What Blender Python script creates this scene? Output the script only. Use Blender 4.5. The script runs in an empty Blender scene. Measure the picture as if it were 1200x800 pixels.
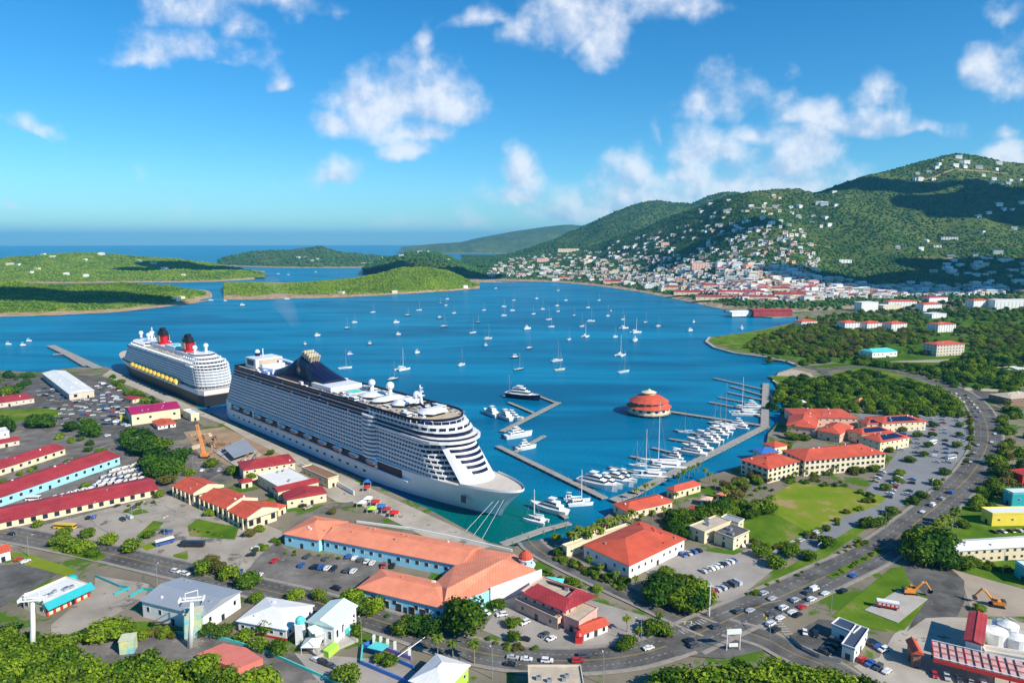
import bpy, math, random
import numpy as np
from mathutils import Vector, Matrix, noise
from mathutils.bvhtree import BVHTree
from mathutils.geometry import tessellate_polygon
R = math.radians
random.seed(7)
scene = bpy.context.scene
COL = scene.collection

# ---------------------------------------------------------------- camera, sky, sun, exposure
CAM_Z = 157.0; FOC = 800.0; PITCH = R(8.22)
cam_d = bpy.data.cameras.new('camera'); cam_d.sensor_width = 36; cam_d.lens = 24
cam_d.clip_start = 1; cam_d.clip_end = 300000
cam = bpy.data.objects.new('camera', cam_d); COL.objects.link(cam)
cam.location = (0, 0, CAM_Z); cam.rotation_euler = (R(90)-PITCH, 0, 0)
scene.camera = cam
scene.view_settings.view_transform = 'Standard'; scene.view_settings.look = 'None'
scene.view_settings.gamma = 1; scene.view_settings.exposure = 0.68
scene.render.engine = 'CYCLES'
scene.cycles.max_bounces = 6; scene.cycles.volume_bounces = 0
SUN_AZ = R(-37); SUN_EL = R(36)
SUN_DIR = Vector((math.cos(SUN_AZ)*math.cos(SUN_EL), math.sin(SUN_AZ)*math.cos(SUN_EL), math.sin(SUN_EL)))
sun_d = bpy.data.lights.new('sun', 'SUN'); sun_d.energy = 4.2; sun_d.angle = R(0.5); sun_d.color = (1, 0.93, 0.80)
sun = bpy.data.objects.new('sun', sun_d); COL.objects.link(sun)
sun.rotation_euler = (-SUN_DIR).to_track_quat('-Z', 'Y').to_euler(); sun.location = (0, 0, 900)

# pixel of the 1200x800 photograph -> point of the plane at height z
ST, CT = math.sin(PITCH), math.cos(PITCH)
def ray(px, py):
    dv = py-400.0
    return px-600.0, FOC*CT-dv*ST, -(FOC*ST+dv*CT)
def G(px, py, z=2.0):
    x, y, w = ray(px, py); t = (z-CAM_Z)/w
    return Vector((x*t, y*t, z))
def at_depth(px, py, Y):
    x, y, w = ray(px, py); t = Y/y
    return Vector((x*t, Y, CAM_Z+w*t))
def z_at(Y, py):
    x, y, w = ray(600, py); return CAM_Z+w*Y/y

def world_sky():
    w = bpy.data.worlds.new('World'); scene.world = w; w.use_nodes = True
    nt = w.node_tree; nt.nodes.clear(); N = nt.nodes.new; L = nt.links.new
    sky = N('ShaderNodeTexSky'); sky.sky_type = 'NISHITA'; sky.sun_disc = False
    sky.sun_elevation = SUN_EL; sky.sun_rotation = math.atan2(SUN_DIR.x, SUN_DIR.y)
    sky.altitude = 100; sky.air_density = 1.0; sky.dust_density = 0.1; sky.ozone_density = 1.6
    hs = N('ShaderNodeHueSaturation'); hs.inputs['Saturation'].default_value = 1.42; hs.inputs['Value'].default_value = 1.22
    hs.inputs['Hue'].default_value = 0.487
    L(sky.outputs[0], hs.inputs['Color'])
    tc = N('ShaderNodeTexCoord'); sep = N('ShaderNodeSeparateXYZ'); L(tc.outputs['Generated'], sep.inputs[0])
    def M(op, a, b=None, c=None, clamp=False):
        n = N('ShaderNodeMath'); n.operation = op; n.use_clamp = clamp
        for i, q in enumerate((a, b, c)):
            if q is None: continue
            if isinstance(q, (int, float)): n.inputs[i].default_value = q
            else: L(q, n.inputs[i])
        return n.outputs[0]
    tn = N('ShaderNodeVectorMath'); tn.operation = 'MULTIPLY'; L(hs.outputs[0], tn.inputs[0]); tn.inputs[1].default_value = (.35, .585, .76)
    yy = M('MAXIMUM', sep.outputs[1], 0.02)
    u = M('DIVIDE', sep.outputs[0], yy); v = M('DIVIDE', sep.outputs[2], yy)
    cmb = N('ShaderNodeCombineXYZ'); L(u, cmb.inputs[0]); L(v, cmb.inputs[1])
    # cloud shapes: direction (u, v), half sizes, strength
    blobs = [(205,62,74,17,.85),(150,62,26,14,.8),(262,72,20,9,.6),(232,16,50,20,.75),(275,34,30,12,.6),(330,4,60,17,.85),
             (332,97,20,11,.7),(504,67,11,15,.7),(470,128,78,30,1.1),(420,120,26,18,.9),(395,157,26,17,1.0),(485,165,42,14,.95),(530,135,48,17,.9),(385,207,46,12,.65),(440,142,40,30,1.0),
             (30,154,40,8,.5),(12,243,16,4,.5),(660,28,60,34,.9),(712,50,38,28,.9),(760,8,70,24,.8),(610,45,28,20,.6),(568,18,46,15,.6),
             (612,213,26,23,1.0),(603,231,44,13,.85),(680,238,60,18,.55),(772,160,9,26,.6),(845,130,42,22,.85),(820,185,52,19,.95),(800,205,50,13,.85),(745,215,50,18,.85),(700,218,34,14,.6),
             (945,188,44,28,1.0),(915,205,50,20,.95),(960,140,42,17,.9),(1005,150,62,16,.85),(1070,155,50,10,.75),(1025,103,26,18,.65),(935,90,24,12,.35),(880,165,50,16,.8),(925,148,24,14,.8),
             (1160,92,26,20,.8),(1195,100,36,26,.85),(1185,10,36,16,.5),(1182,180,30,12,.85),(1180,158,26,9,.6),(880,222,150,20,.9),(740,244,120,20,.95),(655,252,60,18,.8),
             (540,262,150,10,.35),(200,236,160,20,.12),(480,182,30,9,.8),(1300,60,90,30,.8),(-120,90,90,30,.7)]
    wn = N('ShaderNodeTexNoise'); wn.noise_dimensions = '3D'; L(cmb.outputs[0], wn.inputs['Vector'])
    wn.inputs['Scale'].default_value = 9; wn.inputs['Detail'].default_value = 4
    off = N('ShaderNodeVectorMath'); off.operation = 'SUBTRACT'; L(wn.outputs['Color'], off.inputs[0]); off.inputs[1].default_value = (.5, .5, .5)
    sc = N('ShaderNodeVectorMath'); sc.operation = 'SCALE'; L(off.outputs[0], sc.inputs[0]); sc.inputs['Scale'].default_value = 0.07
    ad = N('ShaderNodeVectorMath'); ad.operation = 'ADD'; L(cmb.outputs[0], ad.inputs[0]); L(sc.outputs[0], ad.inputs[1])
    cur = None; low = None
    for (px, py, rx, ry, s) in blobs:
        x, y, z = ray(px, py)
        sb = N('ShaderNodeVectorMath'); sb.operation = 'SUBTRACT'; L(ad.outputs[0], sb.inputs[0]); sb.inputs[1].default_value = (x/y, z/y, 0)
        ab = N('ShaderNodeVectorMath'); ab.operation = 'ABSOLUTE'; L(sb.outputs[0], ab.inputs[0]); a2 = N('ShaderNodeVectorMath'); a2.operation = 'MULTIPLY_ADD'; L(ab.outputs[0], a2.inputs[0]); a2.inputs[1].default_value = (0, -.42, 0); L(sb.outputs[0], a2.inputs[2])      # flat base, heaped top
        mu = N('ShaderNodeVectorMath'); mu.operation = 'MULTIPLY'; L(a2.outputs[0], mu.inputs[0]); mu.inputs[1].default_value = (825/rx, 825/ry, 0)
        ln = N('ShaderNodeVectorMath'); ln.operation = 'LENGTH'; L(mu.outputs[0], ln.inputs[0])
        d = M('MULTIPLY_ADD', ln.outputs['Value'], -0.62*s, s)      # s at the centre, fading out
        if cur is None: cur = d
        else: cur = M('SMOOTH_MAX', cur, d, 0.12)
    fn = N('ShaderNodeTexNoise'); L(cmb.outputs[0], fn.inputs['Vector']); fn.inputs['Scale'].default_value = 13
    fn.inputs['Detail'].default_value = 8; fn.inputs['Roughness'].default_value = 0.54
    of2 = N('ShaderNodeVectorMath'); of2.operation = 'ADD'; L(cmb.outputs[0], of2.inputs[0]); of2.inputs[1].default_value = (0.010, 0.022, 0)
    fn2 = N('ShaderNodeTexNoise'); L(of2.outputs[0], fn2.inputs['Vector']); fn2.inputs['Scale'].default_value = 13
    fn2.inputs['Detail'].default_value = 6; fn2.inputs['Roughness'].default_value = 0.6
    dens = M('ADD', cur, M('MULTIPLY', M('SUBTRACT', fn.outputs['Fac'], 0.5), 1.7))
    mr = N('ShaderNodeMapRange'); mr.interpolation_type = 'SMOOTHSTEP'; L(dens, mr.inputs['Value'])
    mr.inputs['From Min'].default_value = 0.16; mr.inputs['From Max'].default_value = 0.86; mr.inputs['To Max'].default_value = 0.82
    up = M('GREATER_THAN', sep.outputs[1], 0.03)
    fac = M('MULTIPLY', mr.outputs[0], up)
    # sunlit side against shaded side of the billows
    sh = M('ADD', M('MULTIPLY', M('SUBTRACT', fn.outputs['Fac'], fn2.outputs['Fac']), 4.5), 0.62, clamp=True)
    cr = N('ShaderNodeMix'); cr.data_type = 'RGBA'; L(sh, cr.inputs['Factor'])
    cr.inputs['A'].default_value = (3.5, 4.3, 5.7, 1); cr.inputs['B'].default_value = (6.4, 6.5, 6.8, 1)
    mx = N('ShaderNodeMix'); mx.data_type = 'RGBA'; L(fac, mx.inputs['Factor']); L(tn.outputs[0], mx.inputs['A']); L(cr.outputs['Result'], mx.inputs['B'])
    bg = N('ShaderNodeBackground'); bg.inputs['Strength'].default_value = 0.10; L(mx.outputs['Result'], bg.inputs['Color'])
    out = N('ShaderNodeOutputWorld'); L(bg.outputs[0], out.inputs['Surface'])
    w.cycles.sampling_method = 'MANUAL'; w.cycles.sample_map_resolution = 512
world_sky()

# ---------------------------------------------------------------- materials
MATS = {}
def mat(name, col, rough=0.7, var=0.12, scale=1.0, metal=0.0, bump=0.0, bscale=None, coords='Object', spec=None, col2=None, wave=None, tr=0.0, coat=0, blot=None):
    if name in MATS: return MATS[name]
    m = bpy.data.materials.new(name); m.use_nodes = True; nt = m.node_tree; N = nt.nodes.new; L = nt.links.new
    b = nt.nodes['Principled BSDF']; b.inputs['Roughness'].default_value = rough; b.inputs['Metallic'].default_value = metal
    if spec is not None: b.inputs['Specular IOR Level'].default_value = spec
    if coat: b.inputs['Coat Weight'].default_value = coat
    c = (*col, 1)
    if coords == 'World':
        g = N('ShaderNodeNewGeometry'); src = g.outputs['Position']
    else:
        t = N('ShaderNodeTexCoord'); src = t.outputs['Object']
    if var > 0 or col2:
        n = N('ShaderNodeTexNoise'); n.inputs['Scale'].default_value = scale; n.inputs['Detail'].default_value = 6; n.inputs['Roughness'].default_value = 0.65
        L(src, n.inputs['Vector'])
        ramp = N('ShaderNodeValToRGB'); ramp.color_ramp.elements[0].position = 0.32; ramp.color_ramp.elements[1].position = 0.68
        c2 = (*col2, 1) if col2 else tuple(min(1, x*(1+var)) for x in col)+(1,)
        c1 = c if col2 else tuple(x*(1-var) for x in col)+(1,)
        ramp.color_ramp.elements[0].color = c1; ramp.color_ramp.elements[1].color = c2
        L(n.outputs['Fac'], ramp.inputs['Fac']); colout = ramp.outputs['Color']
        if blot:     # worn or overgrown blotches: (colour, scale, threshold)
            nb = N('ShaderNodeTexNoise'); nb.inputs['Scale'].default_value = blot[1]; nb.inputs['Detail'].default_value = 8; nb.inputs['Roughness'].default_value = .7; L(src, nb.inputs['Vector'])
            rb = N('ShaderNodeMapRange'); L(nb.outputs['Fac'], rb.inputs['Value']); rb.inputs['From Min'].default_value = blot[2]; rb.inputs['From Max'].default_value = blot[2]+.05
            xb = N('ShaderNodeMix'); xb.data_type = 'RGBA'; L(rb.outputs[0], xb.inputs['Factor']); L(colout, xb.inputs['A']); xb.inputs['B'].default_value = (*blot[0], 1); colout = xb.outputs['Result']
        if wave:     # seams across the local direction: (axis index, spacing m, darkening, along world slope)
            w = N('ShaderNodeTexWave'); w.wave_type = 'BANDS'; w.bands_direction = 'XYZ'[wave[0]]
            w.inputs['Scale'].default_value = 1/wave[1]*0.314*1.0; L(src, w.inputs['Vector'])
            mm = N('ShaderNodeMapRange'); L(w.outputs['Fac'], mm.inputs['Value']); mm.inputs['From Min'].default_value = 0.0; mm.inputs['From Max'].default_value = 0.25
            mm.inputs['To Min'].default_value = wave[2]; mm.inputs['To Max'].default_value = 1
            mul = N('ShaderNodeVectorMath'); mul.operation = 'SCALE'; L(colout, mul.inputs[0]); L(mm.outputs[0], mul.inputs['Scale']); colout = mul.outputs[0]
        L(colout, b.inputs['Base Color'])
    else:
        b.inputs['Base Color'].default_value = c
    if bump:
        n2 = N('ShaderNodeTexNoise'); n2.inputs['Scale'].default_value = bscale or scale*4; n2.inputs['Detail'].default_value = 5; L(src, n2.inputs['Vector'])
        bp = N('ShaderNodeBump'); bp.inputs['Strength'].default_value = bump; bp.inputs['Distance'].default_value = 0.3; L(n2.outputs['Fac'], bp.inputs['Height']); L(bp.outputs[0], b.inputs['Normal'])
    if tr:
        b.inputs['Transmission Weight'].default_value = tr
    MATS[name] = m; return m
def leaf_mat(name, c1, c2, scale=0.35, translucent=0.25):
    if name in MATS: return MATS[name]
    m = bpy.data.materials.new(name); m.use_nodes = True; nt = m.node_tree; N = nt.nodes.new; L = nt.links.new
    nt.nodes.remove(nt.nodes['Principled BSDF']); out = nt.nodes['Material Output']
    g = N('ShaderNodeNewGeometry'); n = N('ShaderNodeTexNoise'); n.inputs['Scale'].default_value = scale; n.inputs['Detail'].default_value = 3
    L(g.outputs['Position'], n.inputs['Vector'])
    oi = N('ShaderNodeObjectInfo')
    ad = N('ShaderNodeMath'); ad.operation = 'MULTIPLY_ADD'; L(oi.outputs['Random'], ad.inputs[0]); ad.inputs[1].default_value = 0.5; 
    sb = N('ShaderNodeMath'); sb.operation = 'SUBTRACT'; L(n.outputs['Fac'], sb.inputs[0]); sb.inputs[1].default_value = 0.25; L(sb.outputs[0], ad.inputs[2])
    ri = N('ShaderNodeMath'); ri.operation = 'MULTIPLY_ADD'; L(g.outputs['Random Per Island'], ri.inputs[0]); ri.inputs[1].default_value = 0.65; ri.inputs[2].default_value = -0.32
    s2 = N('ShaderNodeMath'); s2.operation = 'ADD'; L(ad.outputs[0], s2.inputs[0]); L(ri.outputs[0], s2.inputs[1])
    r = N('ShaderNodeValToRGB'); r.color_ramp.elements[0].color = (*c1, 1); r.color_ramp.elements[1].color = (*c2, 1)
    r.color_ramp.elements[0].position = 0.2; r.color_ramp.elements[1].position = 0.8; L(s2.outputs[0], r.inputs['Fac'])
    d = N('ShaderNodeBsdfDiffuse'); t = N('ShaderNodeBsdfTranslucent'); L(r.outputs['Color'], d.inputs['Color']); L(r.outputs['Color'], t.inputs['Color'])
    mx = N('ShaderNodeMixShader'); mx.inputs[0].default_value = translucent; L(d.outputs[0], mx.inputs[1]); L(t.outputs[0], mx.inputs[2])
    L(mx.outputs[0], out.inputs['Surface']); MATS[name] = m; return m

WHITE = mat('white_paint', (.78, .77, .74), .55, .05, .3)
SHIPW = mat('ship_white', (.72, .73, .75), .4, .05, .08)
CREAM = mat('cream_plaster', (.70, .60, .40), .8, .08, .4)
BEIGE = mat('beige_plaster', (.60, .52, .42), .8, .1, .4)
PEACH = mat('peach_plaster', (.72, .45, .33), .8, .1, .4)
PINK = mat('pink_plaster', (.72, .38, .33), .8, .1, .4)
LBLUE = mat('light_blue_plaster', (.30, .66, .80), .8, .08, .4)
TEAL = mat('teal_paint', (.02, .38, .42), .5, .08, .4)
TURQ = mat('turquoise_paint', (.10, .60, .56), .5, .08, .5)
YELLOW = mat('yellow_plaster', (.80, .62, .06), .7, .06, .4)
LIME = mat('lime_paint', (.42, .72, .08), .6, .06, .5)
PURPLE = mat('violet_paint', (.22, .18, .50), .6, .06, .5)
BLUE = mat('blue_paint', (.04, .16, .50), .5, .08, .5)
ORANGE = mat('orange_roof', (.76, .25, .14), .8, .14, .14, wave=(0, 1.2, .80), bump=.1, bscale=2, blot=((.60, .27, .19), .16, .60))
REDROOF = mat('red_roof', (.56, .085, .040), .75, .20, .12, wave=(0, 1.1, .76), bump=.1, bscale=2, blot=((.42, .13, .085), .16, .60))
CRIMSON = mat('crimson_roof', (.36, .030, .038), .75, .28, .10, wave=(0, 1.3, .74), bump=.1, bscale=2, blot=((.27, .075, .07), .14, .58))
MAGENTA = mat('magenta_roof', (.36, .01, .10), .65, .1, .1, wave=(0, 1.5, .8))
GREYROOF = mat('grey_metal_roof', (.36, .39, .43), .45, .07, .05, metal=.2, wave=(0, 1.2, .9))
WROOF = mat('white_roof', (.74, .74, .72), .6, .08, .15, wave=(0, 1.6, .93))
TANROOF = mat('tan_flat_roof', (.48, .40, .30), .85, .16, .25, bump=.2)
TAR = mat('dark_flat_roof', (.10, .095, .10), .9, .3, .3, bump=.2)
SOLAR = mat('solar_panel', (.012, .022, .07), .15, .1, 1, wave=(0, 1.7, .5))
GLASS = mat('window_glass', (.015, .025, .045), .08, .1, 1, spec=.8)
SHIPG = mat('ship_glass_and_shade', (.008, .012, .030), .35, .1, .2, spec=.2)  # dark glass, and the painted shade of the promenade recess
BALC = mat('balcony_glass', (.045, .055, .08), .4, .1, .3, spec=.2)
NAVY = mat('navy_paint', (.006, .011, .045), .35, .1, .1, spec=.3)
BLACK = mat('black_paint', (.012, .013, .018), .45, .1, .1)
SHIPRED = mat('funnel_red', (.50, .010, .02), .45, .08, .1)
GOLD = mat('gold_line', (.6, .33, .10), .5, .1, .3)
BOATY = mat('lifeboat_yellow', (.95, .55, .04), .45, .06, .4)
CONC = mat('concrete', (.40, .37, .33), .85, .12, .15, bump=.15)
DOCKC = mat('dock_concrete', (.40, .355, .295), .95, .25, .045, coords='World', bump=.2, bscale=1.5, spec=0, blot=((.20, .18, .15), .09, .60))
PIERC = mat('pier_concrete', (.30, .285, .255), .9, .16, .2, bump=.2)
ASPH = mat('asphalt', (.12, .115, .108), .95, .42, .09, coords='World', bump=.25, bscale=2, spec=0, blot=((.175, .165, .15), .11, .60))
ASPH2 = mat('worn_asphalt', (.165, .152, .138), .95, .38, .08, coords='World', bump=.25, bscale=2, spec=0, blot=((.27, .24, .20), .07, .58))
PAVE = mat('pavement', (.29, .25, .21), .9, .16, .3, coords='World', bump=.2)
DARKM = mat('dark_metal', (.05, .055, .06), .5, .1, 1)
STEEL = mat('galvanised_steel', (.42, .43, .44), .4, .1, 1, metal=.5)
WOOD = mat('timber', (.28, .17, .08), .8, .2, 1)
REDP = mat('red_paint', (.55, .025, .02), .5, .1, .5)
ORP = mat('machine_orange', (.80, .28, .03), .5, .1, .5)
RUBBER = mat('rubber', (.015, .015, .016), .8, .1, 2)
BARK = mat('bark', (.13, .095, .065), .95, .25, 2, bump=.4)
PBARK = mat('palm_bark', (.26, .21, .16), .95, .25, 2, bump=.4)
BROWNW = mat('brown_wall', (.25, .13, .08), .8, .15, .5)
LINE = mat('road_paint_white', (.42, .42, .41), .8, .4, 1.5)
LINEY = mat('road_paint_yellow', (.38, .27, .06), .8, .4, 1.5)
GRASS = mat('grass', (.055, .125, .010), .95, 0, .05, coords='World', col2=(.15, .235, .022), spec=0, blot=((.23, .20, .08), .05, .56), bump=.5, bscale=1.2)
DRYG = mat('dry_grass', (.10, .22, .006), .95, 0, .035, coords='World', col2=(.27, .26, .04), spec=0, blot=((.34, .25, .12), .035, .55), bump=.4, bscale=1.5)
EARTH = mat('bare_earth', (.24, .15, .085), .95, 0, .06, coords='World', col2=(.40, .28, .17), bump=.4, bscale=1)
L1 = leaf_mat('leaves_mid', (.026, .080, .008), (.20, .29, .022))
L2 = leaf_mat('leaves_bright', (.05, .13, .010), (.27, .37, .024))
L3 = leaf_mat('leaves_dark', (.014, .055, .010), (.08, .18, .018))
LP = leaf_mat('leaves_palm', (.05, .11, .012), (.23, .28, .035), .5)
LO = leaf_mat('leaves_dry', (.07, .08, .015), (.22, .19, .05), .5)
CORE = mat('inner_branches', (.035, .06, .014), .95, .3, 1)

# ---------------------------------------------------------------- mesh tools
class MB:
    def __init__(s): s.v = []; s.f = []; s.m = []; s.mats = []
    def mi(s, m):
        if m not in s.mats: s.mats.append(m)
        return s.mats.index(m)
    def add(s, vs, fs, m):
        o = len(s.v); k = s.mi(m); s.v += [tuple(p) for p in vs]
        for f in fs: s.f.append(tuple(i+o for i in f)); s.m.append(k)
        return s
    def box(s, x0, x1, y0, y1, z0, z1, m, rot=0, c=(0, 0, 0), bottom=True):
        vs = [(x0,y0,z0),(x1,y0,z0),(x1,y1,z0),(x0,y1,z0),(x0,y0,z1),(x1,y0,z1),(x1,y1,z1),(x0,y1,z1)]
        if rot or c != (0, 0, 0):
            ca, sa = math.cos(rot), math.sin(rot); vs = [(x*ca-y*sa+c[0], x*sa+y*ca+c[1], z+c[2]) for x, y, z in vs]
        fs = [(4,5,6,7),(0,1,5,4),(1,2,6,5),(2,3,7,6),(3,0,4,7)]
        if bottom: fs.append((3,2,1,0))
        return s.add(vs, fs, m)
    def prism(s, poly, z0, z1, m, mtop=None, cap=True, poly2=None):
        n = len(poly); p2 = poly2 or poly
        a = sum(poly[i][0]*poly[(i+1) % n][1]-poly[(i+1) % n][0]*poly[i][1] for i in range(n))
        if a < 0: poly = poly[::-1]; p2 = p2[::-1]
        vs = [(p[0], p[1], z0) for p in poly]+[(p[0], p[1], z1) for p in p2]
        s.add(vs, [(i, (i+1) % n, (i+1) % n+n, i+n) for i in range(n)], m)
        if cap:
            tris = tessellate_polygon([[Vector((p[0], p[1], 0)) for p in p2]])
            fs = []
            for t in tris:
                (x1, y1), (x2, y2), (x3, y3) = [(p2[i][0], p2[i][1]) for i in t]
                if (x2-x1)*(y3-y1)-(x3-x1)*(y2-y1) < 0: t = t[::-1]
                fs.append(tuple(t))
            s.add([(p[0], p[1], z1) for p in p2], fs, mtop or m)
        return s
    def tube(s, pts, rs, m, n=8, cap=True):
        pts = [Vector(p) for p in pts]
        if isinstance(rs, (int, float)): rs = [rs]*len(pts)
        vs = []; up = Vector((0, 0, 1))
        for i, p in enumerate(pts):
            d = (pts[min(i+1, len(pts)-1)]-pts[max(i-1, 0)]).normalized()
            a = d.cross(up) if abs(d.z) < .95 else d.cross(Vector((1, 0, 0))); a.normalize(); b = d.cross(a)
            for k in range(n):
                t = 2*math.pi*k/n; vs.append(p+(a*math.cos(t)+b*math.sin(t))*rs[i])
        fs = []
        for i in range(len(pts)-1):
            for k in range(n): fs.append((i*n+k, i*n+(k+1) % n, (i+1)*n+(k+1) % n, (i+1)*n+k))
        if cap: fs += [tuple(range(n))[::-1], tuple((len(pts)-1)*n+k for k in range(n))]
        return s.add(vs, fs, m)
    def lathe(s, prof, m, n=12, c=(0, 0, 0), cap=True):
        vs = []
        for r, z in prof:
            for k in range(n): t = 2*math.pi*k/n; vs.append((c[0]+r*math.cos(t), c[1]+r*math.sin(t), c[2]+z))
        fs = []
        for i in range(len(prof)-1):
            for k in range(n): fs.append((i*n+k, i*n+(k+1) % n, (i+1)*n+(k+1) % n, (i+1)*n+k))
        if cap: fs.append(tuple((len(prof)-1)*n+k for k in range(n)))
        return s.add(vs, fs, m)
    def ball(s, c, r, m, n=10, sq=(1, 1, 1)):
        k = n//2+1; vs = []; fs = []
        for i in range(k+1):
            th = math.pi*i/k
            for j in range(n):
                t = 2*math.pi*j/n; vs.append((c[0]+r*sq[0]*math.sin(th)*math.cos(t), c[1]+r*sq[1]*math.sin(th)*math.sin(t), c[2]-r*sq[2]*math.cos(th)))
        for i in range(k):
            for j in range(n): fs.append((i*n+j, i*n+(j+1) % n, (i+1)*n+(j+1) % n, (i+1)*n+j))
        return s.add(vs, fs, m)
    def hip(s, w, d, z, h, m, ov=0.6, th=.25, hipf=1.0, off=(0, 0)):
        """roof over a w x d rectangle, long side along x; hipf 1 = hipped, 0 = gabled"""
        a, b = w/2+ov, d/2+ov; ox, oy = off
        if w >= d:
            r = a-min(a, b)*hipf
            top = [(-r+ox, oy, z+h), (r+ox, oy, z+h)]
        else:
            r = b-min(a, b)*hipf
            top = [(ox, -r+oy, z+h), (ox, r+oy, z+h)]
        lo = [(-a+ox,-b+oy,z),(a+ox,-b+oy,z),(a+ox,b+oy,z),(-a+ox,b+oy,z)]
        lo0 = [(x, y, zz-th) for x, y, zz in lo]
        vs = lo+top+lo0
        if w >= d: fs = [(0,1,5,4),(1,2,5),(2,3,4,5),(3,0,4)]
        else: fs = [(0,1,4),(1,2,5,4),(2,3,5),(3,0,4,5)]
        s.add(vs, fs+[(6,7,1,0),(7,8,2,1),(8,9,3,2),(9,6,0,3),(9,8,7,6)], m)
        return s
    def mesh(s, name='mesh', smooth=False):
        me = bpy.data.meshes.new(name); me.from_pydata(s.v, [], s.f)
        for m in s.mats: me.materials.append(m)
        me.polygons.foreach_set('material_index', s.m)
        if smooth: me.polygons.foreach_set('use_smooth', [True]*len(s.f))
        me.update(); return me
    def build(s, name, parent=None, loc=(0, 0, 0), rz=0, smooth=False):
        return link(name, s.mesh(name, smooth), parent, loc, rz)
def link(name, me, parent=None, loc=(0, 0, 0), rz=0):
    o = bpy.data.objects.new(name, me); COL.objects.link(o); o.location = loc; o.rotation_euler = (0, 0, rz)
    if parent: o.parent = parent
    return o
def tag(o, label, cat, group=None, kind=None):
    if label: o['label'] = label
    if cat: o['category'] = cat
    if group: o['group'] = group
    if kind: o['kind'] = kind
    return o
def thing(name, label, cat, loc=(0, 0, 0), rz=0, group=None):
    o = bpy.data.objects.new(name, None); COL.objects.link(o); o.location = loc; o.rotation_euler = (0, 0, rz); o.empty_display_size = .5
    return tag(o, label, cat, group)
def struct(name, o):
    o['kind'] = 'structure'; return o
def dup(root, loc=None, rz=None, label=None, group=None, scale=None):
    def cp(o, par):
        c = o.copy(); COL.objects.link(c)
        if par: c.parent = par
        for ch in KIDS.get(o.name, []): cp(ch, c)
        return c
    r = cp(root, None)
    if loc is not None: r.location = loc
    if rz is not None: r.rotation_euler = (r.rotation_euler[0], r.rotation_euler[1], rz)
    if scale is not None: r.scale = (scale,)*3 if isinstance(scale, (int, float)) else scale
    if label: r['label'] = label
    if group: r['group'] = group
    return r
KIDS = {}
def freeze(root):        # remember the children of a prototype, so copies are quick
    def rec(o):
        KIDS[o.name] = list(o.children)
        for c in o.children: rec(c)
    rec(root); return root
class Kind:              # a prototype: the first use is the object itself
    def __init__(s, maker): s.maker = maker; s.o = None
    def put(s, loc, rz, label, group=None, scale=None, cat=None):
        if s.o is None:
            s.o = freeze(s.maker()); o = s.o; o.location = loc; o.rotation_euler = (0, 0, rz)
            if scale is not None: o.scale = (scale,)*3 if isinstance(scale, (int, float)) else scale
            o['label'] = label
            if group: o['group'] = group
        else: o = dup(s.o, loc, rz, label, group, scale if scale is not None else 1)
        if cat: o['category'] = cat
        return o
ORD = ['first','second','third','fourth','fifth','sixth','seventh','eighth','ninth','tenth','eleventh','twelfth','thirteenth','fourteenth','fifteenth','sixteenth','seventeenth','eighteenth','nineteenth','twentieth']
def ordn(i): return ORD[i] if i < 20 else 'twenty-'+ORD[i-20] if i < 29 else '%dth' % (i+1)
def poly_px(pts, z=2.0): return [G(x, y, z) for x, y in pts]
def smooth_line(pts, n=6):      # Catmull-Rom through points
    out = []
    P_ = [pts[0]]+list(pts)+[pts[-1]]
    for i in range(1, len(P_)-2):
        p0, p1, p2, p3 = P_[i-1:i+3]
        for k in range(n):
            t = k/n
            out.append(.5*((2*p1)+(p2-p0)*t+(2*p0-5*p1+4*p2-p3)*t*t+(3*p1-p0-3*p2+p3)*t**3))
    out.append(pts[-1]); return out
def offsets(line):
    ns = []
    for i, p in enumerate(line):
        d = line[min(i+1, len(line)-1)]-line[max(i-1, 0)]; d.z = 0; d.normalize(); ns.append(Vector((-d.y, d.x, 0)))
    return ns
def strip(mb, line, o0, o1, z, m, z1=None):
    ns = offsets(line); vs = []; fs = []
    for p, n in zip(line, ns):
        a = p+n*o0; b = p+n*o1; vs += [(a.x, a.y, z), (b.x, b.y, z)]
    for i in range(len(line)-1): fs.append((2*i, 2*i+2, 2*i+3, 2*i+1) if o1 > o0 else (2*i, 2*i+1, 2*i+3, 2*i+2))
    mb.add(vs, fs, m)
    if z1 is not None:       # side walls down to z1
        for side in (0, 1):
            vv = []
            for i in range(len(line)): x, y, _ = vs[2*i+side]; vv += [(x, y, z), (x, y, z1)]
            mb.add(vv, [(2*i, 2*i+1, 2*i+3, 2*i+2) if (side == 0) == (o1 > o0) else (2*i, 2*i+2, 2*i+3, 2*i+1) for i in range(len(line)-1)], m)
        for i, e in ((0, 0), (len(line)-1, 1)):
            a, b = vs[2*i], vs[2*i+1]
            mb.add([a, b, (b[0], b[1], z1), (a[0], a[1], z1)], [(0, 1, 2, 3)], m)
    return mb
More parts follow.
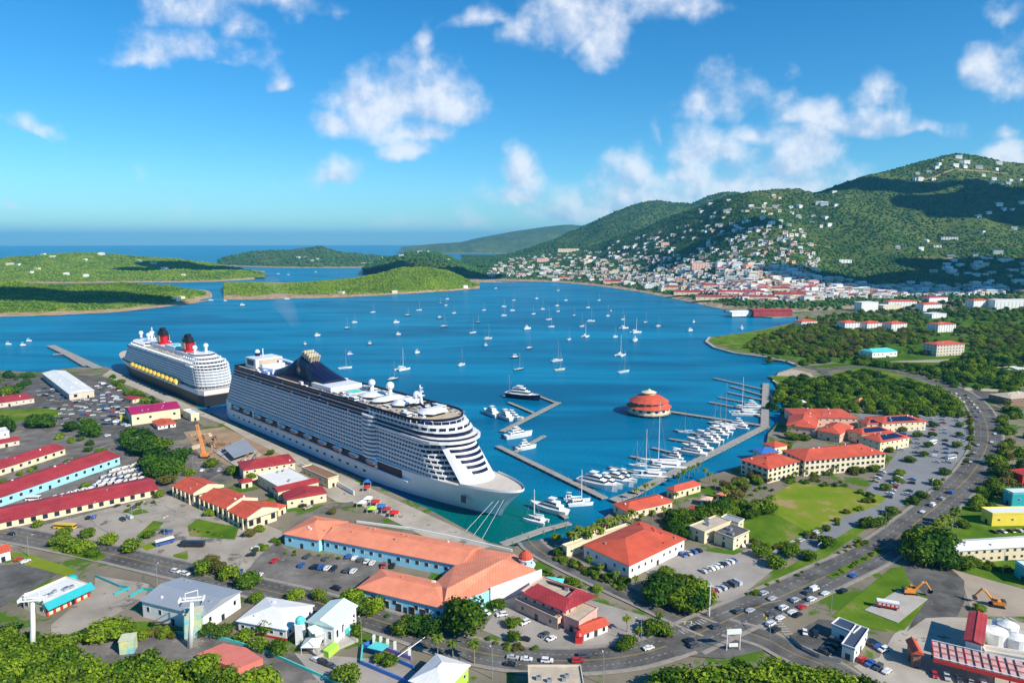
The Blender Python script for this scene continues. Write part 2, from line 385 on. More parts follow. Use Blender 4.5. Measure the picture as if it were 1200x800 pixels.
# ---------------------------------------------------------------- sea and hills
def sea_mat():
    m = bpy.data.materials.new('sea_water'); m.use_nodes = True; nt = m.node_tree; N = nt.nodes.new; L = nt.links.new
    b = nt.nodes['Principled BSDF']; g = N('ShaderNodeNewGeometry')
    mp = N('ShaderNodeMapping'); mp.inputs['Rotation'].default_value = (0, 0, R(-12)); mp.inputs['Scale'].default_value = (.0025, .011, 1); L(g.outputs['Position'], mp.inputs['Vector'])
    n = N('ShaderNodeTexNoise'); n.inputs['Scale'].default_value = 1.0; n.inputs['Detail'].default_value = 7; n.inputs['Roughness'].default_value = .6; n.inputs['Distortion'].default_value = .8; L(mp.outputs[0], n.inputs['Vector'])
    r = N('ShaderNodeValToRGB'); L(n.outputs['Fac'], r.inputs['Fac'])
    e = r.color_ramp.elements; e[0].position = .36; e[0].color = (.000, .11, .225, 1); e[1].position = .68; e[1].color = (.000, .24, .42, 1)
    # the shallow shelf by the quay and the marina is greener
    sub = N('ShaderNodeVectorMath'); sub.operation = 'DISTANCE'; L(g.outputs['Position'], sub.inputs[0]); q = G(560, 612, 0); sub.inputs[1].default_value = q
    mr = N('ShaderNodeMapRange'); mr.interpolation_type = 'SMOOTHSTEP'; L(sub.outputs['Value'], mr.inputs['Value']); mr.inputs['From Min'].default_value = 25; mr.inputs['From Max'].default_value = 75; mr.inputs['To Min'].default_value = 1; mr.inputs['To Max'].default_value = 0
    mx = N('ShaderNodeMix'); mx.data_type = 'RGBA'; L(mr.outputs[0], mx.inputs['Factor']); L(r.outputs['Color'], mx.inputs['A']); mx.inputs['B'].default_value = (.0, .12, .12, 1)
    L(mx.outputs['Result'], b.inputs['Base Color'])
    b.inputs['IOR'].default_value = 1.33; b.inputs['Specular IOR Level'].default_value = .10
    rr = N('ShaderNodeMapRange'); L(n.outputs['Fac'], rr.inputs['Value']); rr.inputs['From Min'].default_value = .3; rr.inputs['From Max'].default_value = .7; rr.inputs['To Min'].default_value = .26; rr.inputs['To Max'].default_value = .12
    L(rr.outputs[0], b.inputs['Roughness'])
    w1 = N('ShaderNodeTexNoise'); w1.inputs['Scale'].default_value = .35; w1.inputs['Detail'].default_value = 6; w1.inputs['Roughness'].default_value = .65; L(g.outputs['Position'], w1.inputs['Vector'])
    bp = N('ShaderNodeBump'); bp.inputs['Strength'].default_value = .55; bp.inputs['Distance'].default_value = 1.0; L(w1.outputs['Fac'], bp.inputs['Height']); L(bp.outputs[0], b.inputs['Normal'])
    nt.nodes.remove(b) if False else None
    d = N('ShaderNodeBsdfDiffuse'); L(mx.outputs['Result'], d.inputs['Color']); L(bp.outputs[0], d.inputs['Normal'])
    gl = N('ShaderNodeBsdfGlossy'); L(rr.outputs[0], gl.inputs['Roughness']); L(bp.outputs[0], gl.inputs['Normal'])
    fr = N('ShaderNodeFresnel'); fr.inputs['IOR'].default_value = 1.33; L(bp.outputs[0], fr.inputs['Normal']); fm = N('ShaderNodeMath'); fm.operation = 'MULTIPLY'; L(fr.outputs[0], fm.inputs[0]); fm.inputs[1].default_value = .30
    ms = N('ShaderNodeMixShader'); L(fm.outputs[0], ms.inputs[0]); L(d.outputs[0], ms.inputs[1]); L(gl.outputs[0], ms.inputs[2]); L(ms.outputs[0], nt.nodes['Material Output'].inputs['Surface'])
    return m
SEA = sea_mat()
mb = MB(); nseg = 96; RS = 46000
mb.add([(0, 0, 0)]+[(RS*math.cos(2*math.pi*k/nseg), RS*math.sin(2*math.pi*k/nseg), 0) for k in range(nseg)], [(0, 1+k, 1+(k+1) % nseg) for k in range(nseg)], SEA)
struct('sea', mb.build('sea'))

def hill_mat(name, a, b_, c):
    m = bpy.data.materials.new(name); m.use_nodes = True; nt = m.node_tree; N = nt.nodes.new; L = nt.links.new
    b = nt.nodes['Principled BSDF']; b.inputs['Roughness'].default_value = .95; b.inputs['Specular IOR Level'].default_value = .1
    g = N('ShaderNodeNewGeometry')
    n = N('ShaderNodeTexNoise'); n.inputs['Scale'].default_value = .006; n.inputs['Detail'].default_value = 9; n.inputs['Roughness'].default_value = .72; L(g.outputs['Position'], n.inputs['Vector'])
    r = N('ShaderNodeValToRGB'); L(n.outputs['Fac'], r.inputs['Fac']); e = r.color_ramp.elements
    e[0].position = .36; e[0].color = (*a, 1); e[1].position = .66; e[1].color = (*b_, 1)
    sp = N('ShaderNodeSeparateXYZ'); L(g.outputs['Position'], sp.inputs[0])
    n2 = N('ShaderNodeTexNoise'); n2.inputs['Scale'].default_value = .03; L(g.outputs['Position'], n2.inputs['Vector'])
    md = N('ShaderNodeMath'); md.operation = 'MULTIPLY_ADD'; L(n2.outputs['Fac'], md.inputs[0]); md.inputs[1].default_value = -12; L(sp.outputs[2], md.inputs[2])
    mr = N('ShaderNodeMapRange'); L(md.outputs[0], mr.inputs['Value']); mr.inputs['From Min'].default_value = -4.0; mr.inputs['From Max'].default_value = 1.5; mr.inputs['To Min'].default_value = 1; mr.inputs['To Max'].default_value = 0
    mx = N('ShaderNodeMix'); mx.data_type = 'RGBA'; L(mr.outputs[0], mx.inputs['Factor']); L(r.outputs['Color'], mx.inputs['A']); mx.inputs['B'].default_value = (*c, 1)
    L(mx.outputs['Result'], b.inputs['Base Color'])
    n3 = N('ShaderNodeTexNoise'); n3.inputs['Scale'].default_value = .05; n3.inputs['Detail'].default_value = 6; L(g.outputs['Position'], n3.inputs['Vector'])
    bp = N('ShaderNodeBump'); bp.inputs['Strength'].default_value = 1; bp.inputs['Distance'].default_value = 14; L(n3.outputs['Fac'], bp.inputs['Height']); L(bp.outputs[0], b.inputs['Normal'])
    return m
HILL = hill_mat('hill_scrub', (.030, .07, .016), (.12, .15, .035), (.40, .30, .20))
HILL2 = hill_mat('hill_grass', (.06, .13, .012), (.20, .28, .022), (.45, .30, .18))
HILLS = []; TERR = []      # (name, verts, tris)
def interp(stations, vals, x): return float(np.interp(x, stations, vals))
def loft(name, stations, lines, m, noise_amp=1.0, step=10, sub=8, seed=0, obj_name='hills', freq=260.):
    """lines: list of (py values or None, depth values, z values or None) at the stations; real points in space, lofted into one sheet"""
    xs = list(np.arange(stations[0], stations[-1]+step, step)); rows = []
    base = []
    for (pys, deps, zs) in lines:
        row = []
        for x in xs:
            if deps is None:       # on the sea or ground plane
                p = G(x, interp(stations, pys, x), 0.6)
            else:
                Y = interp(stations, deps, x)
                if pys is None: p = at_depth(x, 300, Y); p.z = interp(stations, zs, x)
                else: p = at_depth(x, interp(stations, pys, x), Y)
            row.append(p)
        base.append(row)
    nl = len(base); verts = []
    for i in range(nl-1):
        for s in range(sub if i < nl-2 else sub+1):
            t = s/sub
            for k in range(len(xs)):
                p0 = base[max(i-1, 0)][k]; p1 = base[i][k]; p2 = base[i+1][k]; p3 = base[min(i+2, nl-1)][k]
                q = p1.lerp(p2, t)
                zc = .5*((2*p1.z)+(p2.z-p0.z)*t+(2*p0.z-5*p1.z+4*p2.z-p3.z)*t*t+(3*p1.z-p0.z-3*p2.z+p3.z)*t**3)
                q.z = .5*zc+.5*q.z
                u = (i+t)
                w = math.sin(math.pi*min(1, u/(nl-1)))   # no displacement at the shore
                w *= .35+.65*abs(math.sin(math.pi*t)) if i == nl-2 or i == nl-3 else 1
                a = (1-abs(noise.noise(Vector((q.x/freq, q.y/freq/1.8, seed)))*2.0))-.75
                b = noise.noise(Vector((q.x/80, q.y/80, seed+5)))
                q.z += noise_amp*w*min(q.z, 90)*(.42*a+.10*b)
                verts.append(q)
    nr = len(verts)//len(xs); nx = len(xs); fs = []
    for r_ in range(nr-1):
        for k in range(nx-1): fs.append((r_*nx+k, r_*nx+k+1, (r_+1)*nx+k+1, (r_+1)*nx+k))
    mb = MB(); mb.add(verts, fs, m); o = mb.build(obj_name, smooth=True); struct(obj_name, o); HILLS.append(o)
    TERR.append((name, verts, fs)); return o
S = [-260, 0, 60, 140, 200, 232, 252]
loft('near island', S, [([380,371,369.5,365.5,358.5,354.5,351], None, None), ([362,356,354,352,350,351,350], [1640,1600,1640,1700,1800,1900,1960], None),
     ([336,330,334,331,335,343,349], [1950,1900,1920,1950,1960,1980,2000], None), (None, [2400]*7, [-3]*7)], HILL2, .7, seed=3, freq=180, obj_name='near_island')
S = [-300, 0, 30, 90, 150, 180, 210, 250, 285, 306]
loft('middle island', S, [([337,334,332,332,331,331,331,330,328,326], None, None), ([322,318,318,318,318,318,318,319,322,325], [3000]*10, None),
     ([306,303,299.5,296.5,297,300,303,307,315,323], [3500]*8+[3250,3100], None), (None, [4200]*10, [-5]*10)], HILL2, .8, seed=9, obj_name='middle_island')
S = [256, 268, 300, 340, 375, 395, 430, 470, 520]
loft('far island', S, [([311,312,313,314,314,314,314,314,314], None, None), ([307,302,300,299,297,302,305,308,310], [5200]*9, None),
     ([305,300,294.5,292.5,288.5,295,297.5,303,308], [5800]*9, None), (None, [6800]*9, [-5]*9)], HILL, .8, seed=12, obj_name='far_island')
S = [262, 290, 330, 370, 410, 440, 470, 500, 525, 545, 556]
loft('centre hill', S, [([351,351,350,349.5,348,346.5,344.5,342.5,341,339.5,338], None, None), ([343,342,343,341,338,334,330,328,329,333,336], [2080,2080,2100,2120,2150,2200,2250,2300,2350,2400,2420], None),
     ([336,333,337,331,327,321,313.5,312,317,326,334.5], [2250,2250,2260,2300,2400,2450,2500,2550,2550,2500,2450], None), (None, [2900]*11, [-4]*11)], HILL2, .6, seed=21, freq=200, obj_name='round_hill')
S = [425, 440, 470, 500, 520, 545, 570, 600]
loft('back hill', S, [([316,318,322,325,328,330,331,331], None, None), ([315.5,311,305,304,305,314,322,326], [3300]*8, None),
     ([315,307,298,294.5,297.5,309,318,322], [3700]*8, None), (None, [4400]*8, [-4]*8)], HILL, .7, seed=31, obj_name='back_hill')
S = [470, 505, 540, 560, 600, 640, 665, 700, 760]
loft('headland', S, [([297]*9, None, None), ([290,288,287,284,280,276,275,274,275], [10500]*9, None),
     ([290,286,284,279,271.5,265.5,263,266,270], [11500]*9, None), (None, [14000]*9, [-5]*9)], HILL, .5, seed=41, freq=900, obj_name='far_headland')
S = [560, 600, 650, 690, 720, 745, 765, 790, 810, 830, 850, 880, 930, 1000]
loft('middle mountain', S, [([312]*14, [3900]*14, None), ([307,302,293,286,280,275,273,272,271,265,262,262,262,262], [4600]*14, None),
     ([303,297,280.5,262,247.5,239.5,234.5,237.5,237.5,228,224,226,232,240], [5600]*14, None), (None, [7000]*14, [0]*14)], HILL, 1.2, seed=51, freq=420, obj_name='middle_mountain')
S = [540, 600, 650, 700, 750, 800, 850, 880, 910, 935, 955, 985, 1020, 1060, 1090, 1120, 1150, 1180, 1220, 1320, 1500, 1800]
L0 = [328,329.5,330.5,335,342,352,363,367,367,367,366,364,361,358,356,355,354,353,352,351,350,350]
d0 = [G(x, y, 2).y for x, y in zip(S, L0)]
L1_ = [321,322,322,325,329,334,340,343,344,344,343,342,340,337,335,333,331,330,328,326,325,325]
L2_ = [316,314,312,312,311,309,305,303,302,303,304,304,303,300,297,294,291,288,285,282,280,282]
L3_ = [312,308,304,298,288,276,262,257,256,258,259,256,252,246,241,236,232,229,228,230,240,260]
L4_ = [309,303.5,296,285,268,248,228,225.5,220.5,221.5,226.5,214.5,205,195,186.5,179.5,183,190.5,195,203,225,255]
def add(a, b): return [x+b for x in a]
loft('mountain', S, [(L0, None, None), (L1_, add(d0, 330), None), (L2_, add(d0, 760), None), (L3_, add(d0, 1200), None), (L4_, add(d0, 1650), None), (None, add(d0, 2600), [60]*22)],
     HILL, 1.0, step=7, sub=9, seed=77, freq=330, obj_name='mountain')

# scrub and tree cover on the hills: far too many to count
BVHS = {n: BVHTree.FromPolygons(v, f) for n, v, f in TERR}
camv = Vector((0, 0, CAM_Z))
def hit(px, py, names=('mountain',)):
    d = Vector(ray(px, py)).normalized(); best = None
    for n in names:
        l, nn, i, dist = BVHS[n].ray_cast(camv, d)
        if l is not None and (best is None or dist < best[1]): best = (l, dist)
    return best[0] if best else None
ico_v = []; ico_f = []
def make_ico():
    t = (1+5**.5)/2
    v = [(-1,t,0),(1,t,0),(-1,-t,0),(1,-t,0),(0,-1,t),(0,1,t),(0,-1,-t),(0,1,-t),(t,0,-1),(t,0,1),(-t,0,-1),(-t,0,1)]
    f = [(0,11,5),(0,5,1),(0,1,7),(0,7,10),(0,10,11),(1,5,9),(5,11,4),(11,10,2),(10,7,6),(7,1,8),(3,9,4),(3,4,2),(3,2,6),(3,6,8),(3,8,9),(4,9,5),(2,4,11),(6,2,10),(8,6,7),(9,8,1)]
    return np.array(v)/math.sqrt(1+t*t), np.array(f)
IV, IF = make_ico()
def clumps(name, pts, sizes, m, label, cat='trees', flat=.75, jitter=.35, seed=1):
    rng = np.random.default_rng(seed); P_ = np.array([tuple(p) for p in pts]); n = len(P_); s = np.array(sizes)
    k = len(IV); V = np.repeat(IV[None], n, 0)*(1+rng.uniform(-jitter, jitter, (n, k, 1)))
    ang = rng.uniform(0, 6.28, n); ca, sa = np.cos(ang)[:, None], np.sin(ang)[:, None]
    X = V[..., 0]*ca-V[..., 1]*sa; Y = V[..., 0]*sa+V[..., 1]*ca
    V = np.stack([X, Y, V[..., 2]*flat], -1)*s[:, None, None]*.5 + P_[:, None, :]; V[..., 2] += (s*flat*.3)[:, None]
    F = (IF[None]+(np.arange(n)*k)[:, None, None]).reshape(-1, 3)
    me = bpy.data.meshes.new(name); me.vertices.add(n*k); me.vertices.foreach_set('co', V.reshape(-1))
    me.loops.add(len(F)*3); me.loops.foreach_set('vertex_index', F.reshape(-1)); me.polygons.add(len(F)); me.polygons.foreach_set('loop_start', np.arange(len(F))*3)
    me.materials.append(m); me.update(calc_edges=True)
    o = link(name, me); return tag(o, label, cat, kind='stuff')
def scatter_terrain(name, count, seed, zmin=4, keep=None):
    rng = random.Random(seed); v, f = next((v, f) for n, v, f in TERR if n == name)
    tri = []; ar = []
    for q in f:
        a, b, c, d = (v[i] for i in q)
        n = (b-a).cross(d-a); cen = (a+b+c+d)/4
        if n.z < 0: n = -n
        if n.dot(camv-cen) < 0 or cen.z < zmin: continue
        px = 600+cen.x/cen.y*FOC
        if not -140 < px < 1340: continue
        tri.append((a, b, c, d)); ar.append(n.length/math.sqrt(cen.y))
    out = []
    for (a, b, c, d) in rng.choices(tri, ar, k=count):
        u, w = rng.random(), rng.random(); p = a.lerp(b, u).lerp(d.lerp(c, u), w)
        if p.z > zmin and (keep is None or keep(p)): out.append(p)
    return out
HL1 = leaf_mat('hill_leaves', (.010, .052, .016), (.060, .145, .034), .012, .1)
HL2 = leaf_mat('hill_leaves_bright', (.05, .12, .010), (.20, .29, .022), .012, .1)
for nm, cnt, m, sz, lab in (('mountain', 36000, HL1, (5, 11), 'dark green bush and tree cover over the big mountain slope above the town'),
                       ('middle mountain', 8000, HL1, (10, 19), 'hazy green tree cover on the second mountain behind the town'),
                       ('near island', 9000, HL2, (3, 7), 'bright green scrub covering the low island at far left'),
                       ('middle island', 8000, HL2, (5, 11), 'green scrub over the house-dotted island behind the first one'),
                       ('centre hill', 9000, HL2, (3.5, 7.5), 'bright green scrub on the round hill across the harbour'),
                       ('back hill', 1800, HL1, (9, 18), 'darker scrub on the hill behind the bright round hill'),
                       ('far island', 1200, HL1, (14, 26), 'hazy scrub on the farthest low island')):
    pts = scatter_terrain(nm, cnt, len(nm), keep=lambda p: noise.noise(p/(150 if 'mount' in nm else 70)) < .22 or noise.noise(p/20) > .1)
    clumps('bush_cover', pts, [random.uniform(*sz) for _ in pts], m, lab, 'bushes', seed=len(nm), flat=.6)

# ---------------------------------------------------------------- haze
mb = MB(); mb.box(-47000, 47000, -47000, 47000, -8, 790, None)
hz = mb.mats; me = mb.mesh('haze'); 
hm = bpy.data.materials.new('haze_air'); hm.use_nodes = True; nt = hm.node_tree; nt.nodes.clear()
pv = nt.nodes.new('ShaderNodeVolumePrincipled'); pv.inputs['Color'].default_value = (.14, .60, 1, 1); pv.inputs['Density'].default_value = 4.0e-5; pv.inputs['Anisotropy'].default_value = 0.0
ou = nt.nodes.new('ShaderNodeOutputMaterial'); nt.links.new(pv.outputs[0], ou.inputs['Volume'])
me.materials.clear(); me.materials.append(hm)
tag(link('haze', me), 'thin blue sea haze over the whole harbour', None, kind='stuff')

# ---------------------------------------------------------------- low land by the harbour
DD = Vector((.7061, -.7081, 0)); DN = Vector((.7081, .7061, 0))     # along the quay, out to the water
Q0 = Vector((-261, 601, 0))
def Qp(s, t=0, z=0): p = Q0+DD*s+DN*t; p.z = z; return p
quay_far = Qp(-360, -3); quay_near = Qp(362, -9)
shore = [Vector((-2600, 1150, 0)), G(-300, 440), G(0, 434), G(45, 436), G(72, 432), G(92, 430), G(118, 431), quay_far, Qp(-10, -3), Qp(15, -3), Qp(300, -3), quay_near,
         G(600, 640), G(640, 634), G(655, 640), G(668, 630), G(700, 612), G(722, 596), G(745, 594), G(790, 572), G(835, 556), G(872, 545), G(898, 524), G(900, 508), G(914, 492), G(921, 475), G(915, 458), G(907, 446),
         G(912, 436), G(928, 431), G(937, 428), G(925, 424), G(900, 418.5), G(862, 413.5), G(838, 407), G(828, 400), G(832, 395), G(845, 393), G(870, 390), G(893, 386), G(915, 381), G(937, 376), G(934, 370), G(905, 372), G(868, 368.5), G(850, 365)]
land_poly = shore+[G(850, 345), G(1000, 345), G(1200, 340), G(1800, 335), Vector((2600, -500, 2)), Vector((-2600, -500, 2))]
lp2 = [(p.x, p.y) for p in land_poly]
GROUND = mat('ground_earth', (.15, .135, .105), .95, .1, .02, coords='World', col2=(.27, .23, .17), bump=.3, bscale=.8, spec=0, blot=((.075, .15, .015), .045, .52))
mb = MB(); mb.prism(lp2, -4, 2, GROUND); struct('ground', mb.build('ground'))
PZ = [0]
def patch(name, pts, z, m, kind='structure'):
    w = [(p.x, p.y) for p in (q if isinstance(q, Vector) else G(q[0], q[1]) for q in pts)]
    PZ[0] += .0035; z += PZ[0]; mb = MB(); mb.prism(w, z-.02, z, m); o = mb.build(name)
    return tag(o, None, None, kind=kind)
# rubble edge of the peninsula and coves
mb = MB(); strip(mb, [G(937, 429), G(925, 424), G(900, 418.5), G(862, 413.5), G(838, 407), G(828, 400), G(832, 395)], -1.5, 2.5, 2.5, CONC, 0); mb.build('sea_wall')
tag(bpy.data.objects['sea_wall'], 'pale concrete sea wall edging the green peninsula at right', 'sea wall')
patch('cove_sand', [(905,446),(912,437),(928,432),(950,437),(958,446),(935,452),(918,452)], 2.03, mat('sand', (.42,.35,.26), .95, .12, .05, coords='World'))
patch('quay_apron', [Qp(-330,-4), Qp(355,-9), G(575,640), G(540,650), G(465,612), G(420,590), G(395,588), G(350,560), G(300,520), G(262,497), G(215,480), G(160,455), G(120,440)], 2.04, DOCKC)
patch('parking_lot', [(0,440),(60,437),(120,441),(165,460),(215,484),(240,500),(215,515),(150,520),(90,500),(0,500)], 2.035, ASPH)
patch('parking_lot', [(0,500),(90,500),(150,520),(225,520),(260,540),(275,560),(225,575),(185,590),(0,640)], 2.03, ASPH2)
patch('boat_yard', [(75,585),(185,545),(190,565),(100,600)], 2.045, ASPH)
patch('plaza', [(0,628),(188,580),(240,585),(330,622),(334,645),(285,672),(230,662),(120,640),(0,640)], 2.05, mat('paved_plaza', (.34,.30,.25), .95, .2, .06, coords='World', bump=.2, bscale=2, spec=0, blot=((.16, .14, .125), .08, .56)))
patch('construction_ground', [(215,506),(262,500),(345,540),(330,548),(275,548),(232,530)], 2.06, EARTH)
patch('parking_lot', [(288,668),(330,640),(352,652),(376,650),(450,662),(444,672),(418,690),(405,699),(345,690),(300,682)], 2.055, ASPH2)
patch('parking_lot', [(565,738),(592,700),(628,684),(648,690),(792,732),(752,756),(690,764),(630,764)], 2.055, mat('pale_lot', (.32,.285,.25), .9, .2, .05, coords='World', bump=.2, bscale=2))
patch('parking_lot', [(742,664),(780,655),(822,645),(860,650),(885,640),(925,652),(862,703),(825,704),(790,684)], 2.055, mat('pale_lot', (.2,.2,.2)))
patch('parking_lot', [(1002,486),(1060,482),(1128,486),(1138,510),(1128,535),(1105,562),(1060,592),(1005,618),(950,655),(918,655),(905,660),(920,645),(985,600),(1012,578),(1040,545),(1058,520)], 2.055, mat('cool_asphalt', (.20,.205,.21), .9, .16, .04, coords='World', bump=.2, bscale=2))
patch('lot', [(1052,664),(1080,655),(1110,662),(1130,680),(1130,705),(1122,722),(1085,724),(1062,740),(1088,700)], 2.06, ASPH)
patch('depot_yard', [(1048,742),(1086,722),(1150,724),(1250,735),(1400,840),(1100,980),(1000,860),(1025,800),(1000,780),(1030,770)], 2.05, DOCKC)
patch('lot', [(925,745),(960,725),(985,728),(1000,775),(985,776),(945,762)], 2.06, ASPH)
patch('dirt_road', [(1110,664),(1150,675),(1200,690),(1400,735),(1400,780),(1200,722),(1140,722),(1130,690)], 2.045, mat('pale_dirt', (.36,.29,.22), .95, .15, .05, coords='World', bump=.2))
patch('lot', [(-200,690),(0,662),(35,660),(68,672),(0,712),(-200,760)], 2.055, ASPH)
patch('forecourt', [(60,732),(110,690),(112,674),(175,684),(170,700),(110,735),(60,755)], 2.06, mat('paved_plaza', (.24,.21,.19)))
patch('lot', [(80,752),(200,738),(300,748),(400,790),(420,810),(180,790),(90,775)], 2.06, ASPH2)
patch('lot', [(345,765),(480,775),(500,812),(400,830)], 2.06, mat('pale_lot', (.2,.2,.2)))
patch('lot', [(1140,458),(1200,455),(1200,470),(1150,468)], 2.05, ASPH)
patch('beach_lot', [(1010,425),(1040,417),(1065,405),(1100,412),(1125,417),(1095,427),(1050,424)], 2.06, mat('pale_dirt', (.3,.3,.3)))
# lawns
UNDER = mat('undergrowth', (.03, .085, .008), .95, 0, .03, coords='World', col2=(.10, .18, .02), spec=0, bump=.5, bscale=1, blot=((.26, .22, .15), .03, .63))
for pts, m in (([(865,612),(905,580),(930,566),(985,570),(1040,582),(1030,592),(985,606),(935,632),(895,640),(880,625)], DRYG),
               ([(865,602),(905,600),(950,625),(915,640),(880,632)], GRASS),
               ([(842,712),(880,690),(910,672),(965,640),(1010,612),(1020,616),(965,655),(905,685),(855,716)], GRASS),
               ([(975,722),(1045,665),(1058,664),(1070,690),(1085,705),(1060,738),(1040,740),(1000,732)], GRASS),
               ([(1062,640),(1110,610),(1145,600),(1250,625),(1250,640),(1120,640),(1200,690),(1150,668),(1090,654)], GRASS),
               ([(1108,630),(1125,650),(1120,668),(1200,690),(1300,720),(1300,680),(1200,660)], GRASS),
               ([(1120,585),(1145,560),(1165,570),(1180,600),(1250,640),(1130,612)], GRASS),
               ([(220,616),(232,608),(280,618),(275,632),(222,628)], GRASS),
               ([(160,628),(180,610),(192,612),(176,630),(165,632)], GRASS),
               ([(5,648),(30,648),(90,668),(82,676),(30,662)], DRYG), ([(165,640),(178,635),(185,640),(172,645)], DRYG),
               ([(203,650),(220,645),(220,655),(205,656)], GRASS), ([(845,455),(870,405),(830,398)], GRASS),
               ([(829,398),(850,394),(893,387),(937,378),(990,372),(1010,385),(940,424),(870,411),(836,403)], GRASS),
               ([(150,600),(165,596),(175,600),(155,604)], GRASS), ([(0,480),(70,478),(70,490),(0,495)], GRASS),
               ([(900,440),(960,442),(1010,430),(1110,445),(1130,470),(1000,478),(920,476),(915,450)], GRASS),
               ([(930,430),(1010,424),(1120,425),(1300,400),(1300,450),(1140,455),(1110,440),(1050,432)], UNDER),
               ([(940,378),(1000,372),(1200,362),(1500,360),(1500,410),(1130,420),(1000,425),(900,420)], UNDER),
               ([(-200,748),(80,744),(92,774),(180,782),(300,795),(400,815),(400,900),(-300,900)], GRASS), ([(70,748),(110,732),(170,728),(215,738),(205,744),(120,750)], GRASS)):
    w = [(p.x, p.y) for p in (G(x, y) for x, y in pts)]
    lawn_z = 2.16+.006*len([o for o in COL.objects if o.name.startswith('lawn')])
    if len(w) < 4: continue
    mb = MB(); mb.prism(w, 2.03, lawn_z, m); tag(mb.build('lawn'), None, None, kind='structure')
# roads cut into the mountain
for pts in ([(880, 292), (905, 291), (930, 289), (955, 287), (972, 290)], [(1075, 301), (1092, 302), (1108, 303), (1120, 301)], [(760, 262), (800, 254), (840, 247), (880, 243), (915, 240)], [(700, 300), (740, 294), (780, 284), (830, 279), (880, 270)], [(1060, 213), (1100, 205), (1140, 200), (1180, 203)], [(640, 312), (700, 308), (760, 304), (830, 298)]):
    line = [q for q in (hit(x, y) for x, y in pts) if q is not None]
    if len(line) < 3: continue
    line = smooth_line(line, 10); mb = MB(); ns = offsets(line); vs = []
    for p, n in zip(line, ns):
        h0 = BVHS['mountain'].ray_cast(Vector((p.x, p.y, 900)), Vector((0, 0, -1)))[0]; zz = (h0.z if h0 else p.z)+3.5
        a, b2 = p-n*5, p+n*5; vs += [(a.x, a.y, zz-1.5), (b2.x, b2.y, zz-1.5), (a.x, a.y, zz-9)]
    mb.add(vs, [(3*i, 3*i+3, 3*i+4, 3*i+1) for i in range(len(line)-1)]+[(3*i+2, 3*i+5, 3*i+3, 3*i) for i in range(len(line)-1)], EARTH); struct('hill_road', mb.build('hill_road'))
# roads
def road(name, pts, width, z=2.32, m=ASPH, walk=0, dashes=True, centre='yellow', n=8):
    line = smooth_line([G(x, y) for x, y in pts], n); mb = MB(); strip(mb, line, -width/2, width/2, z, m, z-.04)
    struct(name, mb.build(name))
    if walk:
        mb = MB()
        for sgn in (-1, 1): strip(mb, line, sgn*width/2, sgn*(width/2+walk), z+.12, PAVE, z-.1)
        struct('pavement', mb.build('pavement'))
    if dashes:
        mb = MB(); L_ = 0
        for i in range(len(line)-1):
            a, b = line[i], line[i+1]; seg = (b-a).length; k = max(1, int(seg/9))
            for j in range(k):
                p = a.lerp(b, j/k); q = a.lerp(b, (j+.42)/k)
                for off in ([-width/4, width/4] if width > 14 else []): strip(mb, [p, q], off-.09, off+.09, z+.008, LINE)
        strip(mb, line, -.28, -.12, z+.008, LINEY); strip(mb, line, .12, .28, z+.008, LINEY)
        for sgn in (-1, 1): strip(mb, line, sgn*(width/2-.45), sgn*(width/2-.3), z+.008, LINE)
        struct('lane_marking', mb.build('lane_marking'))
    return line
W_LINE = road('road', [(-220,594),(-80,612),(0,624),(60,635),(120,647),(180,661),(240,675),(300,689),(360,703),(420,720),(480,739),(530,756),(580,768),(640,774),(700,773),(750,766),(800,751)], 15, walk=1.6)
W2 = road('road', [(800,751),(850,728),(900,706),(960,679),(1030,645),(1078,609),(1112,581),(1141,552),(1157,520),(1155,494),(1142,472),(1120,457),(1090,446),(1060,438)], 19, 2.34, walk=1.6)
road('road', [(832,738),(790,721),(750,702),(710,684),(662,661),(637,648),(626,640),(621,634)], 11, 2.33, walk=1.5)
road('road', [(1060,438),(1035,433),(1000,430),(965,433),(948,431),(935,424),(900,421)], 9, 2.33, walk=0)
road('road', [(975,443),(962,434),(948,430)], 9, 2.35, dashes=False)
road('road', [(850,735),(895,748),(930,766),(975,785),(1040,830)], 12, 2.335, walk=1.5)
road('road', [(300,686),(305,660),(330,636),(372,600),(415,590)], 7, 2.30, m=ASPH2, dashes=False)
road('road', [(335,548),(310,560),(270,550),(240,560),(232,575)], 8, 2.305, m=ASPH, dashes=False)
patch('junction', [(770,744),(812,714),(870,705),(912,730),(905,760),(850,772),(790,768)], 2.262, ASPH)
mb = MB()    # crossing and give-way paint, arrows of stripes
def stripes(a, b, n, w, l, m=LINE, z=2.42):
    a = G(*a); b = G(*b); d = (b-a); ln = d.length; d.normalize(); nn = Vector((-d.y, d.x, 0))
    for i in range(n):
        c = a+d*(ln*(i+.5)/n); vs = [c-d*w/2-nn*l/2, c+d*w/2-nn*l/2, c+d*w/2+nn*l/2, c-d*w/2+nn*l/2]
        mb.add([(p.x, p.y, z) for p in vs], [(0, 1, 2, 3)], m)
stripes((797,742),(826,727),9,.5,3.2); stripes((762,712),(795,700),8,.5,3); stripes((905,722),(925,745),8,.5,3.5); stripes((858,716),(905,706),2,20,.25); stripes((770,735),(800,728),1,11,.5)
struct('road_marking', mb.build('road_marking'))
# planted median of the dual carriageway
mb = MB(); med = smooth_line([G(972,677), G(1000,662), G(1030,646)], 6); strip(mb, med, -1.6, 1.6, 2.5, GRASS, 2.2); struct('median', mb.build('median'))
mb = MB(); med = smooth_line([G(60,640), G(90,648), G(120,655)], 6); strip(mb, med, -3, 3, 2.5, GRASS, 2.2); struct('median', mb.build('median'))
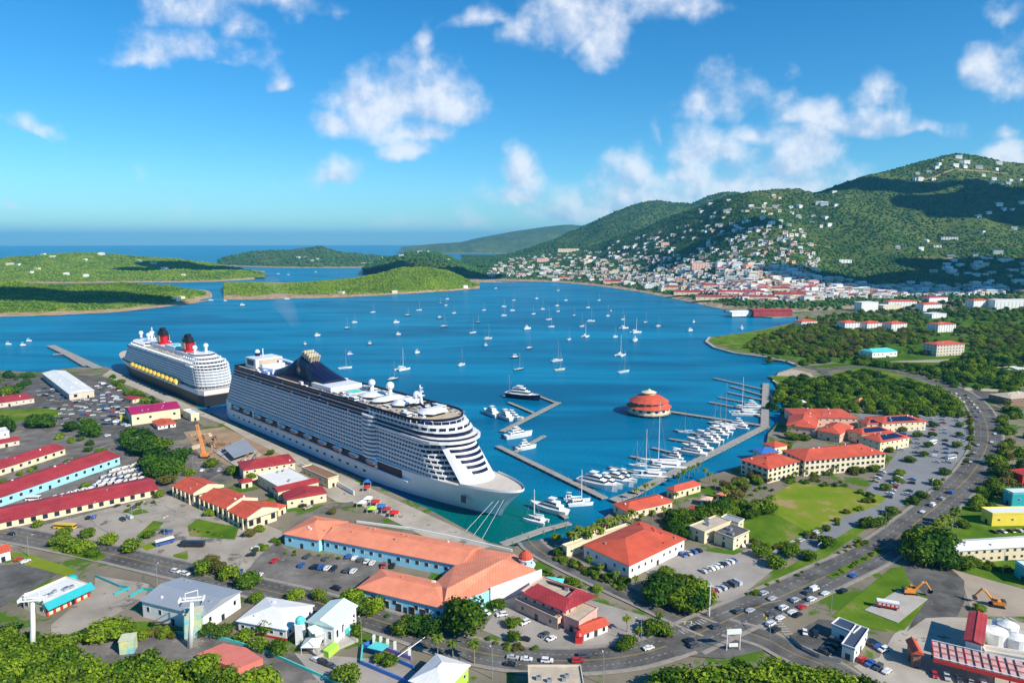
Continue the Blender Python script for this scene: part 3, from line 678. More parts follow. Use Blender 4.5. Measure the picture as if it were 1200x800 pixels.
# ---------------------------------------------------------------- cruise ships
def deck_outline(x0, x1, hw, rf, rs, n=10, inset=0):
    x0 += inset; x1 -= inset; hw -= inset; pts = []
    for i in range(n+1):       # rounded front, from -y to +y
        a = -math.pi/2+math.pi*i/n; pts.append((x1-rf+rf*math.cos(a), hw*math.sin(a)))
    if rs > 0:
        for i in range(n+1):
            a = math.pi/2+math.pi*i/n; pts.append((x0+rs+rs*math.cos(a), hw*math.sin(a)))
    else: pts += [(x0, hw), (x0, -hw)]
    return pts
def band_prism(mb, pts, z0, z1, m, mtop=None): mb.prism(pts, z0, z1, m, mtop)
def deck(parent, z, x0, x1, hw, rf, rs, dh=2.75, band=1.05, inner=None, div=3.3, divm=None, white=None, name='balcony_deck', front_glass=0, divr=None):
    W = white or SHIPW; mb = MB()
    out = deck_outline(x0, x1, hw, rf, rs)
    mb.prism(out, z, z+band, W, W)                               # slab and solid balustrade
    ins = deck_outline(x0, x1, hw, rf, rs, inset=1.3)
    mb.prism(ins, z+band, z+dh, inner or SHIPG, W)
    if div:
        a0, a1 = divr or (x0+max(rs, 1), x1-rf)
        k = max(1, int((a1-a0)/div))
        for i in range(k+1):
            x = a0+(a1-a0)*i/k
            for sgn in (-1, 1): mb.box(x-.17, x+.17, min(sgn*(hw-1.32), sgn*(hw-.04)), max(sgn*(hw-1.32), sgn*(hw-.04)), z+band-.02, z+dh+.02, divm or W)
        if rf > 4 and div:
            for i in range(1, 12):
                a = -math.pi/2+math.pi*i/12; cx, cy = (x1-1-rf+rf*math.cos(a)), (hw-1)*math.sin(a)
                mb.box(-.2, .35, -.14, .14, 0, dh-band+.02, W, rot=a, c=(cx, cy, z+band-.02))
        if rs > 4:
            for i in range(1, 14):
                a = math.pi/2+math.pi*i/14; cx, cy = (x0+1+rs+rs*math.cos(a)), (hw-1)*math.sin(a)
                mb.box(-.2, .35, -.14, .14, 0, dh-band+.02, W, rot=a, c=(cx, cy, z+band-.02))
    return mb.build(name, parent)
def ship_hull(parent, L, B, zd, over, levels, name='hull', x_full=.72, sheer=2.5, deckm=None):
    """levels: [(z, material below next level)]"""
    zs = [l[0] for l in levels]; nx = 44; vs = []
    for z in zs:
        f = max(0, min(1, (z)/zd)); xe = L+over*f**1.4
        xf = L*(x_full+.06*f)
        for side in (-1, 1):
            for i in range(nx+1):
                u = i/nx; x = xe*(1-(1-u)**1.35) if u > 0 else 0
                hb = B/2*max(0, 1-max(0, (x-xf)/(xe-xf))**(1.7+.9*f))**(1-.48*f)
                if x < 12: hb *= .86+.14*math.sqrt(max(0, 1-((12-x)/12)**2))
                zz = z+(sheer*f*max(0, (x-xf)/(xe-xf))**2 if z > 1 else 0)
                vs.append((x, side*hb, zz))
    row = 2*(nx+1)
    for li in range(len(zs)-1):
        mb = MB(); sub = vs[li*row:(li+2)*row]; fs = []
        for i in range(nx):
            fs.append((i, i+1, row+i+1, row+i)); j = nx+1+i; fs.append((j+1, j, row+j, row+j+1))
        fs.append((0, row, row+nx+1, nx+1))
        mb.add(sub, fs, levels[li][1])
        if li == len(zs)-2:
            top = [(x, y, z-.02 if i == 0 else z-.02) for i, (x, y, z) in enumerate(vs[-row:])]
            mb.add(top, [(i, i+1, nx+2+i, nx+1+i) for i in range(nx)], deckm or TANROOF)
        nm = levels[li][2]
        mb.build(nm, parent)
def lifeboat(parent, x, y, z, L=11, canopy=None, hullm=None, R_=1.0):
    mb = MB(); prof = [(-.5, .15), (-.42, .7), (-.2, 1), (.2, 1), (.42, .7), (.5, .15)]
    n = 8; vs = []
    for (u, r) in prof:
        for k in range(n): a = 2*math.pi*k/n; vs.append((x+u*L, y+1.9*R_*r*math.cos(a), z+1.7*R_*r*math.sin(a)))
    fs = [(i*n+k, i*n+(k+1) % n, (i+1)*n+(k+1) % n, (i+1)*n+k) for i in range(len(prof)-1) for k in range(n)]
    up = [f for f in fs if sum(vs[i][2] for i in f)/4 > z]; lo = [f for f in fs if f not in up]
    mb.add(vs, up, canopy or BOATY); mb.add(vs, lo, hullm or SHIPW)
    mb.box(x-3.6, x+3.6, y-1.92*R_, y+1.92*R_, z+.15, z+.6, SHIPG)
    mb.build('lifeboat', parent)
def pool_items(parent, z, x0, x1, hw, n, seed, name='deck_chairs'):
    rng = random.Random(seed); mb = MB()
    for i in range(n):
        x = rng.uniform(x0, x1); s = rng.choice((-1, 1)); y = s*rng.uniform(hw*.55, hw-1.5)
        mb.box(x-.9, x+.9, y-.35, y+.35, z+.25, z+.45, rng.choice((BLUE, WHITE, DARKM)))
    o = mb.build(name, parent); o['kind'] = 'stuff'
def radar_mast(parent, x, y, z, h, m=None):
    m = m or SHIPW; mb = MB(); mb.tube([(x, y, z), (x-1.5, y, z+h)], [1.1, .35], m, 8)
    for k in (.45, .65, .85): mb.box(x-1.4, x+.4, y-3.6*(1.1-k), y+3.6*(1.1-k), z+h*k, z+h*k+.35, m)
    mb.box(x-3, x+1.2, y-.25, y+.25, z+h*.75, z+h*.75+.3, m); mb.ball((x-.7, y-2, z+h*.55), .9, m, 8)
    for s in (-1, 1): mb.tube([(x-4, y+s*2.2, z), (x-1, y+s*.3, z+h*.6)], .3, m, 6)
    mb.build('radar_mast', parent)

def big_ship():
    B = 40; t = thing('cruise_ship', 'huge white cruise ship with navy funnel, bow towards the marina, nearest ship at the quay', 'cruise ship', Qp(-2, B/2+1.5, 0), math.atan2(DD.y, DD.x))
    L = 341; hw = B/2
    ship_hull(t, L, B, 17, 17, [(-2, mat('boot_top', (.10,.16,.22), .5, .05, .2), 'waterline_band'), (1.0, SHIPW, 'hull'), (5, SHIPW, 'hull'), (10, SHIPW, 'hull'), (17, SHIPW, 'hull')][:5], x_full=.66, sheer=3, deckm=mat('pale_deck', (.60, .53, .44), .8, .08, .2))
    # along the hull side: dark oval ports and the red rail of the promenade
    for s in (-1, 1):
        for i in range(21): mb = MB(); x = 22+i*10.4; mb.box(x-1.6, x+1.6, min(s*(hw+.06), s*(hw-.5)), max(s*(hw+.06), s*(hw-.5)), 5.4, 6.8, SHIPG); mb.build('port_opening', t)
        mb = MB(); mb.box(60, 175, min(s*(hw+.1), s*(hw-.6)), max(s*(hw+.1), s*(hw-.6)), 9.8, 10.9, SHIPRED); mb.box(195, 245, min(s*(hw+.1), s*(hw-.6)), max(s*(hw+.1), s*(hw-.6)), 9.8, 10.9, SHIPRED); mb.build('red_rail', t)
        mb = MB()
        for (a, b) in ((18, 60), (63, 106), (109, 152), (155, 198), (201, 242), (246, 272)):
            mb.box(a, b, min(s*(hw+.12), s*(hw-.6)), max(s*(hw+.12), s*(hw-.6)), 11.4, 16.2, SHIPG)  # no recess here: dark boxes on the hull paint in its shade
        mb.build('promenade_shade_band', t)
        for i in range(11): lifeboat(t, 30+i*21, s*(hw+.7), 14.4, 12, SHIPW, ORP)
        mb = MB(); mb.box(14, 280, min(s*(hw+1.4), s*(hw-.6)), max(s*(hw+1.4), s*(hw-.6)), 10.9, 11.4, SHIPW); mb.build('promenade_ledge', t)
    hs = hw-1.2
    # decks: z, start, end, half width
    for k in range(11):
        z = 17+k*2.75; xs = 6+k*1.6
        xe = [327, 324, 321, 318, 315, 312, 309, 306, 303][k] if k < 9 else 300
        # the aft block and the front block meet at a white curved bulge
        deck(t, z, xs, 238, hs, 2, 0, inner=(BALC if k % 2 else SHIPG) if k < 9 else NAVY, div=3.4 if k < 9 else 26, band=1.0 if k < 9 else .8)
        if k < 8:
            deck(t, z, 236, 318-k*2.3, hs-.35, 16, 0, inner=SHIPG if k in (3, 4, 5) else BALC, div=3.0, name='forward_deck', divr=(240, 300-k*2.2))
        else:
            deck(t, z, 236, 314-(k-8)*3.5, hs+(1.6 if k == 8 else .2), 20, 0, inner=(SHIPG, NAVY, SHIPW)[k-8], div=0, name='bridge_deck', band=(1.5, .5, .4)[k-8])
    for k in range(11):      # the bulge
        z = 17+k*2.75
        for s in (-1, 1):
            mb = MB()
            pts = [(232+8*math.cos(a)+4, s*(hs-.6)+s*3.8*max(0, math.sin(a))) for a in [math.pi*i/8 for i in range(9)]]
            mb.prism(pts, z-.05, z+1.15, SHIPW); mb.build('bulge_balcony', t)
    # sloped white front with five dark window strips
    mb = MB(); n = 12
    for k in range(8):
        z0, z1 = 17+k*2.75, 17+(k+1)*2.75; xa, xb = 331-k*2.6, 331-(k+1)*2.6
        for i in range(n):
            a0, a1 = -1.05+2.1*i/n, -1.05+2.1*(i+1)/n; rf = 17
            p = [(xa-rf+rf*math.cos(a0), (hs-3)*math.sin(a0)*.98, z0), (xa-rf+rf*math.cos(a1), (hs-3)*math.sin(a1)*.98, z0), (xb-rf+rf*math.cos(a1), (hs-3)*math.sin(a1)*.98, z1), (xb-rf+rf*math.cos(a0), (hs-3)*math.sin(a0)*.98, z1)]
            mb.add(p, [(0, 1, 2, 3)], SHIPW)
    mb.build('front_wall', t)
    for k in range(2, 8):
        z0 = 17.6+k*2.75; xa = 331.25-(k+.25)*2.6; xb = 331.25-(k+.8)*2.6; rf = 17; ext = .30+.095*(k-1); mb = MB()
        for i in range(10):
            a0, a1 = -ext+2*ext*i/10, -ext+2*ext*(i+1)/10
            p = [(xa-rf+rf*math.cos(a0), (hs-3)*math.sin(a0), z0), (xa-rf+rf*math.cos(a1), (hs-3)*math.sin(a1), z0), (xb-rf+rf*math.cos(a1), (hs-3)*math.sin(a1), z0+1.6), (xb-rf+rf*math.cos(a0), (hs-3)*math.sin(a0), z0+1.6)]
            mb.add(p, [(0, 1, 2, 3)], NAVY)
        mb.build('front_window_strip', t)
    # upper dark glazed decks and the open top deck
    z = 17+11*2.75
    for (a, b) in ((26, 62), (66, 112), (116, 170), (174, 232)):
        for zz in (z-3.0, z+.0):
            for s in (-1, 1):
                mb = MB(); mb.box(a, b, min(s*(hs+.1), s*(hs-.4)), max(s*(hs+.1), s*(hs-.4)), zz+.7, zz+2.6, NAVY); mb.build('glazed_band', t)
    deck(t, z, 24, 238, hs, 2, 0, inner=SHIPW, div=0, name='upper_deck', band=1.0)
    deck(t, z, 236, 303, hs+.2, 22, 0, inner=NAVY, div=3.5, name='upper_deck', band=1.1)
    for i in range(9):       # separate bridge windows round the front
        a = -1.25+2.5*i/8; rf = 20; x1_ = 307-1.3; cx, cy = x1_-rf+rf*math.cos(a), (hs-1.1)*math.sin(a); nrm = math.atan2(math.sin(a)/(hs-1), math.cos(a)/rf)
        mb = MB(); mb.box(-.3, .22, -1.9, 1.9, 0, 1.6, SHIPG, rot=nrm, c=(cx, cy, 17+10*2.75+.95)); mb.build('bridge_window', t)
    for s in (-1, 1):
        for i in range(11): mb = MB(); x = 242+i*4.2; mb.box(x, x+3.2, min(s*(hs-.9), s*(hs-1.4)), max(s*(hs-.9), s*(hs-1.4)), 17+10*2.75+.9, 17+10*2.75+2.4, SHIPG); mb.build('bridge_window', t)
    zt = z+2.75
    mb = MB(); mb.prism(deck_outline(26, 238, hs-.2, 2, 0), zt, zt+.25, SHIPW, TANROOF); mb.prism(deck_outline(236, 300, hs, 22, 0), zt, zt+.3, NAVY, TANROOF); mb.build('sun_deck', t)
    mb = MB()   # glass wind screen round the top
    out = deck_outline(26, 300, hs, 22, 0, 12)
    for i in range(len(out)):
        (xa, ya), (xb, yb) = out[i], out[(i+1) % len(out)]
        mb.add([(xa, ya, zt+.3), (xb, yb, zt+.3), (xb, yb, zt+1.8), (xa, ya, zt+1.8)], [(0, 1, 2, 3)], SHIPG)
    mb.build('wind_screen', t)
    # aft screen block
    mb = MB(); mb.box(34, 54, -12, 12, zt, zt+9, SHIPW); mb.box(54.2, 54.5, -9, 9, zt+2.5, zt+8, TANROOF); mb.box(38, 50, -12.3, -12.05, zt+3, zt+7.6, DARKM); mb.box(28, 33, -8, 8, zt, zt+6, NAVY); mb.build('aft_screen_block', t)
    mb = MB(); mb.tube([(36, 3, zt+9), (36, 3, zt+15)], .4, SHIPW); mb.ball((36, -2, zt+12.5), 2.2, SHIPW); mb.lathe([(2.2, 0), (2.0, 3)], NAVY, 10, (36, -2, zt+8.8)); mb.build('satellite_dome', t)
    # water slides and swept funnel housing
    mb = MB(); mb.box(64, 96, -15, 15, zt, zt+.5, BLUE); mb.tube([(60, -9, zt+5), (70, -13, zt+4), (80, -9, zt+3.5), (88, -13, zt+2)], 1.0, SHIPW, 8); mb.tube([(58, 8, zt+8), (72, 12, zt+6), (84, 6, zt+4), (94, 10, zt+2)], 1.0, SHIPW, 8); mb.box(58, 64, -10, 10, zt, zt+5, SHIPW); mb.build('water_slide', t)
    prof = [(86, 2.5), (96, 6), (106, 10), (114, 16), (119, 18.5), (130, 15), (144, 9), (162, 3.0)]
    mb = MB(); vs = []; n = 9
    for x, h in prof:
        hwid = 10.5 if h < 12 else 7.0
        for i in range(n):
            a = math.pi*i/(n-1); vs.append((x, -hwid*math.cos(a), zt+2.5+h*math.sin(a)**.6))
    fs = [(i*n+k, i*n+k+1, (i+1)*n+k+1, (i+1)*n+k) for i in range(len(prof)-1) for k in range(n-1)]
    mb.add(vs, fs, NAVY); mb.add([vs[k] for k in range(n)], [tuple(range(n))], NAVY); mb.add([vs[-n+k] for k in range(n)], [tuple(range(n))[::-1]], NAVY)
    mb.box(84, 162, -12.5, 12.5, zt, zt+2.6, NAVY); mb.box(150, 178, -13, 13, zt+.2, zt+3.4, SHIPW); mb.build('funnel_housing', t)
    mb = MB()
    for i in range(5):
        for s in (-.8, -.25, .25, .8): mb.tube([(121+i*2.3, s*3.4, zt+11), (121+i*3.4, s*4.2, zt+23.5-abs(i-1)*1.1)], [1.0, .95], CREAM if (i+int(s*3)) % 2 else TANROOF, 8)
    mb.build('exhaust_pipes', t)
    mb = MB()   # pale compass-like star panel on the funnel side, built as a plain eight pointed star
    for s in (-1, 1):
        pts = []
        for i in range(16): a = 2*math.pi*i/16; r = 4.6 if i % 4 == 0 else (1.6 if i % 2 else 2.9); pts.append((124+r*math.sin(a)*.85, s*9.2, zt+9.2+r*math.cos(a)))
        c = (124, s*9.2, zt+9.2); mb = MB(); mb.add([c]+pts, [(0, 1+i, 1+(i+1) % 16) for i in range(16)], STEEL); mb.build('funnel_star', t)
    # pools, canopies, domes and the mast
    for (x0, x1) in ((182, 196),): 
        mb = MB(); mb.box(x0, x1, -5, 5, zt+.3, zt+.9, SHIPW); mb.box(x0+.8, x1-.8, -4.2, 4.2, zt+.9, zt+.95, TURQ); mb.build('pool', t)
    for x, y, r, h in ((196, 10, 2.6, 5), (226, 5, 2.9, 8), (252, 8, 2.4, 5.5)):
        mb = MB(); mb.tube([(x, y, zt), (x, y, zt+h)], [1.8, 1.2], SHIPW); mb.ball((x, y, zt+h+1.6), r, SHIPW, 12); mb.build('satellite_dome', t, smooth=False)
    for (xa, xb, w0, hh) in ((204, 222, 10, 3.2), (224, 238, 13, 3.0), (242, 256, 9, 4.2), (270, 288, 10, 3.2)):
        mb = MB(); n = 10; vs = []
        for i in range(n+1):
            u = i/n; x = xa+(xb-xa)*u; wv = w0*(.55+.45*math.sin(math.pi*u)); hz_ = zt+1+hh*math.sin(math.pi*(.15+.7*u))
            vs += [(x, -wv, zt+2.2), (x, -wv*.6, hz_), (x, wv*.6, hz_), (x, wv, zt+2.2)]
        mb.add(vs, [(4*i+k, 4*i+4+k, 4*i+5+k, 4*i+1+k) for i in range(n) for k in range(3)], SHIPW); mb.box(xa+4, xb-4, -w0*.5, w0*.5, zt+.3, zt+2.6, SHIPG); mb.build('canopy', t)
    rng = random.Random(4)
    for i in range(26):      # deck houses, bars and stair heads
        x, y = rng.uniform(166, 292), rng.choice((-1, 1))*rng.uniform(9, hs-3.5); a, b, c = rng.uniform(1.2, 4), rng.uniform(.8, 2.2), rng.uniform(1, 2.6); mb = MB(); mb.box(x-a, x+a, y-b, y+b, zt+.3, zt+.3+c, SHIPW); mb.box(x-a-.05, x+a+.05, y-b-.05, y+b+.05, zt+.3+c*.45, zt+.3+c*.75, SHIPG); mb.build('deck_house', t)
    for i in range(14):
        x, y = rng.uniform(58, 84) if i < 7 else rng.uniform(60, 160), rng.choice((-1, 1))*rng.uniform(13.5, hs-2); mb = MB(); mb.box(x-2, x+2, y-.8, y+.8, zt+.3, zt+rng.uniform(1.2, 3), rng.choice((SHIPW, NAVY, SHIPW))); mb.build('deck_house', t)
    mb = MB()
    for s in (-1, 1): mb.tube([(262, s*4, zt+3), (272, s*4, zt+6), (278, s*2, zt+2)], .9, NAVY, 8)
    mb.build('blue_strut', t)
    radar_mast(t, 268, 0, zt+4, 13)
    # foredeck gear
    zf = 17.6; mb = MB()
    for (x, y) in ((336, -4), (336, 4), (342, 0), (332, -9), (332, 9)): mb = MB(); mb.box(x-1, x+1, y-1, y+1, zf, zf+1.1, WHITE); mb.box(x+1, x+1.6, y-.4, y+.4, zf, zf+.8, DARKM); mb.build('mooring_winch', t)
    mb = MB()   # bulwark round the bow
    L_ = []
    for i in range(13):
        u = i/12; x = 322+36*(1-(1-u)**2); hb = hw*max(0, 1-max(0, (x-L*.72)/(358-L*.72))**2.6)**.52; zz = 17+3*((x-L*.72)/(358-L*.72))**2
        L_.append((x, hb, zz))
    for s in (-1, 1):
        for a, b in zip(L_, L_[1:]): mb.add([(a[0], s*a[1], a[2]-.1), (b[0], s*b[1], b[2]-.1), (b[0], s*b[1], b[2]+1.3), (a[0], s*a[1], a[2]+1.3)], [(0, 1, 2, 3)], SHIPW)
    mb.build('bulwark', t)
    mb = MB()   # anchor pocket
    for s in (-1, 1): mb = MB(); mb.box(322, 325.5, s*13.6-.4, s*13.6+.4, 8, 12, DARKM); mb.build('anchor', t)
    pool_items(t, zt+.3, 165, 296, hs, 260, 3)
    return t
big_ship()
BALC2 = mat('pale_balcony', (.24, .28, .34), .3, .1, .3)
def stern_ship():
    B = 37; o = Qp(-53, B/2+1.5, 0); t = thing('cruise_ship', 'black hulled cruise ship with yellow lifeboats and two red and black funnels, stern towards us', 'cruise ship', o, math.atan2(-DD.y, -DD.x))
    L = 283; hw = B/2
    ship_hull(t, L, B, 16, 17, [(-2, BLACK, 'hull'), (5, BLACK, 'hull'), (11.2, GOLD, 'gold_line'), (11.8, SHIPW, 'white_hull'), (16, SHIPW, 'white_hull')], x_full=.68, sheer=4)
    hs = hw-.5
    deck(t, 14, 3, 252, hs-1.6, 14, 12, dh=5, band=1.0, inner=BALC2, div=6, name='promenade')
    for k in range(7):
        z = 19+k*2.75; deck(t, z, 2+k*.9, 256-k*3.4, hs, 18, 15, dh=2.75, band=1.2, inner=BALC2 if k < 5 else SHIPG, div=3.2)
    z = 19+7*2.75
    mb = MB()
    for s in (-1, 1): mb.box(40, 225, min(s*(hs+.1), s*(hs-.5)), max(s*(hs+.1), s*(hs-.5)), z-2, z-.3, mat('blue_glass', (.03,.12,.20), .15, .1, .2))
    mb.build('glazed_band', t)
    deck(t, z, 12, 232, hs-.8, 20, 14, band=1.2, inner=SHIPG, div=4, name='upper_deck')
    deck(t, z+2.9, 18, 62, hs-4, 8, 12, band=1.4, inner=SHIPG, div=5, name='stern_terrace')
    deck(t, z+5.8, 26, 58, hs-6, 6, 10, band=1.5, inner=SHIPG, div=0, name='stern_terrace')
    deck(t, z+2.9, 170, 226, hs-3, 16, 4, band=1.4, inner=SHIPG, div=5, name='forward_house')
    zt = z+2.9
    mb = MB(); mb.box(62, 170, -hs+3, hs-3, zt, zt+.3, TANROOF); mb.build('sun_deck', t)
    mb = MB(); mb.box(60, 170, -8, 8, zt+.3, zt+3.4, SHIPW); mb.box(98, 128, -7, 7, zt+3.4, zt+6, SHIPW); mb.build('deck_house', t)
    mb = MB(); mb.box(108, 120, -3.5, 3.5, zt+6, zt+6.4, TURQ); mb.build('pool', t)
    for xc in (156, 80):
        mb = MB(); ov = lambda a, b, x: [(x+a*math.cos(q), b*math.sin(q)) for q in [2*math.pi*i/16 for i in range(16)]]
        mb.prism(ov(9.5, 5, xc), zt+3, zt+15, SHIPRED, poly2=ov(8.5, 4.6, xc-1.5)); mb.build('funnel', t)
        mb = MB(); mb.prism(ov(9.2, 5.0, xc-1.5), zt+14.4, zt+18, BLACK, poly2=ov(8.4, 4.5, xc-2)); mb.prism(ov(10.4, 5.6, xc-1.5), zt+14, zt+14.8, BLACK)
        mb.tube([(xc-4, 0, zt+18), (xc-4.4, 0, zt+21.5)], 2.6, BLACK, 10); mb.tube([(xc+2, 0, zt+18), (xc+1.7, 0, zt+20.5)], 2.2, BLACK, 10); mb.build('funnel_cap', t)
        mb = MB()
        for s in (-1, 1): mb.box(xc-7, xc+4, s*5.15-.12, s*5.15+.12, zt+6.5, zt+13, CREAM)
        mb.build('funnel_panel', t)
        mb = MB(); mb.box(xc-11, xc-5, -6, 6, zt+.3, zt+5, SHIPRED); mb.build('red_stair_house', t)
    for x, y, h in ((44, -5, 6), (44, 6, 5), (188, 5, 4), (206, -4, 4), (214, 5, 4)):
        mb = MB(); mb.tube([(x, y, zt+5), (x, y, zt+5+h)], 1.3, SHIPW); mb.ball((x, y, zt+6.4+h), 2.5, SHIPW, 12); mb.build('satellite_dome', t)
    radar_mast(t, 192, 0, zt+5, 14)
    for s in (-1, 1):
        for i in range(12): lifeboat(t, 58+i*12.4, s*(hs+3.0), 17.2, 10.8, R_=2.1)
    mb = MB(); mb.box(1.5, 2.2, -9, 9, 12.4, 15.8, GOLD); mb.box(.2, 1.0, -hw*.7, hw*.7, 8.4, 9.0, GOLD); mb.build('stern_ornament', t)
    pool_items(t, zt+.3, 62, 170, hs-2, 120, 8)
stern_ship()
# mooring ropes of the big ship
mb = MB()
bow = Qp(340, 22, 16)
for k, (sx, tx) in enumerate(((343, -9), (350, -9.5), (357, -10))):
    mb.tube([bow+DD*(k*2), Qp(sx, tx, 2.3)], .08, WHITE, 4)
tag(mb.build('mooring_rope'), 'white mooring ropes running down from the bow of the big cruise ship', 'rope')
# ---------------------------------------------------------------- buildings
WINM = {}
def window_mesh(w, h, frame=WHITE):
    k = (round(w, 1), round(h, 1), frame.name)
    if k not in WINM:
        mb = MB(); mb.box(-w/2-.12, w/2+.12, -.07, .02, -h/2-.12, h/2+.12, frame); mb.box(-w/2, w/2, -.10, -.06, -h/2, h/2, GLASS); WINM[k] = mb.mesh('window')
    return WINM[k]
def rect3(E1, E2, P3, z):
    a, b, c = G(*E1, z), G(*E2, z), G(*P3, z); u = b-a; w = u.length; u.normalize(); n = Vector((-u.y, u.x, 0)); d = (c-a).dot(n)
    if d < 0: a, b = b, a; u = -u; n = -n; d = -d
    ctr = (a+b)/2+n*d/2; ctr.z = 0
    return ctr, w, d, math.atan2(u.y, u.x)
def wing(parent, E1, E2, P3, eave, roof='hip', rh=3, wall=CREAM, rm=REDROOF, floors=1, sp=4.5, ww=1.3, wh=1.2, ov=.7, ridge=None, base=2.0, door=True, frame=None, units=0, wname='window', wallm2=None, geo=None, spandrel=None):
    z = base+eave
    ctr, w, d, rz = geo or rect3(E1, E2, P3, z)
    w = max(w-2*ov, 2); d = max(d-2*ov, 2)
    par = parent; off = Vector((0, 0, 0))
    loc = (ctr.x-par.location.x, ctr.y-par.location.y, base-par.location.z)
    mb = MB(); mb.box(-w/2, w/2, -d/2, d/2, -.3, eave, wall)
    if spandrel: mb.box(-w/2-.05, w/2+.05, -d/2-.05, d/2+.05, -.3, 1.0, spandrel)
    mb.build('wall', par, loc, rz)
    mb = MB()
    if roof == 'flat':
        mb.box(-w/2-.25, w/2+.25, -d/2-.25, d/2+.25, eave, eave+.35, rm)
        pm = wallm2 or wall
        for (x0, x1, y0, y1) in ((-w/2-.3, w/2+.3, -d/2-.3, -d/2), (-w/2-.3, w/2+.3, d/2, d/2+.3), (-w/2-.3, -w/2, -d/2+.003, d/2-.003), (w/2, w/2+.3, -d/2+.003, d/2-.003)): mb.box(x0, x1, y0, y1, eave+.3, eave+.9, pm)
    else:
        flip = ridge == 'v' and w >= d or ridge == 'u' and d > w
        hf = {'hip': 1.0, 'gable': 0.0, 'half': .5}[roof]
        if not flip: mb.hip(w, d, eave, rh, rm, ov, hipf=hf)
        else:
            sub = MB(); a, b = w/2+ov, d/2+ov
            if ridge == 'v': vs = [(-a,-b,eave),(a,-b,eave),(a,b,eave),(-a,b,eave),(0,-b,eave+rh),(0,b,eave+rh)]; fs = [(0,1,4),(1,2,5,4),(2,3,5),(3,0,4,5),(3,2,1,0)]
            else: vs = [(-a,-b,eave),(a,-b,eave),(a,b,eave),(-a,b,eave),(-a,0,eave+rh),(a,0,eave+rh)]; fs = [(0,1,5,4),(1,2,5),(2,3,4,5),(3,0,4),(3,2,1,0)]
            mb.add(vs, fs, rm)
        # ridge capping
    ro = mb.build('roof', par, loc, rz)
    if roof in ('hip', 'gable', 'half'):
        mr = MB(); a = w/2+ov-min(w/2+ov, d/2+ov)*hf if w >= d else 0; b = d/2+ov-min(w/2+ov, d/2+ov)*hf if d > w else 0
        if not flip: mr.tube([(-a, -b, eave+rh+.02), (a, b, eave+rh+.02)], .22, rm, 6) if a+b > 1 else None
        if mr.v: r2 = mr.build('ridge_cap', ro)
    if units:
        rng = random.Random(int(w*100))
        for i in range(units):
            mu = MB(); x, y = rng.uniform(-w*.38, w*.38), rng.uniform(-d*.3, d*.3); s = rng.uniform(.7, 1.4); zz = eave+.35
            mu.box(x-s, x+s, y-s*.7, y+s*.7, zz, zz+1.3, STEEL); mu.lathe([(s*.45, 0), (s*.45, .12)], DARKM, 10, (x, y, zz+1.3)); mu.build('rooftop_unit', ro)
    if roof != 'flat' and w*d > 380:
        rng = random.Random(int(w*37)); H_ = min(w, d)/2+ov
        for i in range(min(9, int(w*d/160))):
            x, y = rng.uniform(-w*.42, w*.42), rng.choice((-1, 1))*rng.uniform(.15, .8)*d/2
            e = (d/2+ov-abs(y)) if w >= d else (w/2+ov-abs(x))
            if hf == 1: e = min(w/2+ov-abs(x), d/2+ov-abs(y))
            if flip: e = (w/2+ov-abs(x)) if ridge == 'v' else (d/2+ov-abs(y)); H2 = w/2+ov if ridge == 'v' else d/2+ov
            else: H2 = H_
            zz = eave+rh*max(0, min(1, e/H2)); mu = MB(); q = rng.uniform(.3, .6); mu.box(x-q, x+q, y-q, y+q, zz-.3, zz+rng.uniform(.5, .9), rng.choice((STEEL, WHITE, rm))); mu.build('roof_vent', ro)
    # windows on the sides one can see
    ca, sa = math.cos(rz), math.sin(rz); cnt = 0
    me = window_mesh(ww, wh, frame or WHITE)
    for (nx_, ny_, L_, D_) in ((0, -1, w, d/2), (1, 0, d, w/2), (0, 1, w, d/2), (-1, 0, d, w/2)):
        N_ = Vector((nx_*ca-ny_*sa, nx_*sa+ny_*ca, 0)); tc = Vector((-ctr.x, -ctr.y, 0)).normalized()
        if N_.dot(tc) < -.12 or not sp: continue
        T_ = Vector((-N_.y, N_.x, 0)); n = max(1, int((L_-1.5)/sp)); ang = math.atan2(N_.y, N_.x)+math.pi/2
        for f in range(floors):
            zz = (f+.55)*eave/floors
            for i in range(n):
                if cnt > 95: break
                s = -L_/2+L_*(i+.5)/n; p = Vector((loc[0], loc[1], loc[2]))+N_*(D_+.03)+T_*s
                if door and f == 0 and i == n//2:
                    md = window_mesh(1.5, min(2.4, eave*.7), DARKM); o = link('door', md, par, (p.x, p.y, loc[2]+min(1.3, eave*.38)), ang)
                else:
                    o = link(wname, me, par, (p.x, p.y, loc[2]+zz), ang)
                cnt += 1
    return loc, w, d, rz
NB = {}
def bld(name, label, E1, E2, P3, eave, cat='building', group=None, **k):
    base = k.get('base', 2.0); ctr, w, d, rz = rect3(E1, E2, P3, base+eave)
    t = thing(name, label, cat, (ctr.x, ctr.y, base), 0, group); wing(t, E1, E2, P3, eave, **k); return t

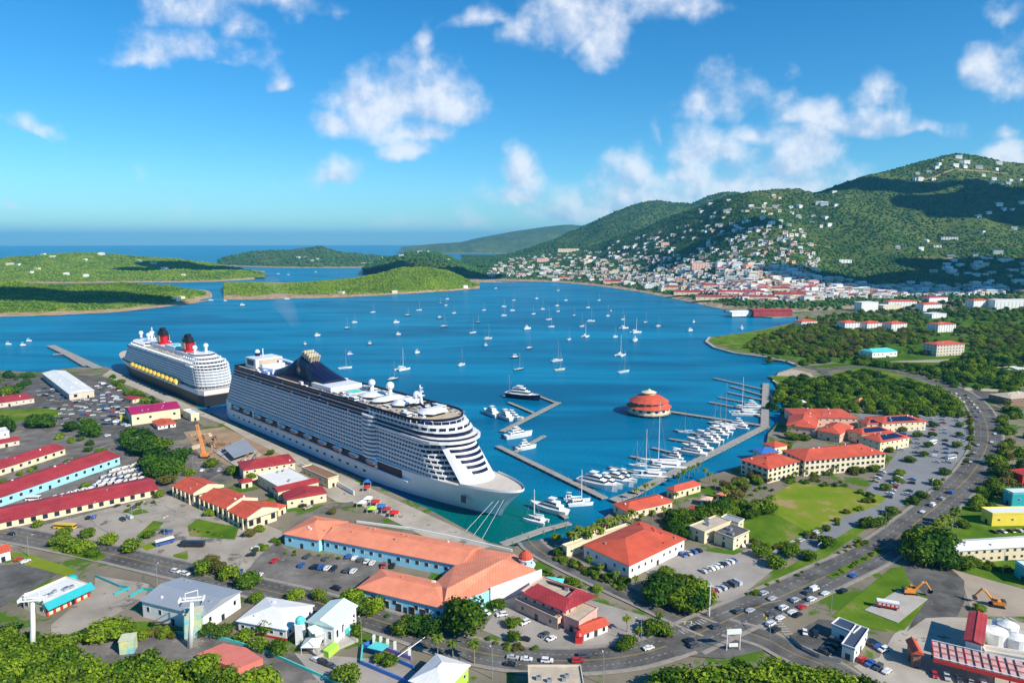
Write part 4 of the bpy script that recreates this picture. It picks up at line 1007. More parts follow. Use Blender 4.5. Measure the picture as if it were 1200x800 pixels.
t = bld('market_hall', 'long low shopping hall with crimson roof and cream pilasters, lowest of the left-hand halls', (-60, 625), (186, 572.5), (181, 557), 4.5, roof='gable', rh=2.6, rm=CRIMSON, sp=5.2, ww=2.2, wh=2.4, frame=BROWNW, door=False)
t = bld('market_hall', 'long crimson roofed hall with pale blue wall beside the crowded boat yard', (-60, 603), (142, 534), (134, 522.5), 6, roof='gable', rh=2.8, wall=LBLUE, rm=CRIMSON, sp=6, ww=2, wh=2)
t = bld('market_hall', 'short end of crimson roofed hall above the boat yard hall at left', (-60, 568), (78, 524.5), (70, 517), 5, roof='gable', rh=2.4, wall=CREAM, rm=CRIMSON, sp=6, ww=2, wh=2)
bld('shop', 'crimson roofed cream shop by the far left trees', (-30, 476), (41, 466), (37, 459), 5, roof='hip', rh=2.5, wall=BEIGE, rm=CRIMSON, sp=5)
bld('shop', 'small white flat roofed block at the left edge between tree clumps', (-20, 511), (12, 506), (8, 501), 7, roof='flat', wall=WHITE, rm=WROOF, floors=2)
bld('shop', 'low crimson roofed shop in front of the small white block', (-20, 523), (24, 515), (20, 511), 4, roof='gable', rh=1.5, wall=BEIGE, rm=CRIMSON, sp=5)
bld('warehouse', 'long white roofed warehouse standing alone beside the pier head', (49, 437), (80, 461), (105, 453), 7, roof='gable', rh=2.2, wall=BEIGE, rm=WROOF, sp=9, ww=3, wh=3, ridge='u')
t = bld('warehouse', 'cream warehouse with magenta roof near the stern of the ships', (153, 485.5), (212, 477.5), (206, 469.5), 10, roof='gable', rh=3, wall=CREAM, rm=MAGENTA, sp=8, ww=2, wh=2)
bld('shop', 'low cream annex at the right end of the magenta roofed warehouse', (213, 481), (223, 486), (228, 481), 6, roof='flat', wall=CREAM, rm=WROOF)
bld('canopy_shop', 'small red roofed stand in front of the magenta roofed warehouse', (184, 499), (207, 495.5), (205, 489), 3.4, roof='gable', rh=1.2, wall=WHITE, rm=REDROOF, sp=3)
bld('shop', 'tiny yellow shed between parked cars and the magenta roofed warehouse', (139, 488), (151, 488), (151, 483), 4, roof='flat', wall=YELLOW, rm=TANROOF)
bld('shop', 'small cream hut with pink roof in the far car park', (144, 466), (155, 468), (156, 463), 4, roof='gable', rh=1.5, wall=CREAM, rm=CRIMSON, sp=3)
for lab, E1, E2, P3 in (('red gabled terminal pavilion with dark colonnade, nearest the big dark trees', (201, 569), (226, 580), (261, 569)),
                        ('middle red gabled terminal pavilion between its two neighbours', (232, 583), (265, 597), (299, 584)),
                        ('lowest red gabled terminal pavilion next to the round lawn', (266, 598), (289, 609), (329, 598))):
    t = bld('terminal_pavilion', lab, E1, E2, P3, 6.5, roof='gable', rh=3.2, wall=CREAM, rm=REDROOF, ridge='u', sp=4, ww=2.4, wh=3, frame=BROWNW, group=None)
    ctr, w, d, rz = rect3(E1, E2, P3, 8.5)      # cream curved gable at the end and a dark colonnade
    mb = MB(); pts = [(-d/2, 0), (-d/2, 1.4), (-d*.18, 3.6), (0, 4.6), (d*.18, 3.6), (d/2, 1.4), (d/2, 0)]
    vs = [(w/2+.05, y, 6.2+z) for y, z in pts]+[(w/2+.75, y, 6.2+z) for y, z in pts]; n = len(pts)
    mb.add(vs, [tuple(range(n))[::-1], tuple(range(n, 2*n))]+[(i, i+1, n+i+1, n+i) for i in range(n-1)], CREAM); mb.build('gable_end', t, (0, 0, 0), rz)
    for i in range(int(w/5)):
        mb = MB(); mb.box(-w/2+2+i*5-.35, -w/2+2+i*5+.35, -d/2-.6, -d/2+.1, 0, 6.3, CREAM); mb.build('column', t, (0, 0, 0), rz)
t = bld('terminal', 'two storey cream terminal with crimson hip roof beside the construction site', (284, 551), (347, 541), (340, 531), 8, roof='hip', rh=3, wall=CREAM, rm=CRIMSON, floors=2, sp=4.5)
bld('terminal', 'broad white flat roof hall between the red roofed terminal blocks', (300, 557), (326, 572), (364, 561), 6, roof='flat', wall=CREAM, rm=WROOF, sp=5, units=3)
bld('terminal', 'narrow red roofed wing in front of the white flat roof hall', (325, 576), (375, 564), (371, 559), 6, roof='gable', rh=1.6, wall=CREAM, rm=CRIMSON, sp=4)
bld('terminal', 'cream gabled entrance house with red roof facing the quay road', (335, 586), (384, 577.5), (373, 570), 5.5, roof='gable', rh=2.6, wall=CREAM, rm=CRIMSON, sp=5, ridge='v')
bld('pavilion', 'small arcaded house with red roof left of the service road', (297, 592), (326, 597), (330, 590), 4.5, roof='hip', rh=2, wall=CREAM, rm=REDROOF, sp=3, wh=2)
bld('pavilion', 'small cream gatehouse with red roof among bushes by the red terminal', (282, 566), (297, 563), (294, 559), 4, roof='hip', rh=1.6, wall=CREAM, rm=CRIMSON, sp=3)
bld('store', 'brown roofless looking store behind the white quay wall', (352, 548), (384, 562), (391, 555), 6, roof='flat', wall=CREAM, rm=BROWNW, sp=6)

# orange roofed shopping court
t = thing('shopping_court', 'large light blue shopping court under one joined orange roof', 'building', (*G(470, 660, 2).xy, 2))
k = dict(wall=LBLUE, rm=ORANGE, sp=5, ww=1.8, wh=1.8)
wing(t, (331, 625), (374, 633), (411, 611), 6.5, roof='hip', rh=3.4, **k)
wing(t, (377, 631), (541, 663), (500, 628.5), 6.5, roof='gable', rh=3.0, **k)
wing(t, (417, 688.5), (521, 713), (452, 667), 6.5, roof='hip', rh=3.0, **k)
z = 8.5; ev = [G(*p, z) for p in ((508, 684), (519, 713), (629, 668.5), (603, 648.5), (548, 639.5), (534, 661))]; rd = [G(524, 689, 12.2), G(590, 655, 12.2)]
mb = MB(); mb.prism([(p.x-t.location.x, p.y-t.location.y) for p in ev], -.2, 6.4, LBLUE); mb.build('wall', t)
mb = MB(); o_ = t.location; vs = [p-o_ for p in ev]+[p-o_ for p in rd]
mb.add(vs, [(0, 1, 6), (1, 2, 7, 6), (2, 3, 7), (3, 4, 7), (4, 5, 7), (5, 0, 6, 7)], ORANGE); mb.build('roof', t)
a, b = G(519, 716, 2)-o_, G(629, 684, 2)-o_; d = (b-a); n_ = Vector((d.y, -d.x, 0)).normalized()
ang = math.atan2(n_.y, n_.x)+math.pi/2
for i in range(9):
    p = ev[1]-o_+(ev[2]-ev[1])*((i+.5)/9); link('window', window_mesh(1.8, 1.8), t, (p.x+n_.x*.1, p.y+n_.y*.1, 3), ang)
mb = MB(); p, q = G(574, 691, 8.5)-o_, G(634, 669, 8.5)-o_; dd = (q-p).normalized(); nn = Vector((dd.y, -dd.x, 0))*.6
mb.prism([(x.x, x.y) for x in (p, q, q+nn, p+nn)], 0, 7.6, WHITE); mb.build('parapet_wall', t)
for i in range(16):      # arcade columns of the court
    p = G(412+i*7.4, 651+i*1.4, 2)-o_; mb = MB(); mb.box(p.x-.25, p.x+.25, p.y-.25, p.y+.25, 0, 5.6, WHITE); mb.build('arcade_column', t)
for i in range(5):
    p = G(424+i*18, 716-11+i*4.6, 2)-o_
for (x, y) in ((423, 701), (440, 705), (457, 709), (472, 712), (487, 716), (500, 719)):
    w_ = window_mesh(2.6, 3.4, PEACH); p = G(x, y, 2)-o_; ctr, w2, d2, rz2 = rect3((417, 688.5), (521, 713), (452, 667), 8.5); cl = ctr-o_
    u2 = Vector((math.cos(rz2), math.sin(rz2), 0)); n2 = Vector((u2.y, -u2.x, 0)); s = (p-cl).dot(u2); pp = cl+u2*s+n2*(d2/2-.7+.08)
    link('painted_door', w_, t, (pp.x, pp.y, 1.8), rz2)
# round blue and white tower with red dome
p = G(616, 676, 2); t = thing('clock_tower', 'round light blue tower with small red dome at the corner of the shopping court', 'tower', p)
mb = MB(); mb.lathe([(4.0, 0), (3.8, 6), (4.2, 6.4), (3.3, 7.2), (3.0, 9.2)], LBLUE, 12); mb.build('tower_wall', t)
mb = MB(); mb.lathe([(4.6, 6.2), (4.6, 6.7)], WHITE, 12); mb.lathe([(3.5, 9.2), (3.5, 9.7)], WHITE, 12); mb.build('cornice', t)
mb = MB(); mb.lathe([(3.4, 9.7), (3.1, 11), (2.2, 12.2), (.8, 13), (.1, 13.8)], REDROOF, 12); mb.build('dome', t)
for i in range(6): link('window', window_mesh(.9, 1.2), t, (3.1*math.cos(i-2.6), 3.1*math.sin(i-2.6), 8.1), i-2.6+math.pi/2)
bld('snack_bar', 'red snack bar with turquoise tent top beside the blue tower', (632, 682), (659, 685), (656, 677), 3.6, roof='hip', rh=1.5, wall=REDP, rm=TURQ, sp=3)
# pink restaurant
t = thing('restaurant', 'pink two level fast food restaurant with red roofs in its own car park', 'restaurant', (*G(655, 735, 2).xy, 2))
wing(t, (609, 694), (664, 715), (698, 698), 8, roof='flat', wall=PINK, rm=TANROOF, sp=4, floors=2, units=5, wallm2=PINK, spandrel=BEIGE)
def slab(parent, name, px, z0, z1, m):
    o_ = parent.location; w = [G(x, y, z1)-o_ for x, y in px]; mb = MB(); mb.prism([(p.x, p.y) for p in w], z0-o_.z, z1-o_.z, m); return mb.build(name, parent)
def slope(parent, name, a, b, c, d, z0, z1, m):   # roof strip: a-b low edge at z0, c-d high edge at z1 (pixels)
    o_ = parent.location; A, B, C_, D_ = G(*a, z0)-o_, G(*b, z0)-o_, G(*c, z1)-o_, G(*d, z1)-o_
    mb = MB(); vs = [A, B, C_, D_]+[v-Vector((0, 0, .25)) for v in (A, B, C_, D_)]; mb.add(vs, [(0,1,2,3),(7,6,5,4),(0,4,5,1),(1,5,6,2),(2,6,7,3),(3,7,4,0)], m); return mb.build(name, parent)
slope(t, 'roof', (612, 695), (661, 716), (668, 701), (630, 683), 10.6, 12.4, CRIMSON)
slope(t, 'roof', (661, 716), (699, 698.5), (676, 689), (664, 699), 10.6, 12.4, CRIMSON)
slope(t, 'roof', (640, 679), (699, 697), (676, 690), (648, 681), 10.7, 12.2, CRIMSON)
wing(t, (658, 722), (679, 731), (706, 715), 5.2, roof='flat', wall=PINK, rm=TANROOF, sp=4)
wing(t, (684, 743), (715, 731), (702, 722), 3.4, roof='gable', rh=1.3, wall=WHITE, rm=REDROOF, sp=3, wh=1.8)
wing(t, (603, 703), (655, 727), (658, 724), 4.4, roof='flat', wall=PEACH, rm=TANROOF, sp=6, wh=1.6)
for (x, y) in ((636, 722), (652, 730), (678, 752)):
    p = G(x, y, 2)-t.location; mb = MB(); mb.box(p.x-1.4, p.x+1.4, p.y-1.2, p.y+1.2, 0, 3.4, REDP); mb.lathe([(1.9, 3.4), (1.2, 4.4), (.1, 5)], REDP, 8, (p.x, p.y, 0)); mb.build('red_porch', t)
# the broad red roof in the middle
t = bld('office_building', 'broad white building with one large red pyramid roof, right of the shopping court', (682, 638), (737.5, 663), (817.5, 636), 7, roof='hip', rh=4.2, wall=WHITE, rm=REDROOF, floors=1, sp=4.6, ww=1.2, wh=1.6)
bld('promenade_hall', 'narrow cream hall with flat cream roof behind the big red pyramid roof', (664, 643), (741, 617), (739, 612), 5, roof='flat', wall=CREAM, rm=CREAM, sp=6)
bld('promenade_hall', 'thin red roofed hall beside the marina palms', (690, 622), (712, 616), (709, 612), 4.5, roof='gable', rh=1.2, wall=CREAM, rm=REDROOF, sp=4)
for lab, E1, E2, P3, kk in (('tan walled office block with dark flat roof beside the playing field', (835, 623), (860, 632.5), (883, 624), dict(rm=TAR, units=2)),
                       ('cream office block with pale flat roof left of its dark roofed neighbour', (806, 617), (826, 625), (862, 613), dict(rm=TANROOF, units=2)),
                       ('small rear office block with grey flat roof touching the playing field', (843, 607), (866, 614), (876, 610), dict(rm=GREYROOF))):
    bld('office_block', lab, E1, E2, P3, 6, roof='flat', wall=CREAM, floors=2, sp=5, **kk)
t = bld('restaurant_row', 'long red roofed restaurant row right behind the marina boardwalk', (717, 590), (735, 600), (787, 586), 5, roof='hip', rh=2.2, wall=CREAM, rm=REDROOF, sp=4, wh=1.8)
bld('restaurant_row', 'short red roofed cafe to the right of the long marina restaurant row', (790, 576), (823, 567), (818, 561.5), 5, roof='hip', rh=2, wall=CREAM, rm=REDROOF, sp=4, wh=1.8)
bld('kiosk', 'turquoise kiosk with pink roof in the trees right of the marina', (820, 585), (834, 587), (835, 582), 4, roof='hip', rh=1.2, wall=TURQ, rm=PEACH, sp=3)
bld('kiosk', 'tiny cream kiosk with orange roof above the turquoise kiosk', (838, 579), (851, 581), (852, 577), 3.6, roof='hip', rh=1.2, wall=CREAM, rm=ORANGE, sp=3)
bld('kiosk', 'tiny white kiosk with red roof below the turquoise kiosk', (806, 595), (814, 597), (816, 593), 4, roof='hip', rh=1.2, wall=WHITE, rm=REDROOF, sp=3)
bld('hotel_wing', 'three storey cream block with red hip roof nearest the marina quay', (867, 538), (900.5, 549.5), (936, 539), 10, roof='hip', rh=3, wall=CREAM, rm=REDROOF, floors=3, sp=3.9, ww=2.2, wh=1.8)
t = bld('hotel_wing', 'longest three storey cream block with red roof above the playing field', (915, 527), (943, 540), (1017, 522.5), 11, roof='hip', rh=3.4, wall=CREAM, rm=REDROOF, floors=3, sp=3.9, ww=2.2, wh=1.8)
bld('hotel_tower', 'cream stair block with small red roof in front of the long red roofed wing', (962, 541), (974, 543), (982, 538), 7, roof='hip', rh=1.6, wall=CREAM, rm=REDROOF, floors=2, sp=4)
bld('hotel_wing', 'low block with bright blue roof beside the three storey cream block', (881, 525), (892, 531), (907, 526), 6, roof='hip', rh=2, wall=CREAM, rm=BLUE, sp=4)
bld('hotel_wing', 'small red roofed block just behind the blue roofed block', (893, 519), (908, 524), (918, 519), 6, roof='hip', rh=2, wall=CREAM, rm=REDROOF, sp=4)
bld('villa', 'rearmost long red roofed resort villa near the white gazebo', (934, 489), (1006, 490), (1004, 479), 8, roof='hip', rh=3.2, wall=PEACH, rm=REDROOF, floors=2, sp=5)
bld('villa', 'red hip roofed villa at the water end of the resort', (921, 498), (957, 502), (958, 488), 7, roof='hip', rh=4, wall=PEACH, rm=REDROOF, floors=1, sp=5)
bld('villa', 'red roofed villa in the middle between the water villa and the solar roofs', (957, 504), (985, 509), (996, 498), 7, roof='hip', rh=3.4, wall=PEACH, rm=REDROOF, floors=1, sp=5)
def solar(E1, E2, P3, lab, eave=8):
    t = bld('villa', lab, E1, E2, P3, eave, roof='hip', rh=2.8, wall=CREAM, rm=REDROOF, floors=2, sp=4.5)
    ctr, w, d, rz = rect3(E1, E2, P3, 2+eave)
    a, b = w/2, d/2; h = 2.8
    for sx in ((-1, 1)):
        mb = MB()
        if w >= d:
            r = (a-b)
            q = lambda x, f: (x, sx*-b*(1-f), eave+h*f+.12)
            mb.add([q(-r-(b*.45), .18), q(r+b*.45, .18), q(r*.95+.2, .85), q(-r*.95-.2, .85)], [(0, 1, 2, 3)], SOLAR)
        else:
            r = (b-a); q = lambda y, f: (sx*a*(1-f), y, eave+h*f+.12)
            mb.add([q(-r-(a*.45), .18), q(r+a*.45, .18), q(r*.95+.2, .85), q(-r*.95-.2, .85)], [(0, 1, 2, 3)], SOLAR)
        mb.build('solar_panels', t, (0, 0, 0), rz)
solar((1012, 488), (1034, 496), (1053, 482), 'villa whose red roof carries the largest solar panels, closest to the car park trees')
solar((992, 503), (1010, 509), (1028, 499), 'solar roofed villa left of the other solar roofed villas')
solar((1008, 511), (1032, 518), (1046, 506), 'solar roofed villa in front of the others beside the car park')
solar((1004, 492), (1016, 497), (1024, 491), 'smallest solar roofed villa tucked behind its neighbours', 7)
# lower right: workshops and depot
bld('warehouse', 'yellow painted warehouse with white roof at the right edge', (1148, 595), (1163, 603), (1245, 594), 7, roof='flat', wall=YELLOW, rm=WROOF, sp=7, wh=.9)
bld('warehouse', 'teal and white block behind the yellow warehouse', (1174, 573), (1187, 579), (1225, 574), 8, roof='flat', wall=TEAL, rm=WROOF, sp=7)
bld('apartment_block', 'two storey cream block with long white roof at the right', (1113, 646), (1250, 637), (1108, 633), 7, roof='gable', rh=1.6, wall=CREAM, rm=WROOF, floors=2, sp=4, frame=BEIGE)
bld('warehouse', 'teal walled block cut by the right edge below the cream two storey block', (1187, 657), (1210, 672), (1245, 655), 7, roof='flat', wall=TEAL, rm=WROOF, sp=7)
SLATE = mat('slate_blue_roof', (.045, .065, .11), .6, .12, .3, wave=(0, 1.2, .85))
t = thing('garage', 'white L shaped garage with slate blue roof beside the road junction', 'building', (*G(1000, 765, 2).xy, 2))
wing(t, (972, 732), (1001, 744), (983, 724), 5, roof='flat', wall=WHITE, rm=SLATE, sp=5, wallm2=WHITE)
wing(t, (984, 756), (1003, 763), (1031, 742), 5.02, roof='flat', wall=WHITE, rm=SLATE, sp=5, wallm2=WHITE)
bld('shed', 'small red roofed shed with dark front standing in the depot yard', (1069, 765), (1083, 767), (1083, 752), 6, roof='gable', rh=1.5, wall=BROWNW, rm=REDROOF, sp=4)
bld('container_shed', 'tall crimson roofed store next to the white tanks', (1129, 749), (1153, 756), (1156, 720), 9, roof='gable', rh=.8, wall=WHITE, rm=CRIMSON, sp=6)
# lower left
bld('shop', 'white shop with red roof at the left edge beside the highway', (-25, 655), (14, 644), (4, 638), 5, roof='gable', rh=1.6, wall=WHITE, rm=REDROOF, sp=5)
t = bld('restaurant', 'white roofed fast food restaurant with teal canopy and red pilasters', (6, 711), (52, 711), (66, 677), 5, roof='flat', wall=CREAM, rm=WROOF, sp=5, units=4, geo=None)
KILL = t
# the teal canopied restaurant is laid out along its long right-hand side
for c in list(KILL.children_recursive): bpy.data.objects.remove(c)
bpy.data.objects.remove(KILL)
t = bld('restaurant', 'white roofed fast food restaurant with teal canopy and red pilasters', (52, 710), (106, 685), (30, 697), 5.2, roof='flat', wall=CREAM, rm=WROOF, sp=4, ww=2, wh=1.8, units=4)
ctr, w, d, rz = rect3((52, 710), (106, 685), (30, 697), 7.2); s_ = 1
mb = MB(); mb.add([(-w/2, -d/2-2.2, 3.9), (w/2+.6, -d/2-2.2, 3.9), (w/2+.6, -d/2+.4, 6.3), (-w/2, -d/2+.4, 6.3), (-w/2, -d/2-2.2, 3.6), (w/2+.6, -d/2-2.2, 3.6), (w/2+.6, -d/2+.4, 6.0), (-w/2, -d/2+.4, 6.0)], [(0,1,2,3),(7,6,5,4),(0,4,5,1),(1,5,6,2),(3,7,4,0)], TEAL); mb.build('canopy', t, (0, 0, 0), rz)
for i in range(7):
    mb = MB(); mb.box(-w/2+1+i*(w-2)/6-.4, -w/2+1+i*(w-2)/6+.4, -d/2-.15, -d/2+.3, 0, 4.4, REDP); mb.build('pilaster', t, (0, 0, 0), rz)
p = G(85, 688, 2); t = thing('water_tank', 'teal ball shaped tank behind the fast food restaurant', 'tank', p); mb = MB(); mb.ball((0, 0, 4), 2.6, TEAL, 12, (1, 1, .8)); mb.build('tank_shell', t, smooth=True); mb = MB(); mb.lathe([(2.2, 0), (2.2, 2.4)], DARKM, 10); mb.build('tank_base', t)
t = bld('warehouse', 'grey metal roofed warehouse with white gable wall beside the mural towers', (238, 722), (284, 692), (139, 717), 7.5, roof='gable', rh=2.2, wall=WHITE, rm=GREYROOF, ridge='v', sp=6, wh=2)
bld('shed', 'white low roofed hall with dark red base next to the aerial tram station', (276, 727), (336, 738), (326, 701), 5, roof='hip', rh=2.4, wall=WHITE, rm=WROOF, sp=4, spandrel=REDP)
WTEAL = mat('white_green_roof', (.62, .76, .72), .5, .06, .3, wave=(0, 1, .9))
t = thing('tram_station', 'aerial tram station with stepped white roofs on slim posts', 'station', (*G(380, 760, 2).xy, 2))
wing(t, (358, 728), (392, 735), (405, 706), 9, roof='gable', rh=2, wall=WHITE, rm=WTEAL, sp=3, ridge='v', wh=3)
slope(t, 'canopy_roof', (366, 742), (405, 723), (406, 716), (360, 735), 9, 10.5, WTEAL)
slope(t, 'canopy_roof', (370, 745), (417, 724), (405, 718), (367, 737), 7.6, 9, WTEAL)
o_ = t.location
for i in range(8):
    p = G(368+i*7, 767-i*3.2, 2)-o_; mb = MB(); mb.tube([p, p+Vector((0, 0, 6.5))], .14, WHITE, 6); mb.build('post', t)
    p = G(352+i*9, 779-i*.5+i*2.5, 2)-o_
slab(t, 'platform', [(352, 752), (372, 768), (420, 748), (400, 735)], 2, 3.2, CONC); slab(t, 'stair_flank', [(378, 761), (385, 764), (397, 754), (391, 751)], 2, 4.5, LIME)
mb = MB(); p = G(407, 744, 2)-o_; mb.box(p.x-2.5, p.x+2.5, p.y-2, p.y+2, 0, 3.4, TURQ); mb.build('ticket_box', t)
mb = MB(); p = G(353, 752, 2)-o_; mb.box(p.x-1.6, p.x+1.6, p.y-2, p.y+2, 0, 8.4, WHITE); mb.ball((p.x, p.y, 9), 2, TURQ, 10); mb.build('drive_housing', t)
slab(t, 'green_awning', [(430, 758), (447, 762), (457, 755), (440, 751)], 5.2, 5.4, TURQ)
def kiosk_tent(px, py, w, lab, m=WROOF, wall=WHITE, h=3, cat='tent'):
    p = G(px, py, 2); t = thing('tent', lab, cat, p)
    mb = MB(); mb.add([(-w/2, -w/2, h), (w/2, -w/2, h), (w/2, w/2, h), (-w/2, w/2, h), (0, 0, h+w*.28)], [(0,1,4),(1,2,4),(2,3,4),(3,0,4),(3,2,1,0)], m); mb.build('tent_roof', t)
    for sx in (-1, 1):
        for sy in (-1, 1): mb = MB(); mb.tube([(sx*w*.46, sy*w*.46, 0), (sx*w*.46, sy*w*.46, h)], .09, wall, 6); mb.build('post', t)
kiosk_tent(366, 761, 7, 'small white tent roof left of the tram station car park')
kiosk_tent(940, 474, 7, 'white gazebo tent on the lawn behind the resort villas')
t = bld('hall', 'white hip roofed hall with lime green walls at the bottom edge', (478, 797), (520, 812), (551, 778), 6, roof='hip', rh=3, wall=LIME, rm=WROOF, sp=4)
# courtyard with white pillars and violet wall
t = thing('courtyard_wall', 'violet and blue walled courtyard with a row of white pillars', 'courtyard', (*G(455, 775, 2).xy, 2)); o_ = t.location
for (a, b, m) in (((426, 758), (485, 784), BLUE), ((437, 756), (482, 773), PURPLE), ((426, 758), (438, 752), BLUE), ((425, 759), (423, 778), TURQ), ((423, 778), (480, 802), BLUE)):
    A, B = G(*a, 2)-o_, G(*b, 2)-o_; d = (B-A).normalized(); n = Vector((-d.y, d.x, 0))*.25; mb = MB(); mb.prism([(q.x, q.y) for q in (A-n, B-n, B+n, A+n)], 0, 1.6, m); mb.build('wall', t)
for (x, y) in ((438.5, 756), (446.5, 758), (454.5, 761), (463, 764), (480, 771)):
    p = G(x, y, 2)-o_; mb = MB(); mb.box(p.x-.5, p.x+.5, p.y-.5, p.y+.5, 0, 4.4, WHITE); mb.build('pillar', t)
for i in range(5):
    A, B = G(466+i*2, 769-i*1.5, 7)-o_, G(490+i*2, 752-i*1.5, 7)-o_; mb = MB(); mb.tube([A, B], .12, WHITE, 5); mb.build('pergola_beam', t)
# mural towers and teal fence
for (x, y, w, h, lab) in ((228, 742, 6.5, 9.5, 'tall mural painted tower box beside the right white pylon'), (151, 762, 5, 5.5, 'small mural painted box on the lane below the grey warehouse')):
    p = G(x, y, 2); t = thing('mural_tower', lab, 'tower', p, .25); mb = MB(); mb.box(-w/2, w/2, -w/2, w/2, 0, h, mat('mural', (.75, .65, .10), .7, 0, .28, col2=(.04, .45, .70))); mb.build('mural_wall', t)
    mb = MB(); mb.box(-w/2-.2, w/2+.2, -w/2-.2, w/2+.2, h, h+.3, mat('pale_cream_roof', (.55, .56, .38), .8, .1, .4)); mb.build('roof', t)
def fence(name, lab, pts, h, m, th=.12, cat='fence', post=0):
    line = [G(*p) for p in pts]; o_ = line[0].copy(); t = thing(name, lab, cat, o_); line = [p-o_ for p in line]
    mb = MB(); strip(mb, line, -th, th, h, m, 0); mb.build('panel', t)
    return t
fence('fence', 'long teal fence curving below the mural towers', [(80, 752), (120, 748), (200, 743), (238, 743), (270, 752), (310, 764), (360, 786), (420, 812)], 1.3, TURQ, .2)
fence('fence', 'teal railing round the fast food forecourt', [(112, 676), (140, 688), (152, 690), (134, 697)], 1.3, TEAL, .12)
fence('fence', 'second teal railing between forecourt and highway', [(152, 700), (168, 691), (180, 693)], 1.3, TEAL, .12)
fence('wall', 'thin white wall running beside the brown store on the quay', [(352, 546), (380, 560), (415, 580)], 3, WHITE, .25, 'wall')
fence('wall', 'low white wall along the harbour side of the shopping court', [(418, 612), (480, 620), (540, 632), (600, 646)], 1.2, WHITE, .3, 'wall')
fence('wall', 'pale boundary wall running up the hill beside the right-hand road', [(1130, 457), (1150, 458), (1175, 459)], 2.4, CREAM, .3, 'wall')
fence('fence', 'grey mesh fence round the lot beside the slate roofed garage', [(925, 748), (940, 762), (960, 772), (985, 778)], 2, STEEL, .04)
# white pylons of the aerial tram
def pylon(x, y, h, lab, lean=0):
    p = G(x, y, 2); t = thing('tram_pylon', lab, 'pylon', p, .2, 'aerial tram pylons')
    mb = MB(); mb.tube([(0, 0, 0), (lean, 0, h*.55), (lean*1.6, 0, h)], [1.15, .85, .65], WHITE, 12); mb.build('mast', t, smooth=True)
    mb = MB(); x0 = lean*1.6
    for s in (-1, 1): mb.box(x0-4.5, x0+4.5, s*1.1-.25, s*1.1+.25, h, h+.5, WHITE); mb.box(x0+s*4.3-.25, x0+s*4.3+.25, -1.5, 1.5, h-.3, h+.9, WHITE)
    mb.build('crossarm', t)
    for s in (-1, 1):
        for k in range(4):
            mb = MB(); c = (x0+s*3.6, -2.4+k*1.5, h-.5); mb.tube([(c[0]-.15, c[1], c[2]), (c[0]+.15, c[1], c[2])], .55, DARKM, 10); mb.build('sheave', t)
    mb = MB(); mb.tube([(x0-2, -1, h+.5), (x0-2, -1, h+3.2)], .15, WHITE, 6); mb.tube([(x0+2, 1, h+.5), (x0+2, 1, h+3.2)], .15, WHITE, 6); mb.tube([(x0-2, -1, h+3.2), (x0+2, 1, h+3.2)], .15, WHITE, 6); mb.build('lifting_frame', t); return t
pylon(38, 768, 22.5, 'left white aerial tram pylon rising from the trees', 1.3)
pylon(223, 758, 19.5, 'right white aerial tram pylon beside the tall mural tower', 1.1)
tag(slab(thing('terrace', 'flat pinkish red roof terrace among the bottom left trees', 'terrace', (*G(268, 768, 2).xy, 2)), 'terrace_floor', [(230, 766), (262, 753), (288, 758), (308, 771), (278, 783)], 2, 4.5, mat('salmon_roof', (.60, .17, .13), .8, .12, .3)), None, None)
# beige roof at the bottom and depots
bld('shop', 'beige flat roofed shop cut by the bottom edge of the view', (618, 806), (686, 806), (686, 780), 6, roof='flat', wall=BEIGE, rm=TANROOF, sp=5, units=4)
# concrete slab with a red and white tank trailer
t = thing('slab', 'square concrete slab on the grass triangle', 'slab', (*G(1050, 710, 2).xy, 2)); slab(t, 'slab_top', [(1013, 714), (1052, 691), (1087, 701), (1052, 729)], 2, 2.45, CONC)
p = G(1040, 712, 2.45); t = thing('trailer', 'red and white sided trailer parked on the concrete slab', 'trailer', p, R(-22)); mb = MB(); mb.box(-4.2, 4.2, -1.2, 1.2, .9, 2.6, REDP); mb.build('trailer_body', t); mb = MB(); mb.box(-4.25, 4.25, -1.25, 1.25, 2.6, 3.3, WHITE); mb.build('trailer_roof', t)
for i in range(5): mb = MB(); mb.box(-3.6+i*1.6, -2.6+i*1.6, -1.24, -1.2, 1.5, 2.3, WHITE); mb.build('window', t)
for x in (-3, 3):
    for s in (-1, 1): mb = MB(); mb.tube([(x, s*1.0, .45), (x, s*1.25, .45)], .45, RUBBER, 12); mb.build('wheel', t)
